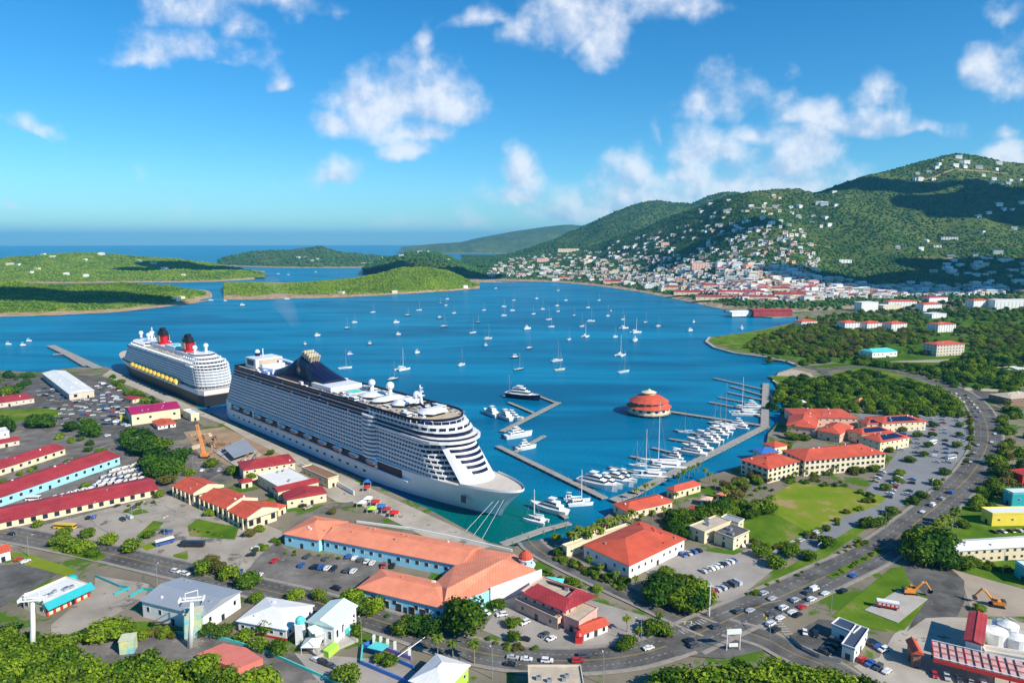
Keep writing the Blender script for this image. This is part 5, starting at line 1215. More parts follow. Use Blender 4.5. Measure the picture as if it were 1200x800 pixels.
def excavator(x, y, rz, lab, s=1.0, mir=1):
    p = G(x, y, 2); t = thing('excavator', lab, 'excavator', p, rz, 'orange excavators'); t.scale = (s, s*mir, s)
    for k in (-1, 1):
        mb = MB(); mb.prism([(-2.2, 0), (2.2, 0), (2.5, .5), (2.1, 1.0), (-2.1, 1.0), (-2.5, .5)], k*1.4-.35, k*1.4+.35, RUBBER)
        mb.v = [(a, c, b) for a, b, c in mb.v]; mb.build('track', t)
    mb = MB(); mb.box(-2.6, 1.6, -1.4, 1.4, 1.2, 2.6, ORP); mb.box(-2.7, -1.6, -1.3, 1.3, 1.4, 2.9, DARKM); mb.build('body', t)
    mb = MB(); mb.box(.2, 1.8, .25, 1.4, 2.0, 3.7, ORP); mb.box(.3, 1.86, .2, 1.44, 2.7, 3.5, GLASS); mb.build('cab', t)
    mb = MB(); mb.tube([(1.4, -.4, 2.2), (4.2, -.4, 5.6), (5.4, -.4, 5.8)], [.5, .45, .35], ORP, 6); mb.build('boom', t)
    mb = MB(); mb.tube([(5.1, -.4, 6.2), (7.6, -.4, 2.6)], [.42, .3], ORP, 6); mb.tube([(3.6, -.4, 5.7), (5.2, -.4, 6.6)], .16, STEEL, 6); mb.build('stick', t)
    mb = MB(); mb.prism([(7.0, 2.9), (8.3, 2.6), (8.0, 1.4), (6.7, 1.3), (6.5, 2.0)], -1.0, .2, DARKM); mb.v = [(a, c, b) for a, b, c in mb.v]; mb.build('bucket', t)
excavator(1066, 696, R(-8), 'orange excavator at the top corner of the concrete slab', 1.1)
excavator(1168, 710, R(158), 'orange excavator digging on the dirt beside the depot', 1.1)
# timber racks at the bottom right
def rack(E1, E2, P3, z, lab):
    ctr, w, d, rz = rect3(E1, E2, P3, 2+z); t = thing('storage_rack', lab, 'rack', (ctr.x, ctr.y, 2), rz)
    mb = MB(); mb.box(-w/2, w/2, -d/2, d/2, z-.3, z, mat('rack_pink', (.55, .36, .33), .7, .25, .5)); mb.build('top_deck', t)
    n = int(w/2.4)
    for i in range(n): mb = MB(); mb.box(-w/2+i*w/n, -w/2+i*w/n+.25, -d/2-.05, d/2+.05, z+.003, z+.35, REDP if i % 4 == 0 else DARKM); mb.build('cross_beam', t)
    for k in range(4): mb = MB(); yy = -d/2+k*d/3; mb.box(-w/2, w/2, yy-.12, yy+.12, z+.36, z+.55, WHITE if k in (0, 3) else REDP); mb.build('rail', t)
    mb = MB(); mb.box(-w/2, w/2, -d/2-.3, -d/2-.1, z-1.6, z-.2, REDP); mb.build('front_sign_band', t)
    for i in range(7):
        for yy in (-d/2+.3, d/2-.3): mb = MB(); x = -w/2+.5+i*(w-1)/6; mb.box(x-.2, x+.2, yy-.2, yy+.2, 0, z-.3, DARKM); mb.build('post', t)
rack((1094, 770), (1205, 797), (1098, 752), 6.5, 'long pink and red storage rack at the bottom right edge')
bld('shop', 'low white shop with tan canopy behind the long storage rack', (1153, 764), (1212, 774), (1156, 757), 4.4, roof='flat', wall=WHITE, rm=TANROOF, sp=4)
for i, (x, y, r, h) in enumerate(((1166, 752, 4.2, 5), (1180, 746, 3.6, 5.5), (1190, 758, 3.8, 4.5), (1172, 740, 3, 4))):
    p = G(x, y, 2); t = thing('silo', ['wide white cement silo nearest the crimson roofed store', 'white silo second from the crimson roofed store', 'white silo closest to the right edge', 'smallest rear white silo of the cement depot'][i], 'silo', p)
    mb = MB(); mb.lathe([(r, 0), (r, h)], WHITE, 16, cap=False); mb.build('silo_wall', t); mb = MB(); mb.lathe([(r+.1, h), (r*.5, h+1), (.2, h+1.3)], WHITE, 16); mb.build('silo_cap', t)
    mb = MB(); mb.tube([(r, 0, 0), (r, 0, h+1), (0, 0, h+3)], .15, STEEL, 6); mb.build('feed_pipe', t)
p = G(859, 762, 2); t = thing('billboard', 'white double billboard frame standing at the road junction', 'billboard', p, .1)
for s in (-1, 1): mb = MB(); mb.tube([(s*2.6, 0, 0), (s*2.6, 0, 8.4)], .2, WHITE, 8); mb.build('post', t)
mb = MB(); mb.box(-2.9, 2.9, -.4, .4, 7, 8.8, WHITE); mb.build('sign_box', t); mb = MB(); mb.box(-1.8, 1.8, -.3, .3, 1.8, 3, WHITE); mb.build('lower_sign', t)

# construction site: slab, frames, tower crane lattice
t = thing('building_shell', 'half built brown concrete frame with grey blue deck on the construction site', 'construction', (*G(290, 540, 2).xy, 2))
slab(t, 'upper_deck', [(262, 524), (286, 514), (300, 527), (274, 536)], 6.0, 6.4, GREYROOF); slab(t, 'ground_deck', [(250, 528), (285, 513), (306, 532), (275, 545)], 2, 2.7, CONC); o_ = t.location
for i in range(6):
    for j in range(2):
        p = G(255+i*9-j*3, 526+i*2.6-j*7, 2)-o_; mb = MB(); mb.box(p.x-.4, p.x+.4, p.y-.4, p.y+.4, 0, 4, EARTH if j else BROWNW); mb.build('column', t)
for i in range(5): A, B = G(250+i*11, 528+i*3.4, 6)-o_, G(283+i*5, 514+i*3.4, 6)-o_; mb = MB(); mb.tube([A, B], .35, BROWNW, 4); mb.build('beam', t)
def lattice(parent, a, b, w, m, name, n=10):
    a, b = Vector(a), Vector(b); d = (b-a).normalized(); s = d.cross(Vector((0, 0, 1)) if abs(d.z) < .9 else Vector((1, 0, 0))).normalized()*w/2; r = d.cross(s).normalized()*w/2; mb = MB(); cs = [s+r, s-r, -s-r, -s+r]
    for c in cs: mb.tube([a+c, b+c], .14, m, 4)
    for i in range(n):
        p, q = a.lerp(b, i/n), a.lerp(b, (i+1)/n)
        for k in range(4): mb.tube([p+cs[k], q+cs[(k+1) % 4]], .09, m, 4)
    mb.build(name, parent)
p = G(240, 536, 2); t = thing('crawler_crane', 'yellow crawler crane with leaning lattice boom on the construction site', 'crane', p, 0)
lattice(t, (0, 0, 2), (-6, 4, 24), 1.4, ORP, 'boom', 12); mb = MB(); mb.box(-2.6, 2.2, -1.6, 1.6, 1.2, 3.2, ORP); mb.build('cab', t); mb = MB(); mb.box(-3, 3, -2, -1.2, 0, 1.1, RUBBER); mb.build('track', t); mb = MB(); mb.box(-3, 3, 1.2, 2, 0, 1.1, RUBBER); mb.build('track', t)
mb = MB(); mb.tube([(-6, 4, 24), (-2.4, 0, 3.2)], .07, DARKM, 4); mb.tube([(-6, 4, 24), (-6.6, 4.4, 8)], .06, DARKM, 4); mb.build('cable', t)
rng = random.Random(5)
for i in range(9):
    x, y = rng.uniform(222, 262), rng.uniform(508, 528); p = G(x, y, 2); rz = rng.uniform(0, 3); L_, W_, H_ = rng.uniform(4, 9), rng.uniform(2, 4), rng.uniform(1.4, 4)
    m = rng.choice((EARTH, WOOD, BROWNW, TANROOF)); mb = MB()
    for k in range(4): mb.box(-L_/2+rng.uniform(-.4, .4), L_/2+rng.uniform(-.4, .4), -W_/2+k*W_/4, -W_/2+(k+.8)*W_/4, 0, H_*rng.uniform(.5, 1), m)
    o = mb.build('material_stack', None, p, rz); tag(o, 'brown stack of building material on the dirt construction ground', 'material stack', 'stacks on the construction site')
# stalls and stores on the quay apron
for i, (x, y, m, lab) in enumerate(((424, 593, WHITE, 'white roofed stall nearest the ship among the quay stalls'), (431, 588, WHITE, 'white market stall right behind the first quay stall'), (440, 592, REDP, 'red roofed stall in the middle of the quay stalls'), (447, 597, BLUE, 'blue roofed stall among the quay stalls'), (436, 600, LIME, 'lime green roofed stall of the quay stalls'), (453, 601, CRIMSON, 'crimson stall toward the water side of the quay stalls'), (462, 605, REDP, 'red and white stall at the water end of the quay stalls'), (431, 568, BLUE, 'blue parasol tent beside the hull of the big ship'))):
    kiosk_tent(x, y, 5.2, lab, m, WHITE, 2.6, 'stall')
kiosk_tent(430, 575, 4.5, 'red tent under the blue parasol beside the big ship', REDP, WHITE, 2.6, 'stall')
# ---------------------------------------------------------------- trees
def crown_mesh(seed, m, n=1300, w=1.0, h=.78, leaf=.075, lobes=7, gap=.0):
    """unit crown: about 1 across, leaf clumps spread through lobes"""
    rng = random.Random(seed); mb = MB(); L_ = []
    for i in range(lobes):
        a = 6.28*i/lobes+rng.uniform(-.4, .4); r = rng.uniform(.12, .30)*w if i else 0
        L_.append((r*math.cos(a), r*math.sin(a), rng.uniform(.30, .62)*h if i else .62*h, rng.uniform(.20, .30)))
    for i in range(n):
        cx, cy, cz, r = rng.choice(L_)
        d = Vector((rng.gauss(0, 1), rng.gauss(0, 1), rng.gauss(0, 1)+.25)).normalized(); rr = r*rng.uniform(.6, 1.22)
        p = Vector((cx, cy, cz))+Vector((d.x, d.y, d.z*.8))*rr
        nrm = (d+Vector((rng.uniform(-.7, .7), rng.uniform(-.7, .7), rng.uniform(-.4, .7)))).normalized()
        a = nrm.cross(Vector((rng.uniform(-1, 1), rng.uniform(-1, 1), rng.uniform(-1, 1)))).normalized(); b = nrm.cross(a)
        s = leaf*rng.uniform(.5, 1.1)
        mb.add([p-a*s*.6-b*s*.4, p+a*s*.6-b*s*.35, p+a*s*.35+b*s*.55, p-a*s*.45+b*s*.5], [(0, 1, 2, 3)], m)
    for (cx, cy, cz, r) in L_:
        mb.ball((cx, cy, cz), r*.66, CORE, 6, (1, 1, .8))  # dark solid ball filling the inside of each lobe
    return mb.mesh('crown')
def trunk_mesh(seed):
    rng = random.Random(seed); mb = MB(); mb.tube([(0, 0, -.04), (.01, 0, .12), (.0, .01, .30)], [.035, .026, .02], BARK, 7)
    for i in range(4):
        a = 6.28*i/4+rng.uniform(-.5, .5); mb.tube([(0, 0, .18), (.10*math.cos(a), .10*math.sin(a), .34), (.2*math.cos(a), .2*math.sin(a), .44)], [.018, .012, .006], BARK, 5)
    return mb.mesh('trunk')
TR = {}
def tree_kind(kind, i):
    if (kind, i) not in TR:
        m = {'mid': L1, 'bright': L2, 'dark': L3, 'dry': LO}[kind]
        def make():
            t = thing('tree', 'tree', 'tree'); link('trunk', TRK[i], t); 
            c = link('crown', crown_mesh(i*7+len(kind), m, lobes=5+2*i), t); return t
        TR[(kind, i)] = Kind(make)
    return TR[(kind, i)]
TRK = [trunk_mesh(i) for i in range(4)]
TREES = []
def tree(x, y, h, kind='mid', label=None, group=None, w=1.15, z=2.0):
    i = rngT.randrange(4); p = G(x, y, z) if not isinstance(x, Vector) else x
    s = h/.88
    return tree_kind(kind, i).put(p, rngT.uniform(0, 6.28), label, group, (s*w*rngT.uniform(.9, 1.12), s*w*rngT.uniform(.9, 1.12), s))
rngT = random.Random(11); MASS = []; MLATER = []
def inside(p, poly):
    x, y = p; c = False; j = len(poly)-1
    for i in range(len(poly)):
        if (poly[i][1] > y) != (poly[j][1] > y) and x < (poly[j][0]-poly[i][0])*(y-poly[i][1])/(poly[j][1]-poly[i][1])+poly[i][0]: c = not c
        j = i
    return c
def grove(poly, n, h, kind, label, group, w=1.15, mind=None, kinds=None, mass=False):
    """n trees spread over a piece of ground; the outline is given by the pixels of its corners"""
    wp = [(p.x, p.y) for p in (G(*q) for q in poly)]; xs = [p[0] for p in wp]; ys = [p[1] for p in wp]
    got = []; tries = 0; md = mind or sum(h)/2*.55
    while len(got) < n and tries < 6000:
        tries += 1; p = (rngT.uniform(min(xs), max(xs)), rngT.uniform(min(ys), max(ys)))
        if not inside(p, wp): continue
        if any((p[0]-q[0])**2+(p[1]-q[1])**2 < md*md for q in got): md *= .997; continue
        got.append(p)
        if mass: MASS.append((p, rngT.uniform(*h), rngT.choice(kinds) if kinds else kind)); continue
        tree(Vector((p[0], p[1], 2)), 0, rngT.uniform(*h), rngT.choice(kinds) if kinds else kind, label, group, w)
    if mass:      # a planting too far and too dense to count: one object, many small leaf clumps
        P_ = [(q[0], q[1], 2.0-hh*.15) for q, hh, kd in MASS]; S_ = [hh*1.25 for q, hh, kd in MASS]
        MLATER.append((P_, S_, 'light' if 'bright' in (kinds or [kind]) else 'mixed', 'many ' + group if len(group.split()) > 3 else 'many small ' + group, n)); MASS.clear()
def groves(poly, n, size, m, label, zc=3.5, seed=1):
    wp = [(p.x, p.y) for p in (G(*q) for q in poly)]; xs = [p[0] for p in wp]; ys = [p[1] for p in wp]; rng = random.Random(seed); pts = []; sz = []
    while len(pts) < n:
        p = (rng.uniform(min(xs), max(xs)), rng.uniform(min(ys), max(ys)))
        if inside(p, wp): s = size[0]*.7+(size[1]*1.15-size[0]*.7)*rng.random()**1.7; sz.append(s); pts.append((p[0], p[1], zc+s*.12*rng.uniform(.3, 1.6)))
    return pts, sz
grove([(-40, 775), (20, 778), (60, 776), (110, 778), (150, 790), (235, 790), (320, 808), (330, 850), (-60, 850)], 52, (7, 11), 'bright', 'bright green leafy tree in the dense wood along the bottom left edge', 'trees of the bottom left wood', kinds=['bright', 'bright', 'mid'])
grove([(-30, 752), (20, 757), (85, 764), (92, 776), (-40, 772)], 15, (7, 9.5), 'mid', 'green tree at the upper fringe of the bottom left wood, beside the left pylon', 'fringe trees of the bottom left wood')
for a in ((128, 746, 7.5, 'bright', 'broad bright tree on the lane left of the tall mural tower', 1.7), (146, 745, 6, 'mid', 'smaller tree just right of the broad bright lane tree', 1.4), (105, 750, 5, 'mid', 'bushy tree at the left end of the teal fence', 1.5),
          (245, 742, 4.5, 'mid', 'bushy tree right of the tall mural tower', 1.6), (262, 744, 4.5, 'mid', 'low tree between the mural tower and the white low hall', 1.5), (286, 750, 4.5, 'bright', 'low tree above the teal fence in front of the white low hall', 1.5),
          (312, 742, 6.5, 'mid', 'dark round tree in front of the white low hall', 1.3), (325, 766, 5.5, 'mid', 'tree between the teal fence and the tram station', 1.4), (305, 760, 4.5, 'bright', 'small tree just left of the tram station garden', 1.5),
          (355, 750, 4, 'bright', 'small tree beside the foot of the tram station', 1.3), (418, 745, 6, 'mid', 'tree right beside the turquoise ticket box of the tram station', 1.0), (455, 778, 3.5, 'mid', 'low tree inside the violet walled courtyard', 1.7), (445, 774, 3, 'mid', 'lowest bush tree at the left inside the violet walled courtyard', 1.7),
          (408, 800, 7, 'mid', 'dark tree at the bottom edge right of the teal fence', 1.2),
          (548, 739, 14, 'mid', 'largest round tree, standing at the front corner of the shopping court', 1.3), (535, 735, 9, 'mid', 'lower companion on the left of the largest round tree', 1.1),
          (410, 714, 10, 'bright', 'tall bright tree at the left front corner of the shopping court', .95), (425, 718, 7, 'mid', 'second tree in front of the shopping court, after the tall bright one', 1.2), (440, 717, 6.5, 'bright', 'third tree in front of the shopping court wall', 1.1),
          (488, 741, 8, 'dark', 'dark tree under the front wall of the shopping court, left of the largest tree', 1.1), (503, 743, 8, 'dark', 'second dark tree left of the largest round tree', 1.2), (470, 744, 7.5, 'mid', 'narrow tree by the highway left of the two dark trees', .8),
          (345, 702, 5, 'bright', 'small roadside tree above the white low hall', 1.3), (374, 703, 5, 'mid', 'small roadside tree above the tram station roof', 1.1), (300, 705, 4.5, 'bright', 'small roadside tree right of the grey warehouse', 1.3),
          (240, 672, 8, 'bright', 'airy bright tree above the grey warehouse, leftmost of its cluster', 1.0), (255, 672, 7, 'dry', 'yellowish tree in the cluster above the grey warehouse', 1.1), (268, 678, 7.5, 'bright', 'bright tree right of the yellowish one above the grey warehouse', 1.0), (292, 688, 8, 'bright', 'tree near the grey warehouse right corner by the highway', 1.2), (247, 660, 5, 'dry', 'small yellowish tree by the plaza gate', 1.2),
          (104, 629, 5.5, 'bright', 'round plaza tree second from the bus shelter lawn', 1.3), (129, 637, 6, 'bright', 'round plaza tree in the middle of the highway verge row', 1.3), (154, 645, 6.8, 'bright', 'rightmost round plaza tree of the highway verge row', 1.3), (76, 630, 6.5, 'mid', 'leftmost round tree of the highway verge row', 1.1), (44, 617, 4.5, 'bright', 'small tree at the wall of the lowest shopping hall', 1.2), (175, 630, 4.5, 'mid', 'small plaza palm-like tree above the oval lawn', 1.1),
          (69, 640, 6.5, 'mid', 'median tree left, between the two highway lanes', 1.2), (88, 645, 7.5, 'bright', 'fullest median tree between the two highway lanes', 1.2), (98, 646, 7, 'bright', 'median tree next to the fullest one', 1.2), (108, 652, 4.5, 'bright', 'low median tree at the right end of the planting', 1.4),
          (272, 556, 7, 'mid', 'tree in front of the crimson terminal, left one of two', 1.1), (294, 562, 6.5, 'mid', 'tree in front of the crimson terminal, right one of two', 1.1), (248, 547, 7, 'mid', 'tree at the edge of the construction site', 1.2), (196, 567, 7, 'dry', 'olive tree at the end of the boat yard', 1.5), (208, 552, 5, 'bright', 'bright low tree right of the dark grove', 1.6), (222, 556, 4.5, 'bright', 'bright bush tree beside the first red pavilion', 1.6),
          (187, 582, 4.5, 'bright', 'small tree at the right end of the lowest shopping hall', 1.3), (222, 585, 3.5, 'bright', 'small tree in front of the first red pavilion', 1.3), (246, 604, 4, 'bright', 'small tree in front of the middle red pavilion', 1.4), (293, 628, 4.5, 'dry', 'yellow green tree beside the round lawn', 1.4), (305, 622, 4, 'bright', 'low tree right of the lowest red pavilion', 1.3), (270, 600, 3.6, 'dry', 'dry small tree between the two lower pavilions', 1.2),
          (101, 572, 4.5, 'mid', 'small tree in the middle of the boat yard', 1.3), (30, 581, 4, 'mid', 'small tree by the pale blue hall wall', 1.3), (54, 532, 5, 'mid', 'small dark tree on the third crimson hall corner', 1.2), (389, 602, 3.5, 'dry', 'small dry tree beside the entrance house', 1.2), (338, 568, 3, 'mid', 'small tree beside the narrow terminal wing', 1.2), (318, 533, 4.5, 'mid', 'small tree behind the crimson terminal roof', 1.1)):
    tree(a[0], a[1], a[2]*1.12, a[3], a[4], None, a[5])
grove([(132, 518), (165, 512), (205, 538), (213, 556), (182, 562), (152, 532)], 17, (11, 15), 'dark', 'tall dark tree in the thick grove between the boat yard and the construction site', 'dark grove beside the boat yard', kinds=['dark', 'dark', 'mid'])
for poly, n, lab in (([(0, 508), (25, 506), (30, 500), (0, 500)], 3, 'big dark tree at the left edge above the small white block'), ([(36, 504), (60, 504), (58, 497), (38, 497)], 3, 'big dark tree in the middle clump right of the small white block'), ([(84, 506), (112, 514), (110, 500), (88, 498)], 4, 'dark tree in the clump left of the magenta roofed warehouse')):
    grove(poly, n, (11, 14), 'dark', lab, lab.replace('big ', '').replace('dark tree', 'dark trees'))
grove([(-20, 466), (25, 464), (40, 458), (36, 448), (-20, 446)], 12, (9, 13), 'dark', 'dark tree on the point at the far left behind the car park', 'dark trees on the far left point', mass=True, kinds=['dark', 'mid'])
grove([(118, 438), (135, 443), (175, 466), (212, 486), (200, 487), (160, 470), (122, 445)], 30, (4.5, 7), 'mid', 'small tree in the long strip between the far car park and the ships', 'trees in the strip beside the quay', mass=True, kinds=['dark', 'mid', 'dry'])
grove([(60, 555), (85, 545), (120, 530), (80, 535), (0, 565), (0, 574)], 14, (3, 4.6), 'bright', 'small tree in the planting between the two upper crimson halls', 'trees between the crimson halls', mass=True, kinds=['bright', 'mid', 'dry'])
grove([(112, 520), (128, 530), (105, 535), (70, 520), (60, 505)], 9, (4, 6), 'mid', 'small tree in the yard left of the dark grove', 'yard trees left of the dark grove', mass=True)
grove([(765, 706), (800, 717), (822, 712), (815, 700), (772, 692)], 13, (9, 12), 'dark', 'tree in the thick dark clump right of the big red pyramid roof car park', 'dark clump at the junction', kinds=['dark', 'mid', 'mid'], w=1.2)
grove([(768, 812), (830, 806), (900, 806), (1000, 812), (1030, 830), (760, 840)], 26, (10, 13), 'bright', 'tree in the long row of bright trees along the bottom edge right of centre', 'trees along the bottom edge', kinds=['bright', 'mid', 'bright'])
grove([(1070, 660), (1104, 662), (1106, 648), (1076, 644)], 8, (13, 17), 'dark', 'tall dark tree in the clump shading the dual carriageway', 'dark clump beside the dual carriageway', kinds=['dark', 'mid'], w=1.05)
grove([(792, 608), (835, 598), (862, 585), (880, 592), (905, 600), (866, 612), (820, 612), (800, 625)], 22, (6.5, 9.5), 'mid', 'tree in the lush garden between the marina cafes and the playing field', 'garden trees behind the marina cafes', kinds=['mid', 'dark', 'mid', 'bright'])
grove([(780, 605), (800, 598), (802, 640), (778, 640)], 9, (6, 8), 'dark', 'dark tree between the restaurant row and the cream office block', 'dark trees left of the cream office block')
grove([(843, 578), (872, 560), (898, 556), (905, 565), (880, 578), (860, 590)], 11, (5, 8), 'mid', 'tree in the garden in front of the nearest three storey cream block', 'garden trees before the cream block', kinds=['mid', 'bright', 'dry'])
grove([(900, 524), (925, 510), (955, 516), (950, 524), (912, 530)], 8, (5, 7), 'mid', 'tree in the court between the resort villas and the long cream wing', 'court trees of the resort')
grove([(985, 560), (1030, 552), (1065, 512), (1075, 490), (1060, 490), (1040, 530), (1000, 548)], 24, (4.5, 6.5), 'mid', 'small tree in the planting along the right flank of the resort', 'planting along the resort flank', mass=True, kinds=['mid', 'bright', 'dry'])
grove([(1000, 574), (1035, 585), (1010, 600), (960, 628), (925, 644), (918, 640), (960, 615), (1010, 590)], 18, (2.6, 4.2), 'bright', 'low clipped tree in the hedge on the right side of the playing field', 'hedge along the playing field', mass=True, kinds=['bright', 'mid'], w=1.5)
for (x, y, h, lab) in ((929, 652, 6.5, 'dark round tree in the lane left of the parked cars below the playing field'), (907, 664, 7, 'round tree at the corner nearest the big car park junction'), (893, 652, 6.5, 'tree between the cream office block and the lane below the field'), (970, 640, 6.5, 'broad tree over the lane halfway along the playing field'), (948, 655, 5.5, 'low tree beside the verge lamp below the playing field'), (1016, 618, 7, 'broad tree at the upper end of the lane below the field'), (1031, 616, 6, 'tree next to the broad one at the upper end of the lane'), (1046, 602, 5.5, 'tree at the entrance of the resort car park')):
    tree(x, y, h, 'mid', lab, None, 1.35)
PLT = ((1068, 503), (1094, 500), (1093, 512), (1088, 524), (1083, 535), (1066, 541), (1054, 557), (1052, 566), (1038, 574), (1108, 556), (1124, 500), (1124, 512), (1122, 524), (1080, 583), (1070, 590), (1096, 568), (1062, 520), (1076, 512))
for i, (x, y) in enumerate(sorted(PLT)):
    tree(x, y, 5.4, 'mid', '%s small round tree from left in the resort car park' % ordn(i), 'small trees of the resort car park', 1.35)
grove([(1172, 530), (1215, 525), (1230, 590), (1180, 592), (1160, 570), (1165, 545)], 24, (7, 11), 'mid', 'tree in the green belt right of the curving highway', 'green belt right of the highway', mass=True, kinds=['mid', 'dark', 'bright'])
grove([(1125, 620), (1150, 575), (1166, 600), (1148, 590), (1135, 615)], 8, (5, 7), 'mid', 'tree between the curving highway and the yellow warehouse', 'trees near the yellow warehouse', mass=True)
grove([(1160, 500), (1166, 480), (1230, 486), (1230, 515), (1175, 520)], 14, (6, 9), 'dark', 'tree on the right edge inside the highway bend', 'trees on the right edge at the bend', mass=True, kinds=['mid', 'dark'])
grove([(1130, 668), (1145, 668), (1143, 660), (1128, 656)], 4, (5, 7), 'mid', 'tree in front of the two storey cream block', 'trees before the cream apartment block')
for poly, n, hh, kn, gl in (([(100, 745), (205, 741), (205, 747), (85, 751)], 20, (3, 4.5), ['mid', 'bright'], 'bushes along the teal fence'), ([(380, 706), (400, 700), (520, 728), (500, 735)], 16, (2, 3.2), ['mid', 'bright'], 'bushes below the front wall of the shopping court'),
        ([(560, 745), (600, 756), (640, 760), (600, 765)], 12, (1.5, 2.6), ['bright', 'dry'], 'low shrubs on the verge below the pink restaurant'), ([(650, 650), (735, 688), (728, 692), (645, 655)], 26, (2, 3.6), ['mid', 'bright'], 'shrubs along the front wall of the red pyramid roof'),
        ([(864, 552), (900, 556), (945, 546), (1000, 536), (1020, 538), (950, 566), (890, 566)], 30, (2.5, 4.5), ['bright', 'mid', 'dry'], 'garden shrubs before the three storey cream blocks'), ([(1010, 612), (1062, 588), (1105, 562), (1112, 566), (1060, 600), (1015, 622)], 26, (2, 3.4), ['bright', 'mid'], 'shrubs on the verge left of the curving highway'),
        ([(868, 566), (900, 572), (940, 562), (1000, 566), (985, 572), (935, 568), (880, 582)], 20, (2, 3.6), ['mid', 'dry'], 'shrubs along the upper edge of the playing field'), ([(880, 632), (905, 640), (945, 636), (985, 612), (975, 620), (930, 646), (880, 645)], 24, (2, 3.8), ['mid', 'bright'], 'shrubs along the lower edge of the playing field'),
        ([(1128, 545), (1142, 520), (1136, 500), (1140, 530), (1122, 560)], 12, (2, 3), ['bright'], 'shrubs between the resort car park and the highway bend'), ([(1120, 655), (1200, 668), (1200, 676), (1130, 664)], 16, (2, 3.4), ['mid', 'bright'], 'shrubs before the cream two storey block'), ([(335, 645), (400, 655), (395, 658), (330, 650)], 6, (1.6, 2.4), ['bright'], 'low shrubs in the shopping court lot'),
        ([(196, 573), (226, 585), (262, 601), (286, 613), (283, 616), (220, 590), (192, 576)], 16, (1.8, 3), ['bright', 'dry'], 'shrubs along the red gabled pavilions'), ([(976, 674), (1030, 644), (1032, 646), (980, 677)], 22, (1.2, 2), ['bright'], 'low planting on the median of the dual carriageway'), ([(60, 640), (120, 652), (116, 656), (60, 644)], 16, (1.5, 2.6), ['bright'], 'low planting on the left median'),
        ([(1168, 545), (1175, 522), (1172, 490), (1180, 490), (1186, 525), (1172, 560)], 18, (4, 7), ['mid', 'bright'], 'roadside trees on the outer side of the highway bend'), ([(1130, 530), (1138, 512), (1132, 484), (1136, 484), (1142, 512), (1134, 536)], 14, (3, 5), ['bright', 'mid'], 'roadside trees on the inner side of the highway bend'),
        ([(866, 700), (960, 660), (1020, 628), (1024, 632), (960, 667), (872, 704)], 16, (1.5, 3), ['bright', 'dry'], 'low shrubs on the verge left of the dual carriageway'), ([(300, 640), (330, 632), (326, 640), (298, 650)], 8, (2, 3.4), ['bright', 'dry'], 'shrubs between the plaza and the shopping court'),
        ([(120, 600), (178, 585), (184, 590), (150, 600)], 8, (1.6, 3), ['bright', 'mid'], 'shrubs below the end of the lowest shopping hall'), ([(600, 655), (640, 668), (690, 690), (684, 692), (630, 672)], 14, (1.6, 3), ['bright', 'mid'], 'shrubs along the lane behind the pink restaurant'),
        ([(222, 618), (276, 632), (272, 633), (222, 622)], 12, (1, 1.6), ['bright'], 'low clipped hedge round the plaza lawn')):
    grove(poly, n, hh, kn[0], gl, gl, 1.5, kinds=kn, mass=True)
for (x, y, h, w, lab) in ((660, 658, 3, 1.6, 'bush tree left of the white wall under the big red pyramid roof'), (676, 664, 3.4, 1.6, 'second bush tree under the white wall of the big red pyramid roof'), (697, 673, 4, 1.5, 'third bush tree under the white wall of the big red pyramid roof'), (715, 680, 4, 1.5, 'fourth bush tree toward the corner of the big red pyramid roof'), (731, 684, 4, 1.5, 'bush tree at the front corner of the big red pyramid roof'), (655, 650, 4, 1.4, 'bush tree at the harbour lane bend'), (672, 684, 3.5, 1.6, 'tree behind the pink restaurant by the lane'), (700, 692, 3, 1.6, 'bush right of the pink restaurant roof on the lane'),
                      (765, 742, 6.5, 1.2, 'tree on the grass tip at the junction, left one'), (778, 743, 5.5, 1.2, 'tree on the grass tip at the junction, right one'), (737, 757, 5, 1.2, 'roadside tree right of the pink restaurant canopy'), (728, 762, 4, 1.3, 'low roadside tree in the verge of the pink restaurant'), (585, 712, 4.5, 1.4, 'low tree in the corner lot beside the largest tree'), (600, 733, 4, 1.5, 'verge shrub tree of the pink restaurant lot'), (603, 750, 4, 1.3, 'small tree at the left tip of the pink restaurant lot'),
                      (780, 676, 6, 1.2, 'tree in front of the right wall of the big red pyramid roof'), (795, 683, 5, 1.3, 'tree beside the cars at the big red pyramid roof'), (652, 632, 3.4, 1.8, 'round bush by the marina corner'), (1146, 755, 3, 1.4, 'bush near the cement depot'), (1147, 716, 3.4, 1.3, 'small bush tree beside the digging excavator')):
    tree(x, y, h*1.1, 'mid' if h > 3.5 else 'bright', lab, None, w)
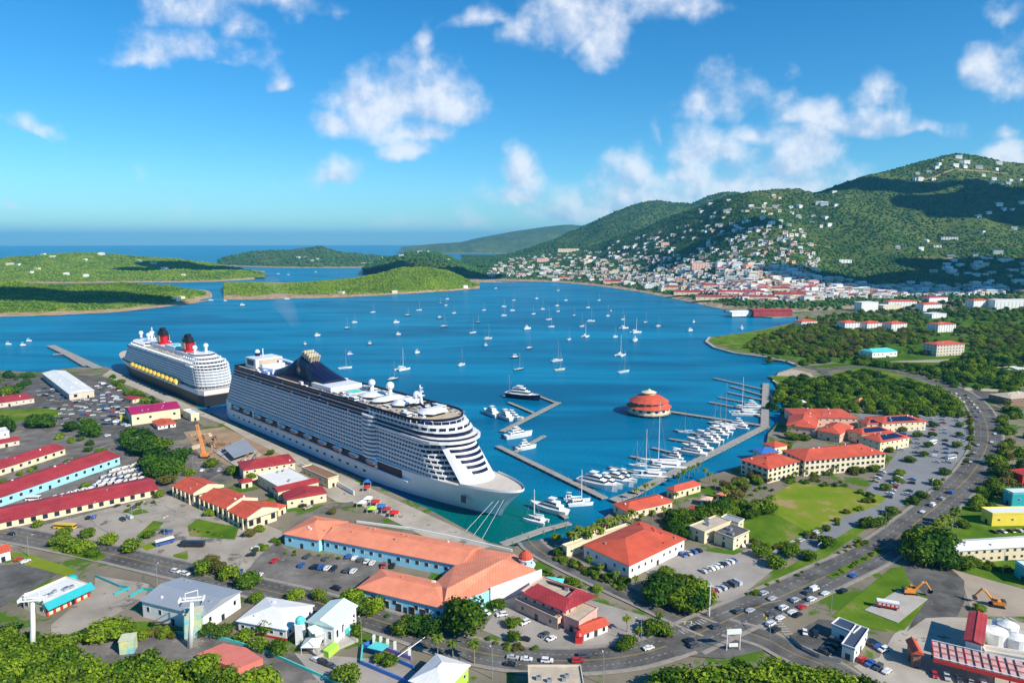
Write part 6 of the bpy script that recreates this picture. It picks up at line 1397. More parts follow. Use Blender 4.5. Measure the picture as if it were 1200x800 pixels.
# palms
def frond(mb, L_, az, el, rng):
    pts = []; p = Vector((0, 0, 0)); e = el
    for i in range(6):
        pts.append(p.copy()); p = p+Vector((math.cos(az)*math.cos(e), math.sin(az)*math.cos(e), math.sin(e)))*L_/5; e -= .42
    s = Vector((-math.sin(az), math.cos(az), 0))
    for i in range(5):
        w0, w1 = [.05, .17, .2, .17, .1, .02][i:i+2]
        a, b = pts[i], pts[i+1]; dz = Vector((0, 0, -.10*L_))
        mb.add([a, b, b+s*w1*L_+dz*w1*4, a+s*w0*L_+dz*w0*4], [(0, 1, 2, 3)], LP); mb.add([a, a-s*w0*L_+dz*w0*4, b-s*w1*L_+dz*w1*4, b], [(0, 1, 2, 3)], LP)
def make_palm(i):
    def mk():
        rng = random.Random(i); t = thing('palm_tree', 'palm', 'palm tree'); H = 7.5
        mb = MB(); mb.tube([(0, 0, -.2), (.15*i, .1, H*.5), (.3*i, .25, H)], [.30, .2, .16], PBARK, 7); mb.build('trunk', t)
        mb = MB()
        for k in range(20): frond(mb, rng.uniform(2.8, 3.6), 6.283*k/20*2.0+rng.uniform(-.15, .15), rng.uniform(-.1, 1.2), rng)
        mb.v = [(x+.3*i, y+.25, z+H) for x, y, z in mb.v]; mb.build('crown', t); return t
    return Kind(mk)
PK = [make_palm(i) for i in range(3)]
def palms(pts, desc, h=1.0, group=None):
    for i, (x, y) in enumerate(sorted(pts)):
        PK[i % 3].put(G(x, y), rngT.uniform(0, 6.3), desc % ordn(i) if '%s' in desc else desc, group, h*rngT.uniform(.88, 1.12))
palms([(668, 642), (676, 640), (685, 638), (692, 636), (698, 634), (705, 631), (712, 628), (719, 626), (726, 624), (733, 622), (740, 619), (672, 646), (689, 642), (704, 637)], '%s palm from the left in the row facing the marina boats', 1.15, 'palms along the marina front')
palms([(795, 568), (801, 563), (807, 560), (813, 557), (818, 553), (756, 581), (746, 585), (766, 577), (778, 608), (826, 560), (832, 566), (764, 613), (752, 617), (792, 590)], '%s palm from the left round the marina restaurant row', .85, 'palms round the marina restaurants')
palms([(880, 606), (885, 604), (890, 602), (895, 600), (900, 598), (905, 596), (852, 590), (846, 584), (858, 582), (866, 577), (838, 574)], '%s palm from the left in the garden beside the playing field', .95, 'palms beside the playing field')
palms([(1096, 632), (1101, 629), (1106, 626), (1110, 623), (1115, 620), (1119, 616), (1090, 636)], '%s white trunked palm from the left beside the dual carriageway', 1.2, 'white trunked palms by the highway')
palms([(513, 770), (531, 773), (556, 778)], '%s tall palm from the left on the highway verge at bottom centre', 1.0, 'verge palms at bottom centre')
palms([(973, 561), (980, 556), (988, 552), (996, 549), (965, 563), (1004, 545), (944, 562), (931, 565)], '%s palm from the left in front of the long cream wing', .8, 'palms before the long cream wing')
palms([(704, 676), (722, 684), (690, 668), (776, 690), (787, 700), (745, 690), (768, 697)], '%s palm from the left round the big red pyramid roof', .75, 'palms round the red pyramid roof')
palms([(1178, 478), (1183, 480), (1172, 482), (1104, 476), (1098, 470), (940, 500), (948, 504), (1060, 480), (930, 508), (924, 512)], '%s palm from the left among the resort and highway bend gardens', .9, 'palms of the resort and bend gardens')
palms([(735, 740), (748, 752), (772, 735)], '%s palm from the left on the verge right of the pink restaurant', .8, 'palms right of the pink restaurant')
# far woods: one mass each, leafy crowns set over the ground by geometry nodes
CC = {}
def crown_set(kind):
    if kind not in CC:
        c = bpy.data.collections.new('crowns_'+kind)
        for (kd, i), K in TR.items():
            if K.o and (kd == kind or (kind == 'mixed' and kd in ('mid', 'bright', 'dark')) or (kind == 'light' and kd in ('bright', 'dry', 'mid'))):
                for ch in K.o.children:
                    if ch.name.startswith('crown'): c.objects.link(ch)
        CC[kind] = c
    return CC[kind]
def crown_wood(name, pts, sizes, kind, label, cat='wood', seed=1):
    me = bpy.data.meshes.new(name); me.from_pydata([tuple(p) for p in pts], [], []); a = me.attributes.new('sc', 'FLOAT', 'POINT'); a.data.foreach_set('value', sizes)
    o = link(name, me); g = bpy.data.node_groups.new(name, 'GeometryNodeTree'); g.interface.new_socket('Geometry', in_out='INPUT', socket_type='NodeSocketGeometry'); g.interface.new_socket('Geometry', in_out='OUTPUT', socket_type='NodeSocketGeometry')
    N = g.nodes.new; L = g.links.new; gi = N('NodeGroupInput'); go = N('NodeGroupOutput'); ip = N('GeometryNodeInstanceOnPoints'); ci = N('GeometryNodeCollectionInfo'); ci.inputs['Collection'].default_value = crown_set(kind); ci.inputs['Separate Children'].default_value = True; ci.inputs['Reset Children'].default_value = True
    na = N('GeometryNodeInputNamedAttribute'); na.data_type = 'FLOAT'; na.inputs['Name'].default_value = 'sc'
    rv = N('FunctionNodeRandomValue'); rv.data_type = 'FLOAT_VECTOR'; rv.inputs[0].default_value = (0, 0, 0); rv.inputs[1].default_value = (0, 0, 6.28); rv.inputs['Seed'].default_value = seed
    L(gi.outputs[0], ip.inputs['Points']); L(ci.outputs[0], ip.inputs['Instance']); ip.inputs['Pick Instance'].default_value = True; L(na.outputs[0], ip.inputs['Scale']); L(rv.outputs[0], ip.inputs['Rotation']); L(ip.outputs[0], go.inputs[0])
    md = o.modifiers.new('scatter', 'NODES'); md.node_group = g; return tag(o, label, cat, kind='stuff')
# far woods
for poly, n, size, lab, zc, m in (([(900, 478), (915, 452), (935, 444), (965, 446), (1010, 436), (1050, 446), (1100, 458), (1125, 475), (1128, 488), (1060, 488), (1010, 484), (960, 486), (925, 490)], 950, (6, 11), 'thick green wood between the resort villas and the peninsula road', 3.5, L1),
                               ([(935, 430), (950, 420), (1010, 428), (1052, 434), (1080, 440), (1110, 445), (1140, 452), (1230, 452), (1300, 440), (1300, 400), (1130, 416), (1100, 432), (1040, 428), (1000, 420)], 1250, (6, 12), 'dense wood on the slope round the large red roofed hotel block', 3.5, L1),
                               ([(876, 409), (884, 397), (905, 390), (940, 380), (990, 376), (1085, 390), (1085, 404), (1010, 405), (1000, 420), (940, 420), (905, 415)], 1500, (6, 11), 'green wood over the peninsula and below the white condominiums', 3.5, L2),
                               ([(1135, 385), (1300, 380), (1300, 425), (1140, 412)], 900, (6, 12), 'green wood right of the large red roofed hotel block', 3.5, L2),
                               ([(938, 376), (1000, 366), (1200, 358), (1400, 358), (1400, 372), (1180, 376), (980, 384)], 1500, (6, 11), 'green wood between the condominiums and the long white hotel', 3.5, L1),
                               ([(940, 364), (1060, 362), (1200, 357), (1300, 357), (1300, 347), (1000, 350), (940, 356)], 700, (7, 12), 'dark wood at the foot of the mountain between the houses', 4, L3),
                               ([(900, 428), (1010, 418), (1120, 420), (1250, 395), (1250, 372), (1000, 380), (905, 400), (880, 399), (872, 408)], 420, (4, 10), 'scattered trees on the open slopes between the bay and the condominiums', 3.0, L2),
                               ([(1000, 425), (1060, 436), (1120, 455), (1180, 462), (1300, 470), (1300, 440), (1140, 440)], 260, (5, 10), 'mixed trees on both sides of the road above the highway bend', 3.0, L1),
                               ([(870, 362), (900, 358), (925, 366), (880, 368)], 50, (7, 12), 'dark trees on the little point beside the white roofed pier hall', 3.5, L3),
                               ([(-300, 442), (0, 440), (40, 439), (42, 443), (0, 447), (-300, 452)], 160, (6, 10), 'low dark bushes on the shore at far left', 3, L3)):
    p_, s_ = groves(poly, int(n*.85), (size[0]*.75, size[1]*1.15), m, lab, zc, seed=n)
    crown_wood('wood', [(x, y, 2.0-q*.12) for (x, y, z), q in zip(p_, s_)], s_, 'dark' if m is L3 else 'light' if m is L2 else 'mixed', lab, 'wood', seed=n)

for P_, S_, kd, lb, sd in MLATER: crown_wood('shrubbery', P_, S_, kd, lb, 'bushes', sd)
# ---------------------------------------------------------------- vehicles
CARP = {'white': (.75, .75, .74), 'silver': (.45, .46, .48), 'black': (.015, .015, .018), 'red': (.45, .02, .02), 'blue': (.03, .10, .35), 'dark grey': (.07, .075, .085), 'beige': (.45, .38, .28), 'green': (.03, .16, .08), 'yellow': (.75, .5, .03)}
CARM = {k: mat('car_paint_'+k.replace(' ', '_'), v, .28, .03, 1, coat=.6) for k, v in CARP.items()}
def car_profile(kind):
    if kind == 'suv': return 4.7, 1.9, [(-2.3, .35), (2.25, .35), (2.35, .8), (2.2, 1.0), (1.2, 1.08), (.55, 1.68), (-1.9, 1.72), (-2.3, 1.1)], [(.62, 1.64), (1.14, 1.12), (-2.2, 1.12), (-1.92, 1.66)], (-2.0, .5, 1.74)
    if kind == 'van': return 5.2, 2.0, [(-2.6, .35), (2.5, .35), (2.6, .9), (2.35, 1.2), (1.75, 2.05), (-2.5, 2.1), (-2.6, 1.0)], [(1.78, 1.95), (2.25, 1.25), (.9, 1.25), (.9, 1.95)], (-2.4, 1.6, 2.12)
    if kind == 'pickup': return 5.3, 1.95, [(-2.6, .4), (2.55, .4), (2.6, .85), (2.4, 1.05), (1.3, 1.12), (.7, 1.72), (-.5, 1.74), (-.75, 1.1), (-2.6, 1.1)], [(.78, 1.66), (1.22, 1.16), (-.68, 1.16), (-.5, 1.68)], (-.4, .6, 1.76)
    return 4.5, 1.78, [(-2.2, .32), (2.1, .32), (2.25, .65), (2.1, .85), (1.1, .95), (.45, 1.40), (-.95, 1.42), (-1.6, 1.0), (-2.2, .92)], [(.48, 1.36), (1.04, .97), (-1.5, 1.0), (-.95, 1.38)], (-.85, .4, 1.44)
def side_prism(mb, pts, y0, y1, m, taper=0):
    n = len(pts); vs = [(x, y0+(taper if z > 1.15 else 0), z) for x, z in pts]+[(x, y1-(taper if z > 1.15 else 0), z) for x, z in pts]
    mb.add(vs, [tuple(range(n)), tuple(range(2*n-1, n-1, -1))]+[(i, i+n, (i+1) % n+n, (i+1) % n) for i in range(n)], m)
def make_car(kind, colour):
    def mk():
        L_, W_, prof, gl, roof = car_profile(kind); t = thing('car', 'car', 'car'); mb = MB(); side_prism(mb, prof, -W_/2, W_/2, CARM[colour], .12)
        mb.build('body', t)
        mb = MB(); n = len(gl)
        side_prism(mb, gl, -W_/2+.07, W_/2-.07, GLASS, 0)
        mb.v = [(x+(.035 if x > .4 else -.035 if x < -.9 else 0), y*1.03, z+.0) for x, y, z in mb.v]; mb.build('windows', t)
        for x in (-1.35, 1.4):
            for s in (-1, 1): mb = MB(); mb.tube([(x, s*(W_/2-.2), .33), (x, s*(W_/2+.02), .33)], .34, RUBBER, 10); mb.build('wheel', t)
        for s in (-1, 1): mb = MB(); mb.box(prof[2][0]-.12, prof[2][0]+.0, s*.65-.2, s*.65+.2, .62, .78, WHITE); mb.build('headlight', t)
        return t
    return Kind(mk)
def make_car_far(kind, colour):
    def mk():
        L_, W_, prof, gl, roof = car_profile(kind); mb = MB(); side_prism(mb, prof, -W_/2, W_/2, CARM[colour], .12); k = len(mb.v)
        side_prism(mb, gl, -W_/2-.01, W_/2+.01, GLASS, .08)
        mb.box(-1.7, -1.0, -W_/2+.02, W_/2-.02, 0, .6, RUBBER); mb.box(1.05, 1.75, -W_/2+.02, W_/2-.02, 0, .6, RUBBER)
        o = link('car', mb.mesh('car')); return o
    return Kind(mk)
CK = {}
rngC = random.Random(21)
WSET = ['white']*9+['silver']*5+['black']*4+['dark grey']*3+['red']*2+['blue']*2+['beige']
KSET = ['sedan']*6+['suv']*5+['van', 'pickup']
NCAR = [0]
ADJ = {'sedan': 'car', 'suv': 'suv', 'van': 'van', 'pickup': 'pickup truck'}
def car(p, rz, colour, kind, label, group, near):
    k = (kind, colour, near)
    if k not in CK: CK[k] = make_car(kind, colour) if near else make_car_far(kind, colour)
    o = CK[k].put(p, rz, label, group, None, {'sedan': 'car', 'suv': 'car', 'van': 'van', 'pickup': 'pickup truck'}[kind]); NCAR[0] += 1
    return o
def car_row(a, b, n, desc, across=True, cols=None, kinds=None, gap=.0, z=2.33, skew=0, group=None, group_cat=None):
    A, B = G(*a), G(*b); d = B-A; h0 = math.atan2(d.y, d.x)+(math.pi/2 if across else 0)+skew; used = []
    for i in range(n):
        if rngC.random() < gap: continue
        used.append((i+.5)/n)
    for j, u in enumerate(used):
        p = A+d*u; p.z = z; col = cols[j % len(cols)] if cols else rngC.choice(WSET); kd = kinds[j % len(kinds)] if kinds else rngC.choice(KSET)
        near = p.y < 430
        car(p, h0+rngC.uniform(-.04, .04)+(math.pi if rngC.random() < .4 and across else 0), col, kd, '%s %s, %s from left in the %s' % (col, ADJ[kd], ordn(j), desc), group or 'cars in the '+desc, near)
def heading(x, y, line=None):
    p = G(x, y); best = min(range(len(line)-1), key=lambda i: (line[i]-p).length); d = line[min(best+1, len(line)-1)]-line[max(best-1, 0)]; return math.atan2(d.y, d.x)
ROADC = [(954, 692, 'white', 'van', 'lead white van of the queue, beside the median'), (967, 697, 'white', 'sedan', 'white car just right of the lead van in the queue'), (947, 696, 'dark grey', 'suv', 'dark car left of the lead van in the queue'), (988, 694, 'black', 'suv', 'black car running alone up the lane right of the queue'), (951, 704, 'white', 'suv', 'white car second behind the lead van'), (932, 705, 'silver', 'suv', 'silver car at the median side of the queue'), (940, 713, 'red', 'sedan', 'only red car in the queue at the lights'), (928, 719, 'white', 'sedan', 'white car directly behind the red one in the queue'), (918, 714, 'white', 'suv', 'white car left of the white one behind the red car'), (935, 722, 'black', 'sedan', 'black car in the right lane of the queue'), (914, 726, 'white', 'sedan', 'white car in the middle of the tail of the queue'), (903, 733, 'white', 'suv', 'white car at the stop line of the junction'), (903, 721, 'dark grey', 'sedan', 'dark car left in the tail of the queue'), (909, 740, 'black', 'suv', 'black car turning at the tail of the queue'), (1000, 676, 'blue', 'sedan', 'dark blue car driving alone on the right carriageway'), (895, 697, 'silver', 'suv', 'silver car first on the left carriageway'), (905, 703, 'silver', 'sedan', 'silver car second on the left carriageway'), (865, 718, 'dark grey', 'suv', 'dark car entering the junction from the left carriageway'), (879, 717, 'silver', 'sedan', 'silver car entering the junction from the left carriageway'),
         (817, 737, 'black', 'sedan', 'black car crossing the junction, left one'), (839, 736, 'dark grey', 'suv', 'dark car crossing the junction, right one'), (808, 752, 'black', 'sedan', 'black car leaving the junction to the left'), (813, 758, 'dark grey', 'suv', 'dark car behind the black one leaving the junction'), (760, 761, 'white', 'sedan', 'white car on the highway below the grass tip')]
for x, y, c, k, lab in ROADC:
    p = G(x, y); p.z = 2.33; car(p, heading(x, y, W2 if x > 850 else W_LINE), c, k, lab, None, True)
for x, y, c, k, lab in [(617, 774, 'white', 'sedan', 'white car on the bottom highway, right of the silver one'), (641, 776, 'white', 'suv', 'white car above the beige roof on the bottom highway'), (677, 776, 'red', 'suv', 'bright red car on the bottom highway'), (685, 770, 'dark grey', 'suv', 'dark car just above the bright red one'), (601, 772, 'silver', 'sedan', 'silver car leftmost on the bottom highway stretch'), (598, 780, 'black', 'sedan', 'black car at the bottom highway near lane'),
                        (206, 671, 'white', 'suv', 'white car on the highway above the grey warehouse, left one'), (217, 674, 'white', 'suv', 'white car on the highway above the grey warehouse, right one'), (395, 691, 'black', 'suv', 'black car turning off the highway by the shopping court'), (14, 627, 'black', 'sedan', 'black car alone on the highway at far left')]:
    p = G(x, y); p.z = 2.33; car(p, heading(x, y, W_LINE), c, k, lab, None, True)
car_row((18, 655), (34, 660), 2, 'pair parked beside the white red roofed shop', cols=['red', 'white'], kinds=['sedan', 'sedan'], z=2.1)
z0 = 2.13
car_row((350, 652), (392, 657), 2, 'court lot by hip roofed end', gap=0, z=z0, cols=['dark grey', 'dark grey'])
car_row((405, 652), (440, 662), 5, 'row before the shopping court arcade', gap=0, z=z0, skew=.3)
car_row((444, 664), (466, 664), 2, 'pair at the inner end of the court', z=z0, cols=['red', 'black'])
car_row((318, 657), (326, 659), 1, 'left lot corner of the shopping court', z=z0)
car_row((350, 663), (418, 671), 9, 'front row of the shopping court lot', gap=.15, z=z0, cols=['blue', 'black', 'blue', 'white', 'black', 'dark grey', 'white'], kinds=['suv'])
car_row((262, 670), (310, 676), 4, 'verge row left of the shopping court lot', gap=.2, z=z0)
car_row((565, 716), (575, 722), 1, 'corner lot beside the largest tree', z=2.13, cols=['white'], across=False)
car_row((578, 704), (590, 725), 3, 'lot between the largest tree and the pink restaurant', z=2.13, cols=['black', 'white', 'white'], kinds=['suv', 'sedan', 'suv'])
car_row((604, 724), (650, 752), 6, 'parking bay along the pink restaurant', gap=.5, z=2.13, cols=['white', 'dark grey'])
car_row((625, 752), (605, 748), 1, 'exit lane of the pink restaurant', z=2.13, cols=['black'], across=False)
car_row((797, 652), (822, 645), 4, 'row against red pyramid building', z=2.13)
car_row((822, 671), (862, 657), 9, 'middle row right of red pyramid building', z=2.13, gap=.1)
car_row((832, 695), (866, 683), 6, 'lower row right of red pyramid building', z=2.13)
car_row((866, 640), (894, 640), 3, 'row beside the cream office block', z=2.13)
car_row((905, 650), (985, 612), 9, 'lane below the playing field', z=2.13, gap=.3, across=False)
for a, b, n, d in (((1060, 492), (1055, 530), 9, 'left bay of the resort car park'), ((1078, 486), (1072, 540), 11, 'second bay of the resort car park'), ((1090, 485), (1098, 545), 12, 'third bay of the resort car park'), ((1104, 487), (1110, 545), 13, 'fourth bay of the resort car park'), ((1120, 488), (1128, 520), 8, 'far right bay of the resort car park'), ((1035, 552), (1014, 578), 7, 'bay nearest the playing field'), ((1058, 552), (1040, 585), 9, 'lower left bay of the resort car park'), ((1072, 552), (1062, 588), 8, 'lower middle bay of the resort car park'), ((1120, 530), (1098, 560), 8, 'lower right bay of the resort car park')):
    car_row(a, b, n, d, gap=.28, z=2.12)
for a, b, n, d in (((1150, 548), (1168, 505), 4, 'outer lane of the highway bend'), ((1135, 548), (1152, 510), 4, 'inner lane of the highway bend'), ((1154, 490), (1130, 462), 7, 'traffic on the highway past the bend'), ((1148, 492), (1118, 460), 6, 'second lane of traffic past the bend'), ((1075, 605), (1120, 575), 4, 'highway stretch above the dark roadside clump')):
    car_row(a, b, n, d, across=False, gap=.15, z=2.33)
car_row((937, 741), (962, 745), 2, 'lot left of the slate roofed garage', z=2.13, cols=['white', 'black'])
car_row((963, 768), (982, 752), 4, 'shaded corner of the slate roofed garage', z=2.13, cols=['black', 'dark grey'])
car_row((1006, 772), (1044, 790), 4, 'lower row before the slate roofed garage', z=2.13, cols=['red', 'blue', 'dark grey', 'white'], kinds=['suv', 'pickup', 'suv', 'sedan'])
car_row((1018, 752), (1038, 764), 4, 'upper row before the slate roofed garage', z=2.13, cols=['black', 'black', 'blue', 'white'], kinds=['suv'])
car_row((1088, 790), (1160, 805), 5, 'yard under the storage rack', z=2.13, gap=.2)
car_row((1160, 624), (1210, 622), 5, 'lot behind the two storey cream block', z=2.14, cols=['black', 'silver'])
car_row((128, 592), (165, 598), 2, 'plaza below the shopping hall, upper', z=2.13, cols=['black', 'dark grey'])
car_row((100, 608), (114, 606), 2, 'plaza beside the yellow bus', z=2.13, cols=['black', 'blue'])
car_row((140, 611), (156, 606), 2, 'plaza by the oval lawn', z=2.13, cols=['black', 'silver'])
car_row((188, 623), (200, 625), 2, 'plaza behind the blue bus', z=2.13, cols=['black', 'blue'])
car_row((292, 655), (302, 640), 2, 'gate right of the round lawn', z=2.13, cols=['black', 'white'])
car_row((20, 600), (72, 582), 8, 'street between the two lower halls', z=2.13, across=False, gap=.1)
car_row((50, 763), (60, 763), 1, 'lane', z=2.1) if False else None
car_row((367, 773), (392, 783), 3, 'tram station lane', z=2.14, cols=['white', 'black', 'dark grey'], across=False)
car_row((232, 552), (262, 552), 3, 'lot beside the construction site', z=2.13)
car_row((352, 592), (364, 597), 2, 'gate of the quay', z=2.14, cols=['black', 'beige'])
for a, b, n, d in (((116, 448), (150, 462), 9, 'farthest row of the far car park'), ((112, 452), (142, 470), 9, 'second row of the far car park'), ((84, 470), (140, 478), 11, 'middle row of the far car park'), ((88, 476), (140, 484), 10, 'fourth row of the far car park'), ((124, 492), (152, 500), 6, 'row left of the magenta roofed warehouse'), ((42, 456), (66, 470), 5, 'row beside the long white warehouse'), ((85, 500), (130, 512), 6, 'row before the dark grove')):
    car_row(a, b, n, d, gap=.18, z=2.12)
def make_bus(m, m2, L_=11):
    def mk():
        t = thing('bus', 'bus', 'bus'); mb = MB(); mb.box(-L_/2, L_/2, -1.25, 1.25, .35, 1.5, m); mb.box(-L_/2, L_/2, -1.25, 1.25, 2.4, 3.0, m2); mb.box(-L_/2+.1, L_/2-.1, -1.2, 1.2, 1.5, 2.4, m); mb.build('body', t)
        mb = MB(); mb.box(-L_/2+.3, L_/2-.4, -1.26, 1.26, 1.55, 2.35, GLASS); mb.box(L_/2-.3, L_/2+.03, -1.1, 1.1, 1.3, 2.4, GLASS); mb.build('windows', t)
        for x in (-L_*.32, L_*.33):
            for s in (-1, 1): mb = MB(); mb.tube([(x, s*1.0, .5), (x, s*1.28, .5)], .5, RUBBER, 12); mb.build('wheel', t)
        return t
    return Kind(mk)
make_bus(CARM['blue'], WHITE, 9).put(G(193, 637, 2.08), .75, 'blue bus with white roof parked on the plaza', None)
make_bus(CARM['yellow'], CARM['yellow'], 12).put(G(76, 619, 2.08), -.12, 'yellow bus parked under the lowest shopping hall', None)
make_bus(WHITE, WHITE, 8).put(G(39, 586, 2.08), .1, 'small white bus beside the pale blue hall', None)
make_bus(CARM['black'], CARM['black'], 12).put(G(226, 640, 2.08), 0, 'black coach parked below the round lawn', None)
make_bus(WHITE, WHITE, 9).put(G(1093, 520, 2.08), .6, 'white coach standing in the resort car park', None)
make_bus(WHITE, CARM['silver'], 9).put(G(1114, 537, 2.08), .4, 'white coach at the lower right of the resort car park', None)
# cars of the far car park beyond the nearest rows: one mass
mb = MB(); A_ = [G(*q) for q in ((40, 452), (160, 466), (150, 500), (60, 500))]
for i in range(150):
    u, v = (rngC.randrange(24)+.5)/24, (rngC.randrange(9)+.5)/9; p = A_[0].lerp(A_[1], u).lerp(A_[3].lerp(A_[2], u), v); m = CARM[rngC.choice(WSET)]; r = .35+rngC.choice((0, math.pi/2))*.0
    mb.box(-2.2, 2.2, -.9, .9, .3, 1.0, m, rot=r, c=(p.x, p.y, 2.12)); mb.box(-1.3, 1.0, -.8, .8, 1.0, 1.45, GLASS, rot=r, c=(p.x, p.y, 2.12)); mb.box(-1.1, .7, -.75, .75, 1.45, 1.5, m, rot=r, c=(p.x, p.y, 2.12))
tag(mb.build('parked_cars'), 'mass of parked cars filling the far car park behind the magenta roofed warehouse', 'cars', kind='stuff')
# stored boats in the boat yard
def make_boat_small(m):
    def mk():
        t = thing('motorboat', 'b', 'boat'); mb = MB(); vs = []
        for z, f in ((0, .55), (.9, 1)):
            for x, w in ((-2.8, .9), (0, 1.05), (1.8, .7), (3.2, .02)): vs += [(x*f if x > 0 else x, -w*f, z), (x*f if x > 0 else x, w*f, z)]
        fs = []
        for i in range(3): fs += [(2*i, 2*i+2, 2*i+10, 2*i+8), (2*i+1, 2*i+9, 2*i+11, 2*i+3), (2*i+8, 2*i+10, 2*i+11, 2*i+9)]
        fs += [(0, 8, 9, 1)]; mb.add(vs, fs, m); mb.build('hull', t)
        mb = MB(); mb.box(-.9, 1.1, -.65, .65, .9, 1.5, WHITE); mb.box(-.85, 1.14, -.6, .6, 1.2, 1.45, GLASS); mb.build('cabin', t); mb = MB(); mb.box(-3.2, -2.7, -.3, .3, .2, 1.5, BLACK); mb.build('outboard_motor', t); return t
    return Kind(mk)
SB = [make_boat_small(WHITE), make_boat_small(mat('boat_cream', (.6, .56, .48), .5, .05, 1)), make_boat_small(BLUE)]
BN = ['white', 'cream', 'blue']
yard = [((112, 566), (178, 553)), ((98, 572), (170, 560)), ((118, 560), (172, 548)), ((60, 584), (110, 572)), ((130, 553), (166, 543))]
for r_, (a, b) in enumerate(yard):
    A, B = G(*a, 2.06), G(*b, 2.06); n = 8 if r_ != 3 else 6
    for i in range(n):
        k = 0 if rngC.random() < .75 else rngC.choice((1, 2)); SB[k].put(A.lerp(B, (i+.5)/n), rngC.uniform(.9, 1.4), '%s motorboat on land, %s from the left in the %s row of the boat yard' % (BN[k], ordn(i), ORD[r_]), 'boats stored in the boat yard', rngC.uniform(.9, 1.3))
# ---------------------------------------------------------------- street lamps and poles
def make_lamp(dbl):
    def mk():
        t = thing('street_lamp', 'l', 'street lamp'); mb = MB(); mb.tube([(0, 0, 0), (0, 0, 11)], [.16, .10], STEEL, 6); mb.build('pole', t)
        for s in ((-1, 1) if dbl else (1,)): mb = MB(); mb.tube([(0, 0, 10.8), (s*1.2, 0, 11.4), (s*2.2, 0, 11.4)], .07, STEEL, 5); mb.build('arm', t); mb = MB(); mb.box(s*1.9-.0, s*1.9+s*.9 if s > 0 else s*1.9, -.18, .18, 11.3, 11.45, WHITE) if s > 0 else mb.box(s*2.8, s*1.9, -.18, .18, 11.3, 11.45, WHITE); mb.build('lamp_head', t)
        return t
    return Kind(mk)
LK = [make_lamp(False), make_lamp(True)]
for i, (x, y, k, lab) in enumerate([(34, 652, 0, 'left highway verge beside the red car'), (127, 624, 0, 'plaza under the lowest shopping hall'), (111, 612, 0, 'plaza beside the row of shop pilasters'), (155, 607, 0, 'plaza by the first oval lawn'), (168, 612, 0, 'plaza between the oval lawns'), (193, 630, 0, 'plaza just right of the blue bus'), (207, 600, 0, 'plaza before the middle red pavilion'), (185, 690, 0, 'highway above the grey warehouse'), (424, 757, 0, 'right of the tram station'), (577, 795, 0, 'bottom edge at centre'), (751, 757, 0, 'tip of the pink restaurant lot'), (707, 802, 0, 'bottom edge right of the beige roof'), (957, 663, 0, 'verge halfway up the dual carriageway'), (974, 716, 0, 'grass side of the queue'), (1037, 622, 0, 'verge below the resort entrance'), (1091, 582, 0, 'left verge of the highway bend'), (1141, 512, 0, 'resort car park edge at the bend'), (1126, 466, 1, 'top of the highway bend'), (1184, 600, 0, 'behind the yellow warehouse'), (1058, 445, 1, 'wood above the resort'), (1120, 640, 0, 'beside the white trunked palms'), (1175, 672, 0, 'lawn before the two storey block'), (158, 530, 0, 'dark grove'), (227, 556, 0, 'construction site road'), (122, 560, 0, 'boat yard'), (890, 560, 0, 'marina garden')]):
    LK[k].put(G(x, y), rngC.uniform(0, 3), 'tall street lamp, %s' % lab if i not in () else '', 'street lamps')
def signal(x, y, lab):
    p = G(x, y); t = thing('traffic_signal', lab, 'traffic light', p, rngC.uniform(0, 3)); mb = MB(); mb.tube([(0, 0, 0), (0, 0, 6.5), (1, 0, 6.9), (7, 0, 7)], [.15, .12, .1, .08], STEEL, 6); mb.build('pole', t)
    for q in (4, 6.6): mb = MB(); mb.box(q-.2, q+.2, -.2, .2, 5.9, 6.95, YELLOW); mb.build('signal_head', t)
signal(829, 722, 'traffic light mast at the grass corner of the junction'); signal(902, 748, 'traffic light mast at the garage side of the junction'); signal(790, 747, 'traffic light mast at the restaurant side of the junction')
p = G(831, 722); t = thing('utility_pole', 'tallest white utility pole at the junction corner', 'pole', p); mb = MB(); mb.tube([(0, 0, 0), (0, 0, 15)], [.3, .2], WHITE, 8); mb.build('pole', t); mb = MB(); mb.box(-1.2, 1.2, -.1, .1, 13.5, 13.8, WHITE); mb.build('crossarm', t)
# ---------------------------------------------------------------- marina
def pier(parent, a, b, w, name='finger_pier', z=1.6, piles=True):
    A, B = G(*a, z), G(*b, z); o_ = parent.location; d = (B-A); L_ = d.length; d.normalize(); n = Vector((-d.y, d.x, 0))
    mb = MB(); mb.prism([((p).x-o_.x, (p).y-o_.y) for p in (A-n*w/2, B-n*w/2, B+n*w/2, A+n*w/2)], z-.6-o_.z, z-o_.z, PIERC); o = mb.build(name, parent)
    if piles:
        k = max(2, int(L_/9)); mp = MB()
        for i in range(k):
            for s in (-1, 1): q = A+d*(L_*(i+.5)/k)+n*s*(w/2+.18)-o_; mp.tube([(q.x, q.y, -2.5-o_.z), (q.x, q.y, z+1.0-o_.z)], .2, PBARK, 6)
        pl = mp.build('piles', o if False else parent); 
    return o
t = thing('marina_dock', 'long bent marina dock with finger piers on the right of the basin', 'dock', (*G(800, 545, 0).xy, 0))
pier(t, (718, 586), (744, 577), 7, 'main_pier'); pier(t, (742, 578), (802, 546), 6.5, 'main_pier'); pier(t, (799, 548), (852, 522), 6.5, 'main_pier', 1.61); pier(t, (849, 523.5), (898, 498.5), 6.5, 'main_pier', 1.59)
pier(t, (896, 501), (897.5, 449), 6.5, 'main_pier', 1.62)
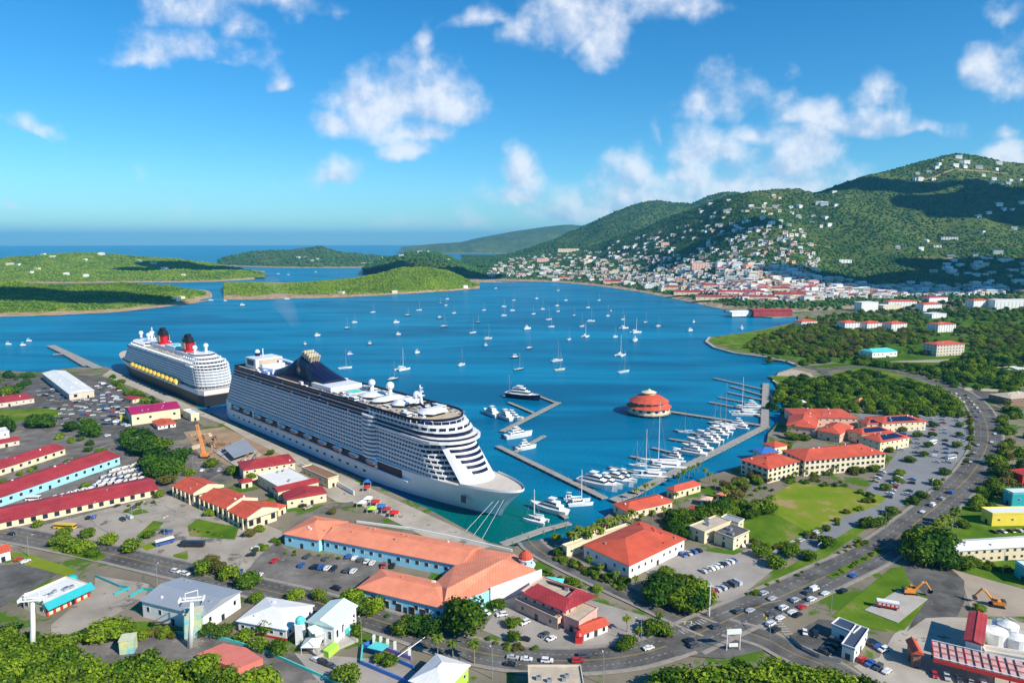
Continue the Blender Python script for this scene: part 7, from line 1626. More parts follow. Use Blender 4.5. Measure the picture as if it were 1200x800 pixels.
for (a, b) in (((895, 456), (836, 442.5)), ((895, 463), (856, 452)), ((895, 468.5), (853, 459)), ((895, 475), (842, 465)), ((895, 483), (831, 470.5)), ((893, 488), (880, 483)), ((834, 511), (791, 503)), ((818, 519), (784, 513.5)), ((798, 532), (764, 524)), ((772, 540), (739, 534)), ((744, 553), (714, 546.5))):
    pier(t, a, b, 3, 'finger_pier', 1.55)
t = thing('marina_dock', 'straight dock leading out to the round red roofed restaurant', 'dock', (*G(830, 490, 0).xy, 0)); pier(t, (893, 498), (783, 481.5), 5, 'main_pier', 1.65)
t = thing('marina_dock', 'straight dock with side arms running out beside the cruise ship bow', 'dock', (*G(650, 550, 0).xy, 0))
pier(t, (709, 583), (583, 522), 5, 'main_pier'); pier(t, (603, 529), (638, 510), 3.5, 'finger_pier', 1.55)
t = thing('marina_dock', 'forked dock farther out where the navy yacht lies', 'dock', (*G(620, 480, 0).xy, 0))
pier(t, (588, 505), (655, 471), 5, 'main_pier'); pier(t, (653, 472), (618, 458.5), 3.5, 'finger_pier', 1.55); pier(t, (625, 483), (596, 471), 3.5, 'finger_pier', 1.54)
t = thing('marina_dock', 'low grey floating dock at the shore below the cruise ship bow', 'dock', (*G(620, 630, 0).xy, 0))
pier(t, (588, 637), (642, 618), 5, 'main_pier'); pier(t, (640, 619), (668, 612), 4, 'main_pier', 1.58); pier(t, (655, 600), (664, 606), 3, 'finger_pier', 1.5)
t = thing('pier', 'narrow concrete pier with a short cross arm beyond the far car park', 'pier', (*G(85, 415, 0).xy, 0))
pier(t, (59, 404.5), (115, 431), 11, 'main_pier', 2.1); pier(t, (62, 415), (76, 414), 8, 'cross_arm', 2.05); pier(t, (76, 414), (100, 428), 6, 'main_pier', 2.03)
# gangway bridge between peninsula shore and long dock
# round restaurant on the water
p = G(760, 484, 0); t = thing('round_restaurant', 'round two tier red roofed restaurant standing on piles in the harbour', 'restaurant', p)
n = 16; S1 = 20.5
mb = MB(); mb.lathe([(S1, 1.8), (S1, 2.5)], PIERC, n); mb.build('deck', t)
for i in range(20): a = 6.283*i/20; mb = MB(); mb.tube([(S1*.94*math.cos(a), S1*.94*math.sin(a), -2), (S1*.94*math.cos(a), S1*.94*math.sin(a), 1.8)], .45, DARKM, 6); mb.build('pile', t)
mb = MB(); mb.lathe([(S1*.93, 2.5), (S1*.93, 7.5)], CREAM, n); mb.build('wall', t)
mb = MB(); mb.lathe([(S1*1.02, 7.2), (S1*.80, 10.2)], REDROOF, n); mb.build('lower_roof', t)
mb = MB(); mb.lathe([(S1*.78, 10.2), (S1*.78, 12.4)], CREAM, n); mb.build('upper_wall', t)
mb = MB(); mb.lathe([(S1*.90, 12.2), (S1*.58, 16.2), (S1*.26, 18.4)], REDROOF, n); mb.build('roof', t)
mb = MB(); mb.lathe([(S1*.27, 18.4), (S1*.27, 20), (S1*.34, 20.1), (S1*.08, 22), (.2, 23.4)], CREAM, n); mb.build('lantern', t)
for i in range(16):
    a = 6.283*(i+.5)/16
    if math.sin(a) < .35: link('window', window_mesh(4.4, 1.3, CREAM), t, (S1*.78*math.cos(a)*.985, S1*.78*math.sin(a)*.985, 11.3), a+math.pi/2); link('window', window_mesh(3.2, 1.8, CREAM), t, (S1*.93*math.cos(a)*.985, S1*.93*math.sin(a)*.985, 5.2), a+math.pi/2)

# ---------------------------------------------------------------- boats
def hull_mb(L_, B, H, m, md, bow=1.25, stern=.8):
    mb = MB(); vs = []; st = [(-.5, stern), (-.25, 1), (0, 1), (.22, .82), (.38, .45), (.5, .03)]
    for z, f, fx in ((-.4, .55, .92), (H, 1, 1)):
        for x, w in st: vs += [(x*L_*fx, -w*B/2*f, z+(H*.25*max(0, x*2)**2 if z > 0 else 0)), (x*L_*fx, w*B/2*f, z+(H*.25*max(0, x*2)**2 if z > 0 else 0))]
    n = len(st)*2; fs = []
    for i in range(len(st)-1): fs += [(2*i, 2*i+2, 2*i+2+n, 2*i+n), (2*i+1, 2*i+1+n, 2*i+3+n, 2*i+3)]
    fs.append((0, n, n+1, 1)); mb.add(vs, fs, m)
    mb.add([(x, y, z-.01) for x, y, z in vs[n:]], [(2*i, 2*i+2, 2*i+3, 2*i+1) for i in range(len(st)-1)], md); return mb
def make_sail(L_, col, sailc):
    def mk():
        t = thing('sailboat', 's', 'sailboat'); hull_mb(L_, L_*.28, 1.5, col, WHITE).build('hull', t)
        mb = MB(); mb.prism([(-L_*.12, -L_*.08), (L_*.2, -L_*.05), (L_*.2, L_*.05), (-L_*.12, L_*.08)], 1.4, 2.1, WHITE); mb.box(-L_*.08, L_*.16, -L_*.082, L_*.082, 1.6, 1.85, GLASS); mb.build('cabin', t)
        H = L_*1.4; mb = MB(); mb.tube([(L_*.08, 0, 1.4), (L_*.08, 0, H)], [.20, .13], STEEL, 6); mb.box(L_*.08-.05, L_*.08+.05, -1.2, 1.2, H*.6, H*.6+.12, STEEL); mb.build('mast', t)
        mb = MB(); mb.tube([(L_*.08, 0, 3.0), (-L_*.36, 0, 3.1)], [.25, .35], sailc, 7); mb.build('boom', t)
        mb = MB()
        for a, b in (((L_*.49, 0, 1.9), (L_*.08, 0, H*.97)), ((-L_*.48, 0, 1.5), (L_*.08, 0, H*.98)), ((L_*.06, L_*.13, 1.5), (L_*.08, 0, H*.9)), ((L_*.06, -L_*.13, 1.5), (L_*.08, 0, H*.9))): mb.tube([a, b], .045, STEEL, 3)
        mb.build('rigging', t); return t
    return Kind(mk)
def make_motor(L_, col, decks=1):
    def mk():
        t = thing('motorboat', 'm', 'motorboat'); hull_mb(L_, L_*.27, L_*.13, col, WHITE).build('hull', t); H = L_*.13; z = H
        x0, x1, w = -L_*.34, L_*.22, L_*.105
        for k in range(decks):
            mb = MB(); h = max(1.9, L_*.075)
            mb.prism([(x0, -w), (x1, -w*.75), (x1+h*.3, 0), (x1, w*.75), (x0, w)], z, z+h, WHITE, poly2=[(x0, -w*.94), (x1-h*.8, -w*.7), (x1-h*.5, 0), (x1-h*.8, w*.7), (x0, w*.94)]); c = mb.build('cabin' if k == 0 else 'upper_cabin', t)
            mb = MB(); mb.prism([(x0+.6, -w*1.0), (x1-h*.15, -w*.77), (x1+h*.05, 0), (x1-h*.15, w*.77), (x0+.6, w*1.0)], z+h*.4, z+h*.8, GLASS, poly2=[(x0+.6, -w*.97), (x1-h*.55, -w*.76), (x1-h*.3, 0), (x1-h*.55, w*.76), (x0+.6, w*.97)]); mb.build('windows', c)
            z += h; x0 += L_*.08; x1 -= L_*.12; w *= .86
        mb = MB(); mb.box(x0-.2, x1, -w, w, z+1.6, z+1.75, WHITE); 
        for sx in (x0, x1-.3):
            for s in (-1, 1): mb.tube([(sx, s*w*.9, z), (sx+.1, s*w*.9, z+1.6)], .07, STEEL, 5)
        mb.tube([(x0+.5, 0, z+1.7), (x0+.3, 0, z+4)], .08, STEEL, 5); mb.build('flybridge', t)
        return t
    return Kind(mk)
def make_cat(L_):
    def mk():
        t = thing('catamaran', 'c', 'catamaran')
        for s in (-1, 1): mb = hull_mb(L_, L_*.13, 1.7, WHITE, WHITE); mb.v = [(x, y+s*L_*.2, z) for x, y, z in mb.v]; mb.build('hull', t)
        mb = MB(); mb.box(-L_*.38, L_*.2, -L_*.2, L_*.2, 1.0, 1.5, WHITE); mb.prism([(-L_*.3, -L_*.16), (L_*.1, -L_*.14), (L_*.16, 0), (L_*.1, L_*.14), (-L_*.3, L_*.16)], 1.5, 3.3, WHITE, poly2=[(-L_*.3, -L_*.15), (L_*.02, -L_*.12), (L_*.06, 0), (L_*.02, L_*.12), (-L_*.3, L_*.15)]); c = mb.build('cabin', t)
        mb = MB(); mb.prism([(-L_*.28, -L_*.163), (L_*.08, -L_*.142), (L_*.14, 0), (L_*.08, L_*.142), (-L_*.28, L_*.163)], 2.2, 2.9, GLASS, poly2=[(-L_*.28, -L_*.158), (L_*.05, -L_*.135), (L_*.1, 0), (L_*.05, L_*.135), (-L_*.28, L_*.158)]); mb.build('windows', c)
        H = L_*1.35; mb = MB(); mb.tube([(L_*.08, 0, 3), (L_*.08, 0, H)], [.26, .16], WHITE, 6); mb.build('mast', t); mb = MB(); mb.tube([(L_*.08, 0, 4.6), (-L_*.34, 0, 4.8)], [.3, .45], WHITE, 7); mb.build('boom', t)
        mb = MB()
        for a, b in (((L_*.46, 0, 1.9), (L_*.08, 0, H*.95)), ((-L_*.1, L_*.2, 1.7), (L_*.08, 0, H*.9)), ((-L_*.1, -L_*.2, 1.7), (L_*.08, 0, H*.9))): mb.tube([a, b], .05, STEEL, 3)
        mb.build('rigging', t); return t
    return Kind(mk)
HN = {'white': WHITE, 'navy': NAVY, 'blue': BLUE, 'cream': CREAM, 'dark': BLACK, 'red': REDP}
SK = {}
def sail(x, y, L_, c, rz, label, group, cover='white', kind='sail'):
    L_ = round(L_/2)*2; k = (kind, L_, c, cover)
    if k not in SK: SK[k] = make_sail(L_, HN[c], HN[cover]) if kind == 'sail' else make_motor(L_, HN[c], 1 if L_ < 16 else 2) if kind == 'motor' else make_cat(L_)
    return SK[k].put(G(x, y, 0.05), rz, label, group, None)
S_ = '''437,366,13,w 478,370,11,d 491,363.5,13,w 516,356,10,d 524,350.5,12,w 522.5,358,10,w 532,367,12,w 515.5,373,12,m 520.5,383,14,d 415.5,378,11,w 407,385,12,n 464.5,378,11,m 467,392,9,m 372,393.5,11,m 358,404,7,m 434,403.5,9,m 410.5,416,10,m 489,413.5,10,m 471.5,433,17,C 404.5,431.5,14,w 461,445,13,d 541,428,13,w 554,390,14,w 560,378,10,d 567,363.5,12,w 590.5,359.5,11,w 590.5,370,13,w 572,397,14,c 569.5,405.5,9,m 596,464,13,d 581,338,10,w 602,352,11,w 600.5,364,12,w 629,350,12,w 636,362.5,14,w 625,368,12,w 643,374.5,16,w 653,358.5,11,w 654,365,12,w 654,340.5,10,w 673,370.5,12,d 689,360.5,12,w 682,382.5,14,w 692.5,376.5,16,w 686,394.5,14,C 712.5,370.5,14,w 716,365,9,m 730,374.5,13,w 731,384.5,14,C 745,389.5,17,C 744.5,399.5,15,M 756.5,378.5,13,d 771.5,382.5,13,c 813,377.5,8,m 809,387.5,11,M 869.5,385.5,13,M 618,385.5,14,M 620.5,408.5,13,n 653,423,17,w 656,433.5,13,c 727,416.5,18,C 731,436,17,w 604,419.5,12,m 608,433.5,13,d 663,352,10,w 702,352,11,w 646,383,12,w 721,395,12,w 667,398,12,w'''
boats = []
for q in S_.split():
    a, b, l, k = q.split(','); boats.append((float(a), float(b), float(l), k))
bands = [(0, 356, 'farthest band near the town shore'), (356, 366, 'second band from the town shore'), (366, 376, 'third band in mid harbour'), (376, 388, 'central band of moorings'), (388, 408, 'band nearer the round restaurant'), (408, 500, 'nearest band to cruise ships')]
rngB = random.Random(3)
nm = {'w': ('white', 'sail'), 'd': ('dark', 'sail'), 'n': ('navy', 'sail'), 'c': ('cream', 'sail'), 'C': ('white', 'cat'), 'M': ('white', 'motor'), 'm': ('blue', 'motor')}
for lo, hi, desc in bands:
    for i, (x, y, l, k) in enumerate(sorted(b for b in boats if lo <= b[1] < hi)):
        c, kd = nm[k]; word = {'sail': 'sailboat', 'cat': 'catamaran', 'motor': 'motor cruiser'}[kd]
        if kd == 'motor' and k == 'm': c = rngB.choice(['white', 'navy', 'blue'])
        cov = rngB.choice(['white', 'blue', 'white', 'navy'])
        sail(x, y, l*1.22, c, R(rngB.uniform(28, 62)), '%s hulled anchored %s, %s boat from left, %s' % (c, word, ordn(i), desc), 'boats anchored in the harbour', cov, kd)
for i, (x, y, l, k) in enumerate([(10, 403.5, 9, 'motor'), (27, 404.5, 8, 'motor'), (34, 399.5, 9, 'motor'), (264, 352.5, 9, 'motor'), (284, 357.5, 12, 'motor'), (247, 352, 14, 'sail'), (336, 350.5, 14, 'motor'), (326, 321, 16, 'sail'), (338, 322, 16, 'sail'), (370, 319, 16, 'sail'), (560, 335, 12, 'sail')]):
    sail(x, y, l, 'white', R(rngB.uniform(10, 60)), ['leftmost small white boat off the near island shore', 'small white boat second from left off the near island', 'small white boat nearest the near island of the left trio', 'white boat just off the tip of the near island', 'white cruiser in the channel beside the near island', 'white yacht moored at the tip of the near island', 'white cruiser at the foot of the round hill', 'left white sailboat in the lagoon behind the round hill', 'middle white sailboat in the lagoon behind the round hill', 'right white sailboat in the lagoon behind the round hill', 'white sailboat by the right foot of the round hill'][i], None, 'white', k)
# yachts in the marina
MY = [(613, 467, 40, 'navy', 'motor', -30, 'large navy hulled superyacht in the forked dock'), (602, 491, 22, 'white', 'motor', -30, 'white yacht behind the dock just below the navy superyacht'), (575, 486, 26, 'white', 'motor', 120, 'white yacht stern on, left of a pair beyond the cruise ship bow'), (590, 490, 26, 'white', 'motor', 125, 'white yacht stern on, right of a pair beyond the cruise ship bow'),
      (608, 512, 26, 'white', 'motor', 30, 'white yacht lying along the upper side of the short side arm'), (617, 526, 18, 'white', 'motor', 30, 'white yacht below the short side arm of the straight dock'),
      (701, 571, 30, 'white', 'motor', -38, 'long sleek white yacht leftmost at the inner marina corner'), (713, 569, 22, 'white', 'motor', -38, 'white yacht between the two others at the inner marina corner'), (723, 566, 26, 'white', 'motor', -38, 'second long white yacht at the inner marina corner'), (733, 563, 18, 'white', 'motor', -38, 'shorter white yacht at the right of the inner corner group'),
      (643, 599, 26, 'white', 'motor', 145, 'white motor yacht moored alone below the cruise ship bow'), (628, 611, 14, 'white', 'cat', 150, 'small white catamaran beside the low floating dock'), (679, 590, 15, 'white', 'cat', 10, 'white catamaran tied by the head of the straight dock'), (668, 585, 9, 'white', 'motor', 0, 'small white launch left of the catamaran by the straight dock'),
      (760, 557, 24, 'white', 'cat', 170, 'white catamaran at the lowest finger pier'), (776, 545, 34, 'white', 'cat', 170, 'largest white sailing catamaran with the tallest mast'), (748, 547, 14, 'white', 'sail', 165, 'white sailboat on the outer end of the lowest finger pier'), (808, 533, 26, 'white', 'motor', 150, 'white flybridge yacht on the fourth finger pier'), (817, 527, 24, 'white', 'motor', 150, 'white yacht next to the flybridge yacht'), (824, 520, 26, 'white', 'motor', 150, 'white yacht in the middle of the crowded quay'), (832, 517, 22, 'cream', 'motor', 150, 'cream hulled yacht in the middle of the crowded quay'), (835, 511, 26, 'white', 'motor', 150, 'white yacht above the cream hulled one'), (843, 508, 22, 'white', 'motor', 150, 'white yacht sixth along the crowded quay'), (846, 503, 22, 'white', 'sail', 165, 'white sailboat with a tall mast near the end of the crowded quay'), (853, 501, 28, 'white', 'sail', 165, 'tall masted white sloop at the upper end of the quay'), (862, 500, 20, 'white', 'motor', 160, 'white yacht uppermost on the crowded quay'), (868, 503, 14, 'white', 'motor', 150, 'short white yacht tucked against the quay near its bend'),
      (877, 479, 24, 'white', 'motor', 175, 'white yacht on the finger pier left of the dock head'), (872, 485, 26, 'white', 'cat', 175, 'white catamaran below the yacht near the dock head'), (804, 508, 14, 'white', 'sail', 165, 'white sailboat on the outer end of the third finger pier'), (839, 497, 14, 'navy', 'sail', 165, 'navy hulled sailboat among the masts near the dock bend'), (788, 538, 16, 'white', 'motor', 150, 'white launch between the tall catamaran and flybridge yacht'), (767, 549, 14, 'white', 'motor', 160, 'white launch between the two big catamarans')]
for (x, y, l, c, k, a, lab) in MY: sail(x, y, l, c, R(a), lab, None, 'white', k)
# ---------------------------------------------------------------- condominiums, hotels and the town
def far_bld(name, lab, E1, E2, P3, h, rk, wall, rm, fl, sp, dep=None, **k):
    x0, x1 = min(E1[0], E2[0], P3[0]), max(E1[0], E2[0], P3[0]); xm = (x0+x1)/2; ym = E2[1]; c = G(xm, ym, 2+h); base = 2.0
    q = hit(xm, ym+h*FOC/c.y*.9)
    if q is not None and q.z > 3.2: c = q; base = q.z-.5
    w = (x1-x0)*c.y/FOC; d = dep or min(w*.6, 24); rz = .28 if w < 70 else .06; w = (w-d*math.sin(rz))/math.cos(rz); cc = Vector((c.x, c.y+d/2, 0))
    t = thing(name, lab, 'building', (cc.x, cc.y, base)); wing(t, None, None, None, h, roof=rk, rh=k.pop('rh', 3), wall=wall, rm=rm, floors=fl, sp=sp, ww=k.pop('ww', 1.8), wh=k.pop('wh', 1.5), base=base, geo=(cc, w, d, rz), **k); return t
CONDO = [('leftmost small white condominium with red roof close to the bay', (934, 373.5), (948, 376.5), (960, 373.5), 9, 2), ('white red roofed condominium, first of the four in line', (985, 375.5), (995, 378), (1010, 375), 15, 4), ('white red roofed condominium, second of the four in line', (1011, 376), (1021, 378.5), (1036, 375.5), 14, 4), ('white red roofed condominium, third of the four in line', (1039, 377), (1050, 379), (1066, 376), 14, 4), ('white red roofed condominium, rightmost of the four in line', (1093, 377.5), (1106, 380), (1124, 377), 14, 4)]
for lab, a, b, c, h, fl in CONDO: far_bld('condominium', lab, a, b, c, h, 'hip', WHITE, REDROOF, fl, 5)
far_bld('hotel', 'large cream hotel block with red roof standing alone on its terrace', (1089, 400.5), (1107, 403.5), (1136, 400), 16, 'hip', BEIGE, REDROOF, 4, 5)
far_bld('conference_hall', 'teal roofed hall with flagpole left of the large red roofed hotel block', (1014, 408.5), (1028, 412), (1056, 407), 8, 'half', WHITE, TURQ, 1, 6)
far_bld('hotel', 'long white many windowed hotel at the right edge', (1163, 349.5), (1180, 351.5), (1290, 347), 22, 'flat', WHITE, WROOF, 5, 9)
far_bld('hotel', 'tall white red topped block joined to the left of the long hotel', (1136, 348.5), (1150, 352), (1164, 347), 20, 'hip', WHITE, REDROOF, 4, 7)
far_bld('apartment_house', 'white flat roofed cube above the first condominiums', (1005, 352.5), (1020, 354.5), (1032, 351), 20, 'flat', WHITE, WROOF, 4, 6)
far_bld('apartment_house', 'white terraced house with red roof left of the tall red topped block', (1077, 354), (1092, 356.5), (1107, 352), 15, 'hip', WHITE, REDROOF, 3, 6)
far_bld('apartment_house', 'low white long house just above the rightmost condominium', (1087, 366), (1100, 368), (1112, 364), 9, 'flat', WHITE, WROOF, 2, 6)
far_bld('apartment_house', 'white house with crimson roof behind the terraced house', (1084, 346.5), (1096, 348.5), (1114, 345), 12, 'hip', WHITE, CRIMSON, 2, 6)
far_bld('apartment_house', 'white house with red roof in the row left of the terraced house', (1040, 351), (1055, 353), (1076, 349.5), 14, 'hip', WHITE, REDROOF, 3, 7)
far_bld('apartment_house', 'pale house between the white cube and the red roofed row', (1030, 356), (1042, 358), (1060, 355), 9, 'flat', CREAM, WROOF, 2, 7)
far_bld('restaurant', 'small orange roofed pavilion deep in the wood behind the resort', (1003, 468), (1014, 471), (1018, 466), 5, 'hip', PEACH, ORANGE, 1, 4)
far_bld('bungalow', 'beige flat bungalow cut by the right edge above the highway bend', (1178, 430), (1190, 434), (1230, 430), 6, 'flat', BEIGE, WROOF, 1, 5)
far_bld('shop', 'brown walled shop with tan roof on the outer side of the highway bend', (1172, 459), (1192, 466), (1228, 458), 7, 'hip', BROWNW, TANROOF, 1, 5)
far_bld('shop', 'crimson block at the right edge inside the green belt', (1190, 552), (1200, 557), (1225, 552), 6, 'flat', REDP, CRIMSON, 1, 5)
far_bld('pier_hall', 'low white roofed hall on its own little point by the town', (853, 363), (884, 366), (888, 361.5), 8, 'gable', WHITE, WROOF, 1, 12)
far_bld('mall', 'broad crimson roofed waterfront mall, largest of the red roofs across the water', (882, 360), (915, 364), (930, 355), 12, 'gable', CRIMSON, CRIMSON, 1, 14)
for px, py, w_, lab in ((812, 345, 110, 'first long crimson roofed warehouse on the town waterfront'), (842, 351, 120, 'second long crimson roofed warehouse, one step closer to the point'), (868, 345, 120, 'long crimson roofed warehouse behind the first two'), (886, 351, 90, 'crimson roofed block between the rows and the broad mall'), (925, 348, 80, 'crimson roofed block furthest right in the old town'), (718, 332, 60, 'crimson roofed hall at the left of the waterfront'), (661, 327, 40, 'small crimson roofed hall at the ferry landing'), (842, 337, 90, 'crimson roofed warehouse highest of the old town rows'), (790, 339, 60, 'short crimson roofed warehouse left of the long ones'), (905, 341, 90, 'crimson roofed warehouse above the broad mall')):
    p = hit(px, py)
    if p is None: continue
    t = thing('warehouse_row', lab, 'warehouse', p); placed.append(p) if 'placed' in globals() else None; wing(t, None, None, None, 9, roof='gable', rh=4, wall=CREAM, rm=CRIMSON, floors=1, sp=14, ww=3, wh=2, base=p.z-1, geo=(Vector((p.x, p.y, 0)), w_, 22, -.12))
p = hit(664, 296); 
def far_on(name, lab, px, py, w, d, h, wall, rm, rz=0, rk='flat', fl=3, sp=9):
    p = hit(px, py) or hit(px, py, ('middle mountain', 'back hill')); t = thing(name, lab, 'building', p); wing(t, None, None, None, h, roof=rk, rh=5, wall=wall, rm=rm, floors=fl, sp=sp, ww=3, wh=2, base=p.z, geo=(Vector((p.x, p.y, 0)), w, d, rz)); return t
far_on('hotel', 'long cream hotel high above the left end of the town', 666, 295.5, 128, 22, 20, CREAM, CREAM, .05)
far_on('hotel', 'pinkish terraced hotel below and left of the long cream hotel', 636, 307, 70, 30, 20, PEACH, PEACH, .1)
far_on('apartment_house', 'white block between the pinkish terraced hotel and the shore', 638, 316, 40, 24, 16, WHITE, WROOF, 0)
far_on('hotel', 'peach tall block in the middle of the hillside town', 779, 290, 36, 20, 22, PEACH, PEACH, 0)
far_on('apartment_house', 'white and brick striped apartment rows above the old town', 820, 316, 60, 24, 22, PEACH, WROOF, 0)
far_on('hotel', 'white lone complex on the green slope under the mountain', 989, 308, 46, 20, 10, WHITE, WROOF, .1)
far_on('hotel', 'white complex on the dark spur below the mountain peak, upper', 1112, 281, 60, 16, 10, WHITE, WROOF, -.2)
far_on('hotel', 'white house on the dark spur just below the larger complex', 1098, 290, 28, 14, 8, WHITE, WROOF, -.2)
# houses, each its own thing
def house_mesh(w, d, h, wall, rm, rk):
    mb = MB(); mb.box(-w/2, w/2, -d/2, d/2, -6, h, wall)
    if rk == 'flat': mb.box(-w/2-.4, w/2+.4, -d/2-.4, d/2+.4, h, h+.7, rm)
    else: mb.hip(w, d, h, 2.6, rm, .8, hipf=1 if rk == 'hip' else 0)
    for f in range(max(1, int(h/3.2))):
        for i in range(max(2, int(w/4))): x = -w/2+w*(i+.5)/max(2, int(w/4)); mb.box(x-.9, x+.9, -d/2-.08, -d/2+.02, f*3.2+1, f*3.2+2.5, GLASS)
        for i in range(2): y = -d/2+d*(i+.5)/2; mb.box(-w/2-.08, -w/2+.02, y-.9, y+.9, f*3.2+1, f*3.2+2.5, GLASS)
    return mb.mesh('house')
HK = []
for wn, wm in (('white', WHITE), ('cream', CREAM), ('beige', BEIGE), ('peach', PEACH)):
    for rn, rm, rk in (('white', WROOF, 'flat'), ('red', CRIMSON, 'hip'), ('white hipped', WROOF, 'hip'), ('grey', GREYROOF, 'hip'), ('tan', TANROOF, 'flat'), ('orange', ORANGE, 'hip')):
        HK.append((wn, rn, [house_mesh(w, d, h, wm, rm, rk) for w, d, h in ((17, 12, 6), (22, 14, 8), (30, 15, 11))]))
HWT = [14 if h[0] == 'white' else 5 if h[0] == 'cream' else 3 if h[0] == 'beige' else 1.5 for h in HK]
HWT = [w*{'white': 3, 'red': 1.6, 'white hipped': 2, 'grey': .8, 'tan': .8, 'orange': .5}[h[1]] for w, h in zip(HWT, HK)]
rngH = random.Random(99); placed = []
def free(p, r):
    return all((p.x-q.x)**2+(p.y-q.y)**2 > r*r for q in placed)
HOUSES = []
def put_house(p, big, desc, only=None):
    k = rngH.choices(range(len(HK)), HWT)[0] if only is None else only; wn, rn, ms = HK[k]; mi = min(2, max(0, big+rngH.choice((-1, 0, 0, 1))))
    placed.append(p); HOUSES.append((p, wn, rn, ms[mi], rngH.uniform(-.5, .6), desc))
zones = [([(552, 327), (600, 316), (650, 318), (720, 316), (760, 322), (800, 330), (800, 345), (740, 338), (690, 331), (620, 328)], 46, 2, 'left part of waterfront'),
         ([(760, 315), (860, 305), (935, 318), (955, 335), (950, 352), (905, 350), (880, 340), (800, 336)], 62, 2, 'old town behind red warehouses'),
         ([(565, 318), (600, 302), (680, 300), (760, 296), (765, 314), (700, 317), (640, 316)], 46, 1, 'lower slope below cream hotel'),
         ([(700, 296), (770, 272), (860, 268), (930, 275), (945, 300), (860, 306), (770, 312)], 34, 0, 'middle slope round peach block'),
         ([(740, 276), (830, 240), (870, 230), (935, 228), (975, 262), (950, 290), (870, 275), (800, 272)], 38, 0, 'upper slope below left ridge'),
         ([(935, 352), (945, 322), (1010, 330), (1090, 330), (1150, 335), (1180, 345), (1130, 345), (1000, 350)], 40, 2, 'shaded quarter behind white condominiums'),
         ([(1080, 318), (1130, 300), (1200, 298), (1210, 345), (1150, 338), (1090, 330)], 28, 1, 'valley above long white hotel')]
for poly, n, big, desc in zones:
    xs = [q[0] for q in poly]; ys = [q[1] for q in poly]; c = 0; tr_ = 0
    while c < n and tr_ < 4000:
        tr_ += 1; q = (rngH.uniform(min(xs), max(xs)), rngH.uniform(min(ys), max(ys)))
        if not inside(q, poly): continue
        p = hit(*q) or (G(*q) if q[1] > 340 else None)
        if p is None or p.y > 6000 or not free(p, 16): continue
        put_house(p, big, desc); c += 1
expl = [(1123, 185), (1126, 190), (1132, 191), (1119, 195), (1130, 196), (1097, 197), (1100, 193), (1147, 197), (1075, 204), (1088, 202), (1093, 211), (1072, 211), (1078, 211), (1170, 192), (1182, 190), (1167, 199), (1152, 206), (1164, 210), (1161, 215), (1173, 216), (1181, 215), (1184, 212), (1195, 212), (1146, 254), (1158, 250), (1170, 241), (1176, 246), (1186, 246), (1197, 238), (1188, 268), (1151, 273), (1114, 301), (1118, 306), (1143, 300), (1160, 304), (1169, 297), (1052, 291), (1078, 292), (1086, 283), (960, 239), (966, 240), (979, 241), (977, 226), (967, 256), (1110, 316), (1125, 312)]
for q in expl:
    p = hit(*q)
    if p is not None: put_house(p, 1, 'mountain side above town', rngH.choice((0, 2, 0, 4)))
for d_, pts_, nm_ in (('middle island hilltop', [(51, 299), (62, 301.5), (12, 311), (22, 310.5), (44, 316), (100, 305), (163, 307), (180, 309), (193, 316), (152, 299), (36, 320), (78, 322), (215, 323), (119, 299), (101, 324)], ('middle island',)),
                      ('near island tip', [(206, 352), (212, 350)], ('near island',)), ('far island behind the lagoon', [(350, 303), (358, 302), (366, 306), (372, 304)], ('far island',)), ('hill behind the round hill', [(492, 296), (500, 296), (470, 300), (525, 305), (553, 300)], ('back hill',)), ('foot of the round hill', [(400, 344), (545, 337), (462, 343)], ('centre hill',))):
    for q in pts_:
        p = hit(*q, nm_)
        if p is not None: put_house(p, -1 if 'tip' in d_ or 'foot' in d_ else 1, d_, rngH.choice((0, 2, 6)))
from itertools import groupby
HOUSES.sort(key=lambda h: h[5])
for desc, hs in groupby(HOUSES, key=lambda h: h[5]):
    hs = list(hs)
    hs.sort(key=lambda h: h[0].x/h[0].y)
    n_r = max(1, round(len(hs)/12)); hs2 = sorted(hs, key=lambda h: math.degrees(math.atan2(h[0].z-CAM_Z, h[0].y)))
    per = math.ceil(len(hs)/n_r)
    for r_ in range(n_r):
        row = sorted(hs2[r_*per:(r_+1)*per], key=lambda h: h[0].x/h[0].y)
        for i, (p, wn, rn, me, rz, _) in enumerate(row):
            o = link('house', me, None, p, rz)
            rowt = '' if n_r == 1 else ' in %s row' % ORD[r_]
            tag(o, '%s house, %s roof, %s from left%s, %s' % (wn, rn, ordn(i), rowt, desc), 'house', 'houses on the hills and in the town')
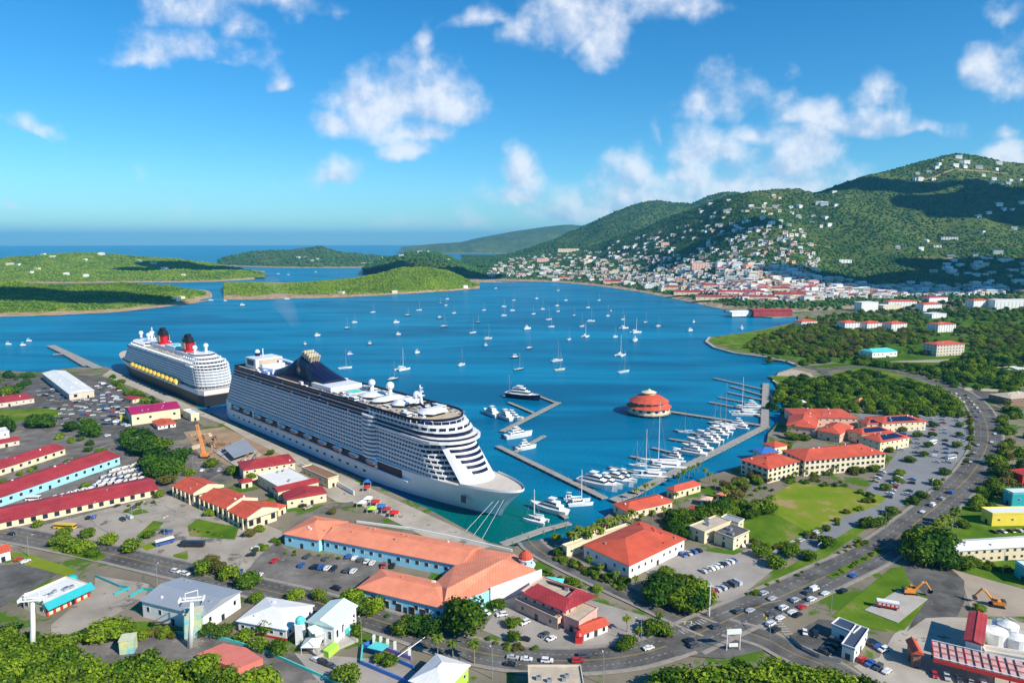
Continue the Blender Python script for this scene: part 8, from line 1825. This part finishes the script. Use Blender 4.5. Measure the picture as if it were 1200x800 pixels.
# the many smaller houses beyond those: one mass
mb = MB(); tr_ = 0; c = 0
sm = [([(560, 326), (600, 300), (700, 290), (800, 262), (870, 240), (930, 240), (960, 300), (955, 340), (860, 350), (780, 338), (700, 328), (600, 325)], 900), ([(935, 352), (945, 325), (1010, 335), (1180, 335), (1180, 345), (1000, 350)], 330), ([(800, 338), (860, 330), (940, 330), (945, 352), (900, 356), (860, 350)], 80)]
for poly, n in sm:
    xs = [q[0] for q in poly]; ys = [q[1] for q in poly]; c = 0; tr_ = 0
    while c < n and tr_ < 20000:
        tr_ += 1; y = rngH.uniform(min(ys), max(ys)); q = (rngH.uniform(min(xs), max(xs)), y)
        if not inside(q, poly): continue
        if rngH.random() > max(.13, (y-285)/44): continue
        p = hit(*q)
        if p is None or p.y > 6000 or not free(p, 9): continue
        placed.append(p); s = rngH.uniform(10, 20); d = rngH.uniform(8, 13); h = rngH.uniform(4, 9); rz = rngH.uniform(-.5, .6)
        ca, sa = math.cos(rz), math.sin(rz); wm = rngH.choice((WHITE, WHITE, WHITE, CREAM, BEIGE, PEACH)); rm = rngH.choice((WROOF, WROOF, TANROOF, CRIMSON, GREYROOF))
        mb.box(-s/2, s/2, -d/2, d/2, -4, h, wm, rot=rz, c=tuple(p), bottom=False); mb.box(-s/2-.4, s/2+.4, -d/2-.4, d/2+.4, h+.01, h+.9, rm, rot=rz, c=tuple(p), bottom=False)
        mb.box(-s*.3, s*.3, -d/2-.08, -d/2, h*.35, h*.7, GLASS, rot=rz, c=tuple(p)); c += 1
tag(mb.build('distant_houses'), 'countless small pale houses packed over the lower hillside town', 'houses', kind='stuff')
# radio masts on the peak
for i, (px, h) in enumerate(((1104, 16), (1126, 40), (1118, 18))):
    p = hit(px, 184 if px != 1104 else 188)
    if p: o = thing('radio_mast', ['short radio mast left of the mountain top', 'tallest radio mast on the mountain top', 'low radio mast beside the tallest one'][i], 'radio mast', p); mb = MB(); mb.tube([(0, 0, -2), (0, 0, h)], [.9, .4], STEEL, 5); mb.build('mast', o); mb = MB(); mb.box(-3, 3, -3, 3, -3, 3, WHITE); mb.build('hut', o)
# quays and industry behind the lagoon
for i, (x0, x1, y, h, wm, lab) in enumerate(((348, 372, 311.5, 12, WHITE, 'white shed at the left of the industrial shore'), (382, 402, 309.5, 14, CREAM, 'cream shed second on the industrial shore'), (408, 420, 309.5, 12, REDP, 'red shed on the industrial shore'), (424, 442, 311, 14, WHITE, 'long white shed next to the harbour crane'), (458, 474, 311, 14, CREAM, 'cream shed at the right of the industrial shore'))):
    a, b = G(x0, y, 2), G(x1, y, 2); c = (a+b)/2; c.z = 1; t = thing('industrial_shed', lab, 'shed', c); w = (b-a).length
    mb = MB(); mb.box(-w/2, w/2, -20, 20, -2, h, wm); mb.build('wall', t); mb = MB(); mb.hip(w, 40, h, 5, WROOF, 1, hipf=0); mb.build('roof', t)
p = G(450, 311, 1); t = thing('harbour_crane', 'white slewing harbour crane on the industrial shore', 'crane', p); mb = MB(); mb.tube([(0, 0, 0), (0, 0, 32)], [3, 2], WHITE, 6); mb.build('tower', t); mb = MB(); mb.tube([(0, 0, 30), (-12, 0, 62)], [1.6, 1], WHITE, 5); mb.build('jib', t)
# ---------------------------------------------------------------- smoke over the funnel of the big ship
fp = Qp(-2+122, 21.5, 76)
mb = MB(); pts = [fp+Vector(q) for q in ((0, 0, 0), (-9, 8, 14), (-26, 30, 30), (-60, 75, 44))]
mb.tube(pts, [1.5, 4, 8, 15], CORE, 12); me = mb.mesh('smoke')
sm_ = bpy.data.materials.new('smoke'); sm_.use_nodes = True; sm_.node_tree.nodes.clear(); pv = sm_.node_tree.nodes.new('ShaderNodeVolumePrincipled'); pv.inputs['Color'].default_value = (.82, .80, .86, 1)
nz = sm_.node_tree.nodes.new('ShaderNodeTexNoise'); nz.inputs['Scale'].default_value = .03; nz.inputs['Detail'].default_value = 3; gg = sm_.node_tree.nodes.new('ShaderNodeNewGeometry'); sm_.node_tree.links.new(gg.outputs['Position'], nz.inputs['Vector'])
mr = sm_.node_tree.nodes.new('ShaderNodeMapRange'); mr.inputs['From Min'].default_value = .42; mr.inputs['From Max'].default_value = .7; mr.inputs['To Max'].default_value = .010; sm_.node_tree.links.new(nz.outputs['Fac'], mr.inputs['Value']); sm_.node_tree.links.new(mr.outputs[0], pv.inputs['Density'])
ou = sm_.node_tree.nodes.new('ShaderNodeOutputMaterial'); sm_.node_tree.links.new(pv.outputs[0], ou.inputs['Volume']); me.materials.clear(); me.materials.append(sm_)
tag(link('smoke', me), 'faint pale smoke drifting away from the funnel of the big cruise ship', 'smoke', kind='stuff')
# ---------------------------------------------------------------- clouds high above, whose shadows lie on the hills
CLM = mat('cloud_white', (.85, .86, .88), 1, 0, .01, spec=0)
def cloud(target, h, r, seed, flat=.28, sx=1.5, sy=1):
    rng = random.Random(seed); c = Vector(target)+SUN_DIR*((h-target[2])/SUN_DIR.z); mb = MB()
    for i in range(16): a = rng.uniform(0, 6.28); q = rng.uniform(0, .8)*r; mb.ball((q*math.cos(a)*sx, q*math.sin(a)*sy, rng.uniform(-.05, .1)*r), r*rng.uniform(.28, .5), CLM, 10, (sx*.9, sy, flat))
    o = mb.build('cloud', None, c, 0, True); o['kind'] = 'structure'; return o
for (px, py, nm_, r, sd, sx, sy) in ((1150, 236, 'mountain', 330, 1, 1.5, .8), (1040, 214, 'mountain', 150, 2, 2.2, .8), (880, 262, 'mountain', 120, 3, 1.6, .8), (1010, 335, 'mountain', 210, 4, 2.4, .9), (1150, 322, 'mountain', 230, 5, 2, .9), (90, 347, 'near island', 150, 6, 2.2, .7), (240, 315, 'middle island', 240, 7, 1.8, .8), (525, 322, 'back hill', 220, 8, 1.4, .9)):
    p = hit(px, py, (nm_,))
    if p is not None: cloud(p, 1150, r, sd, sx=sx, sy=sy)
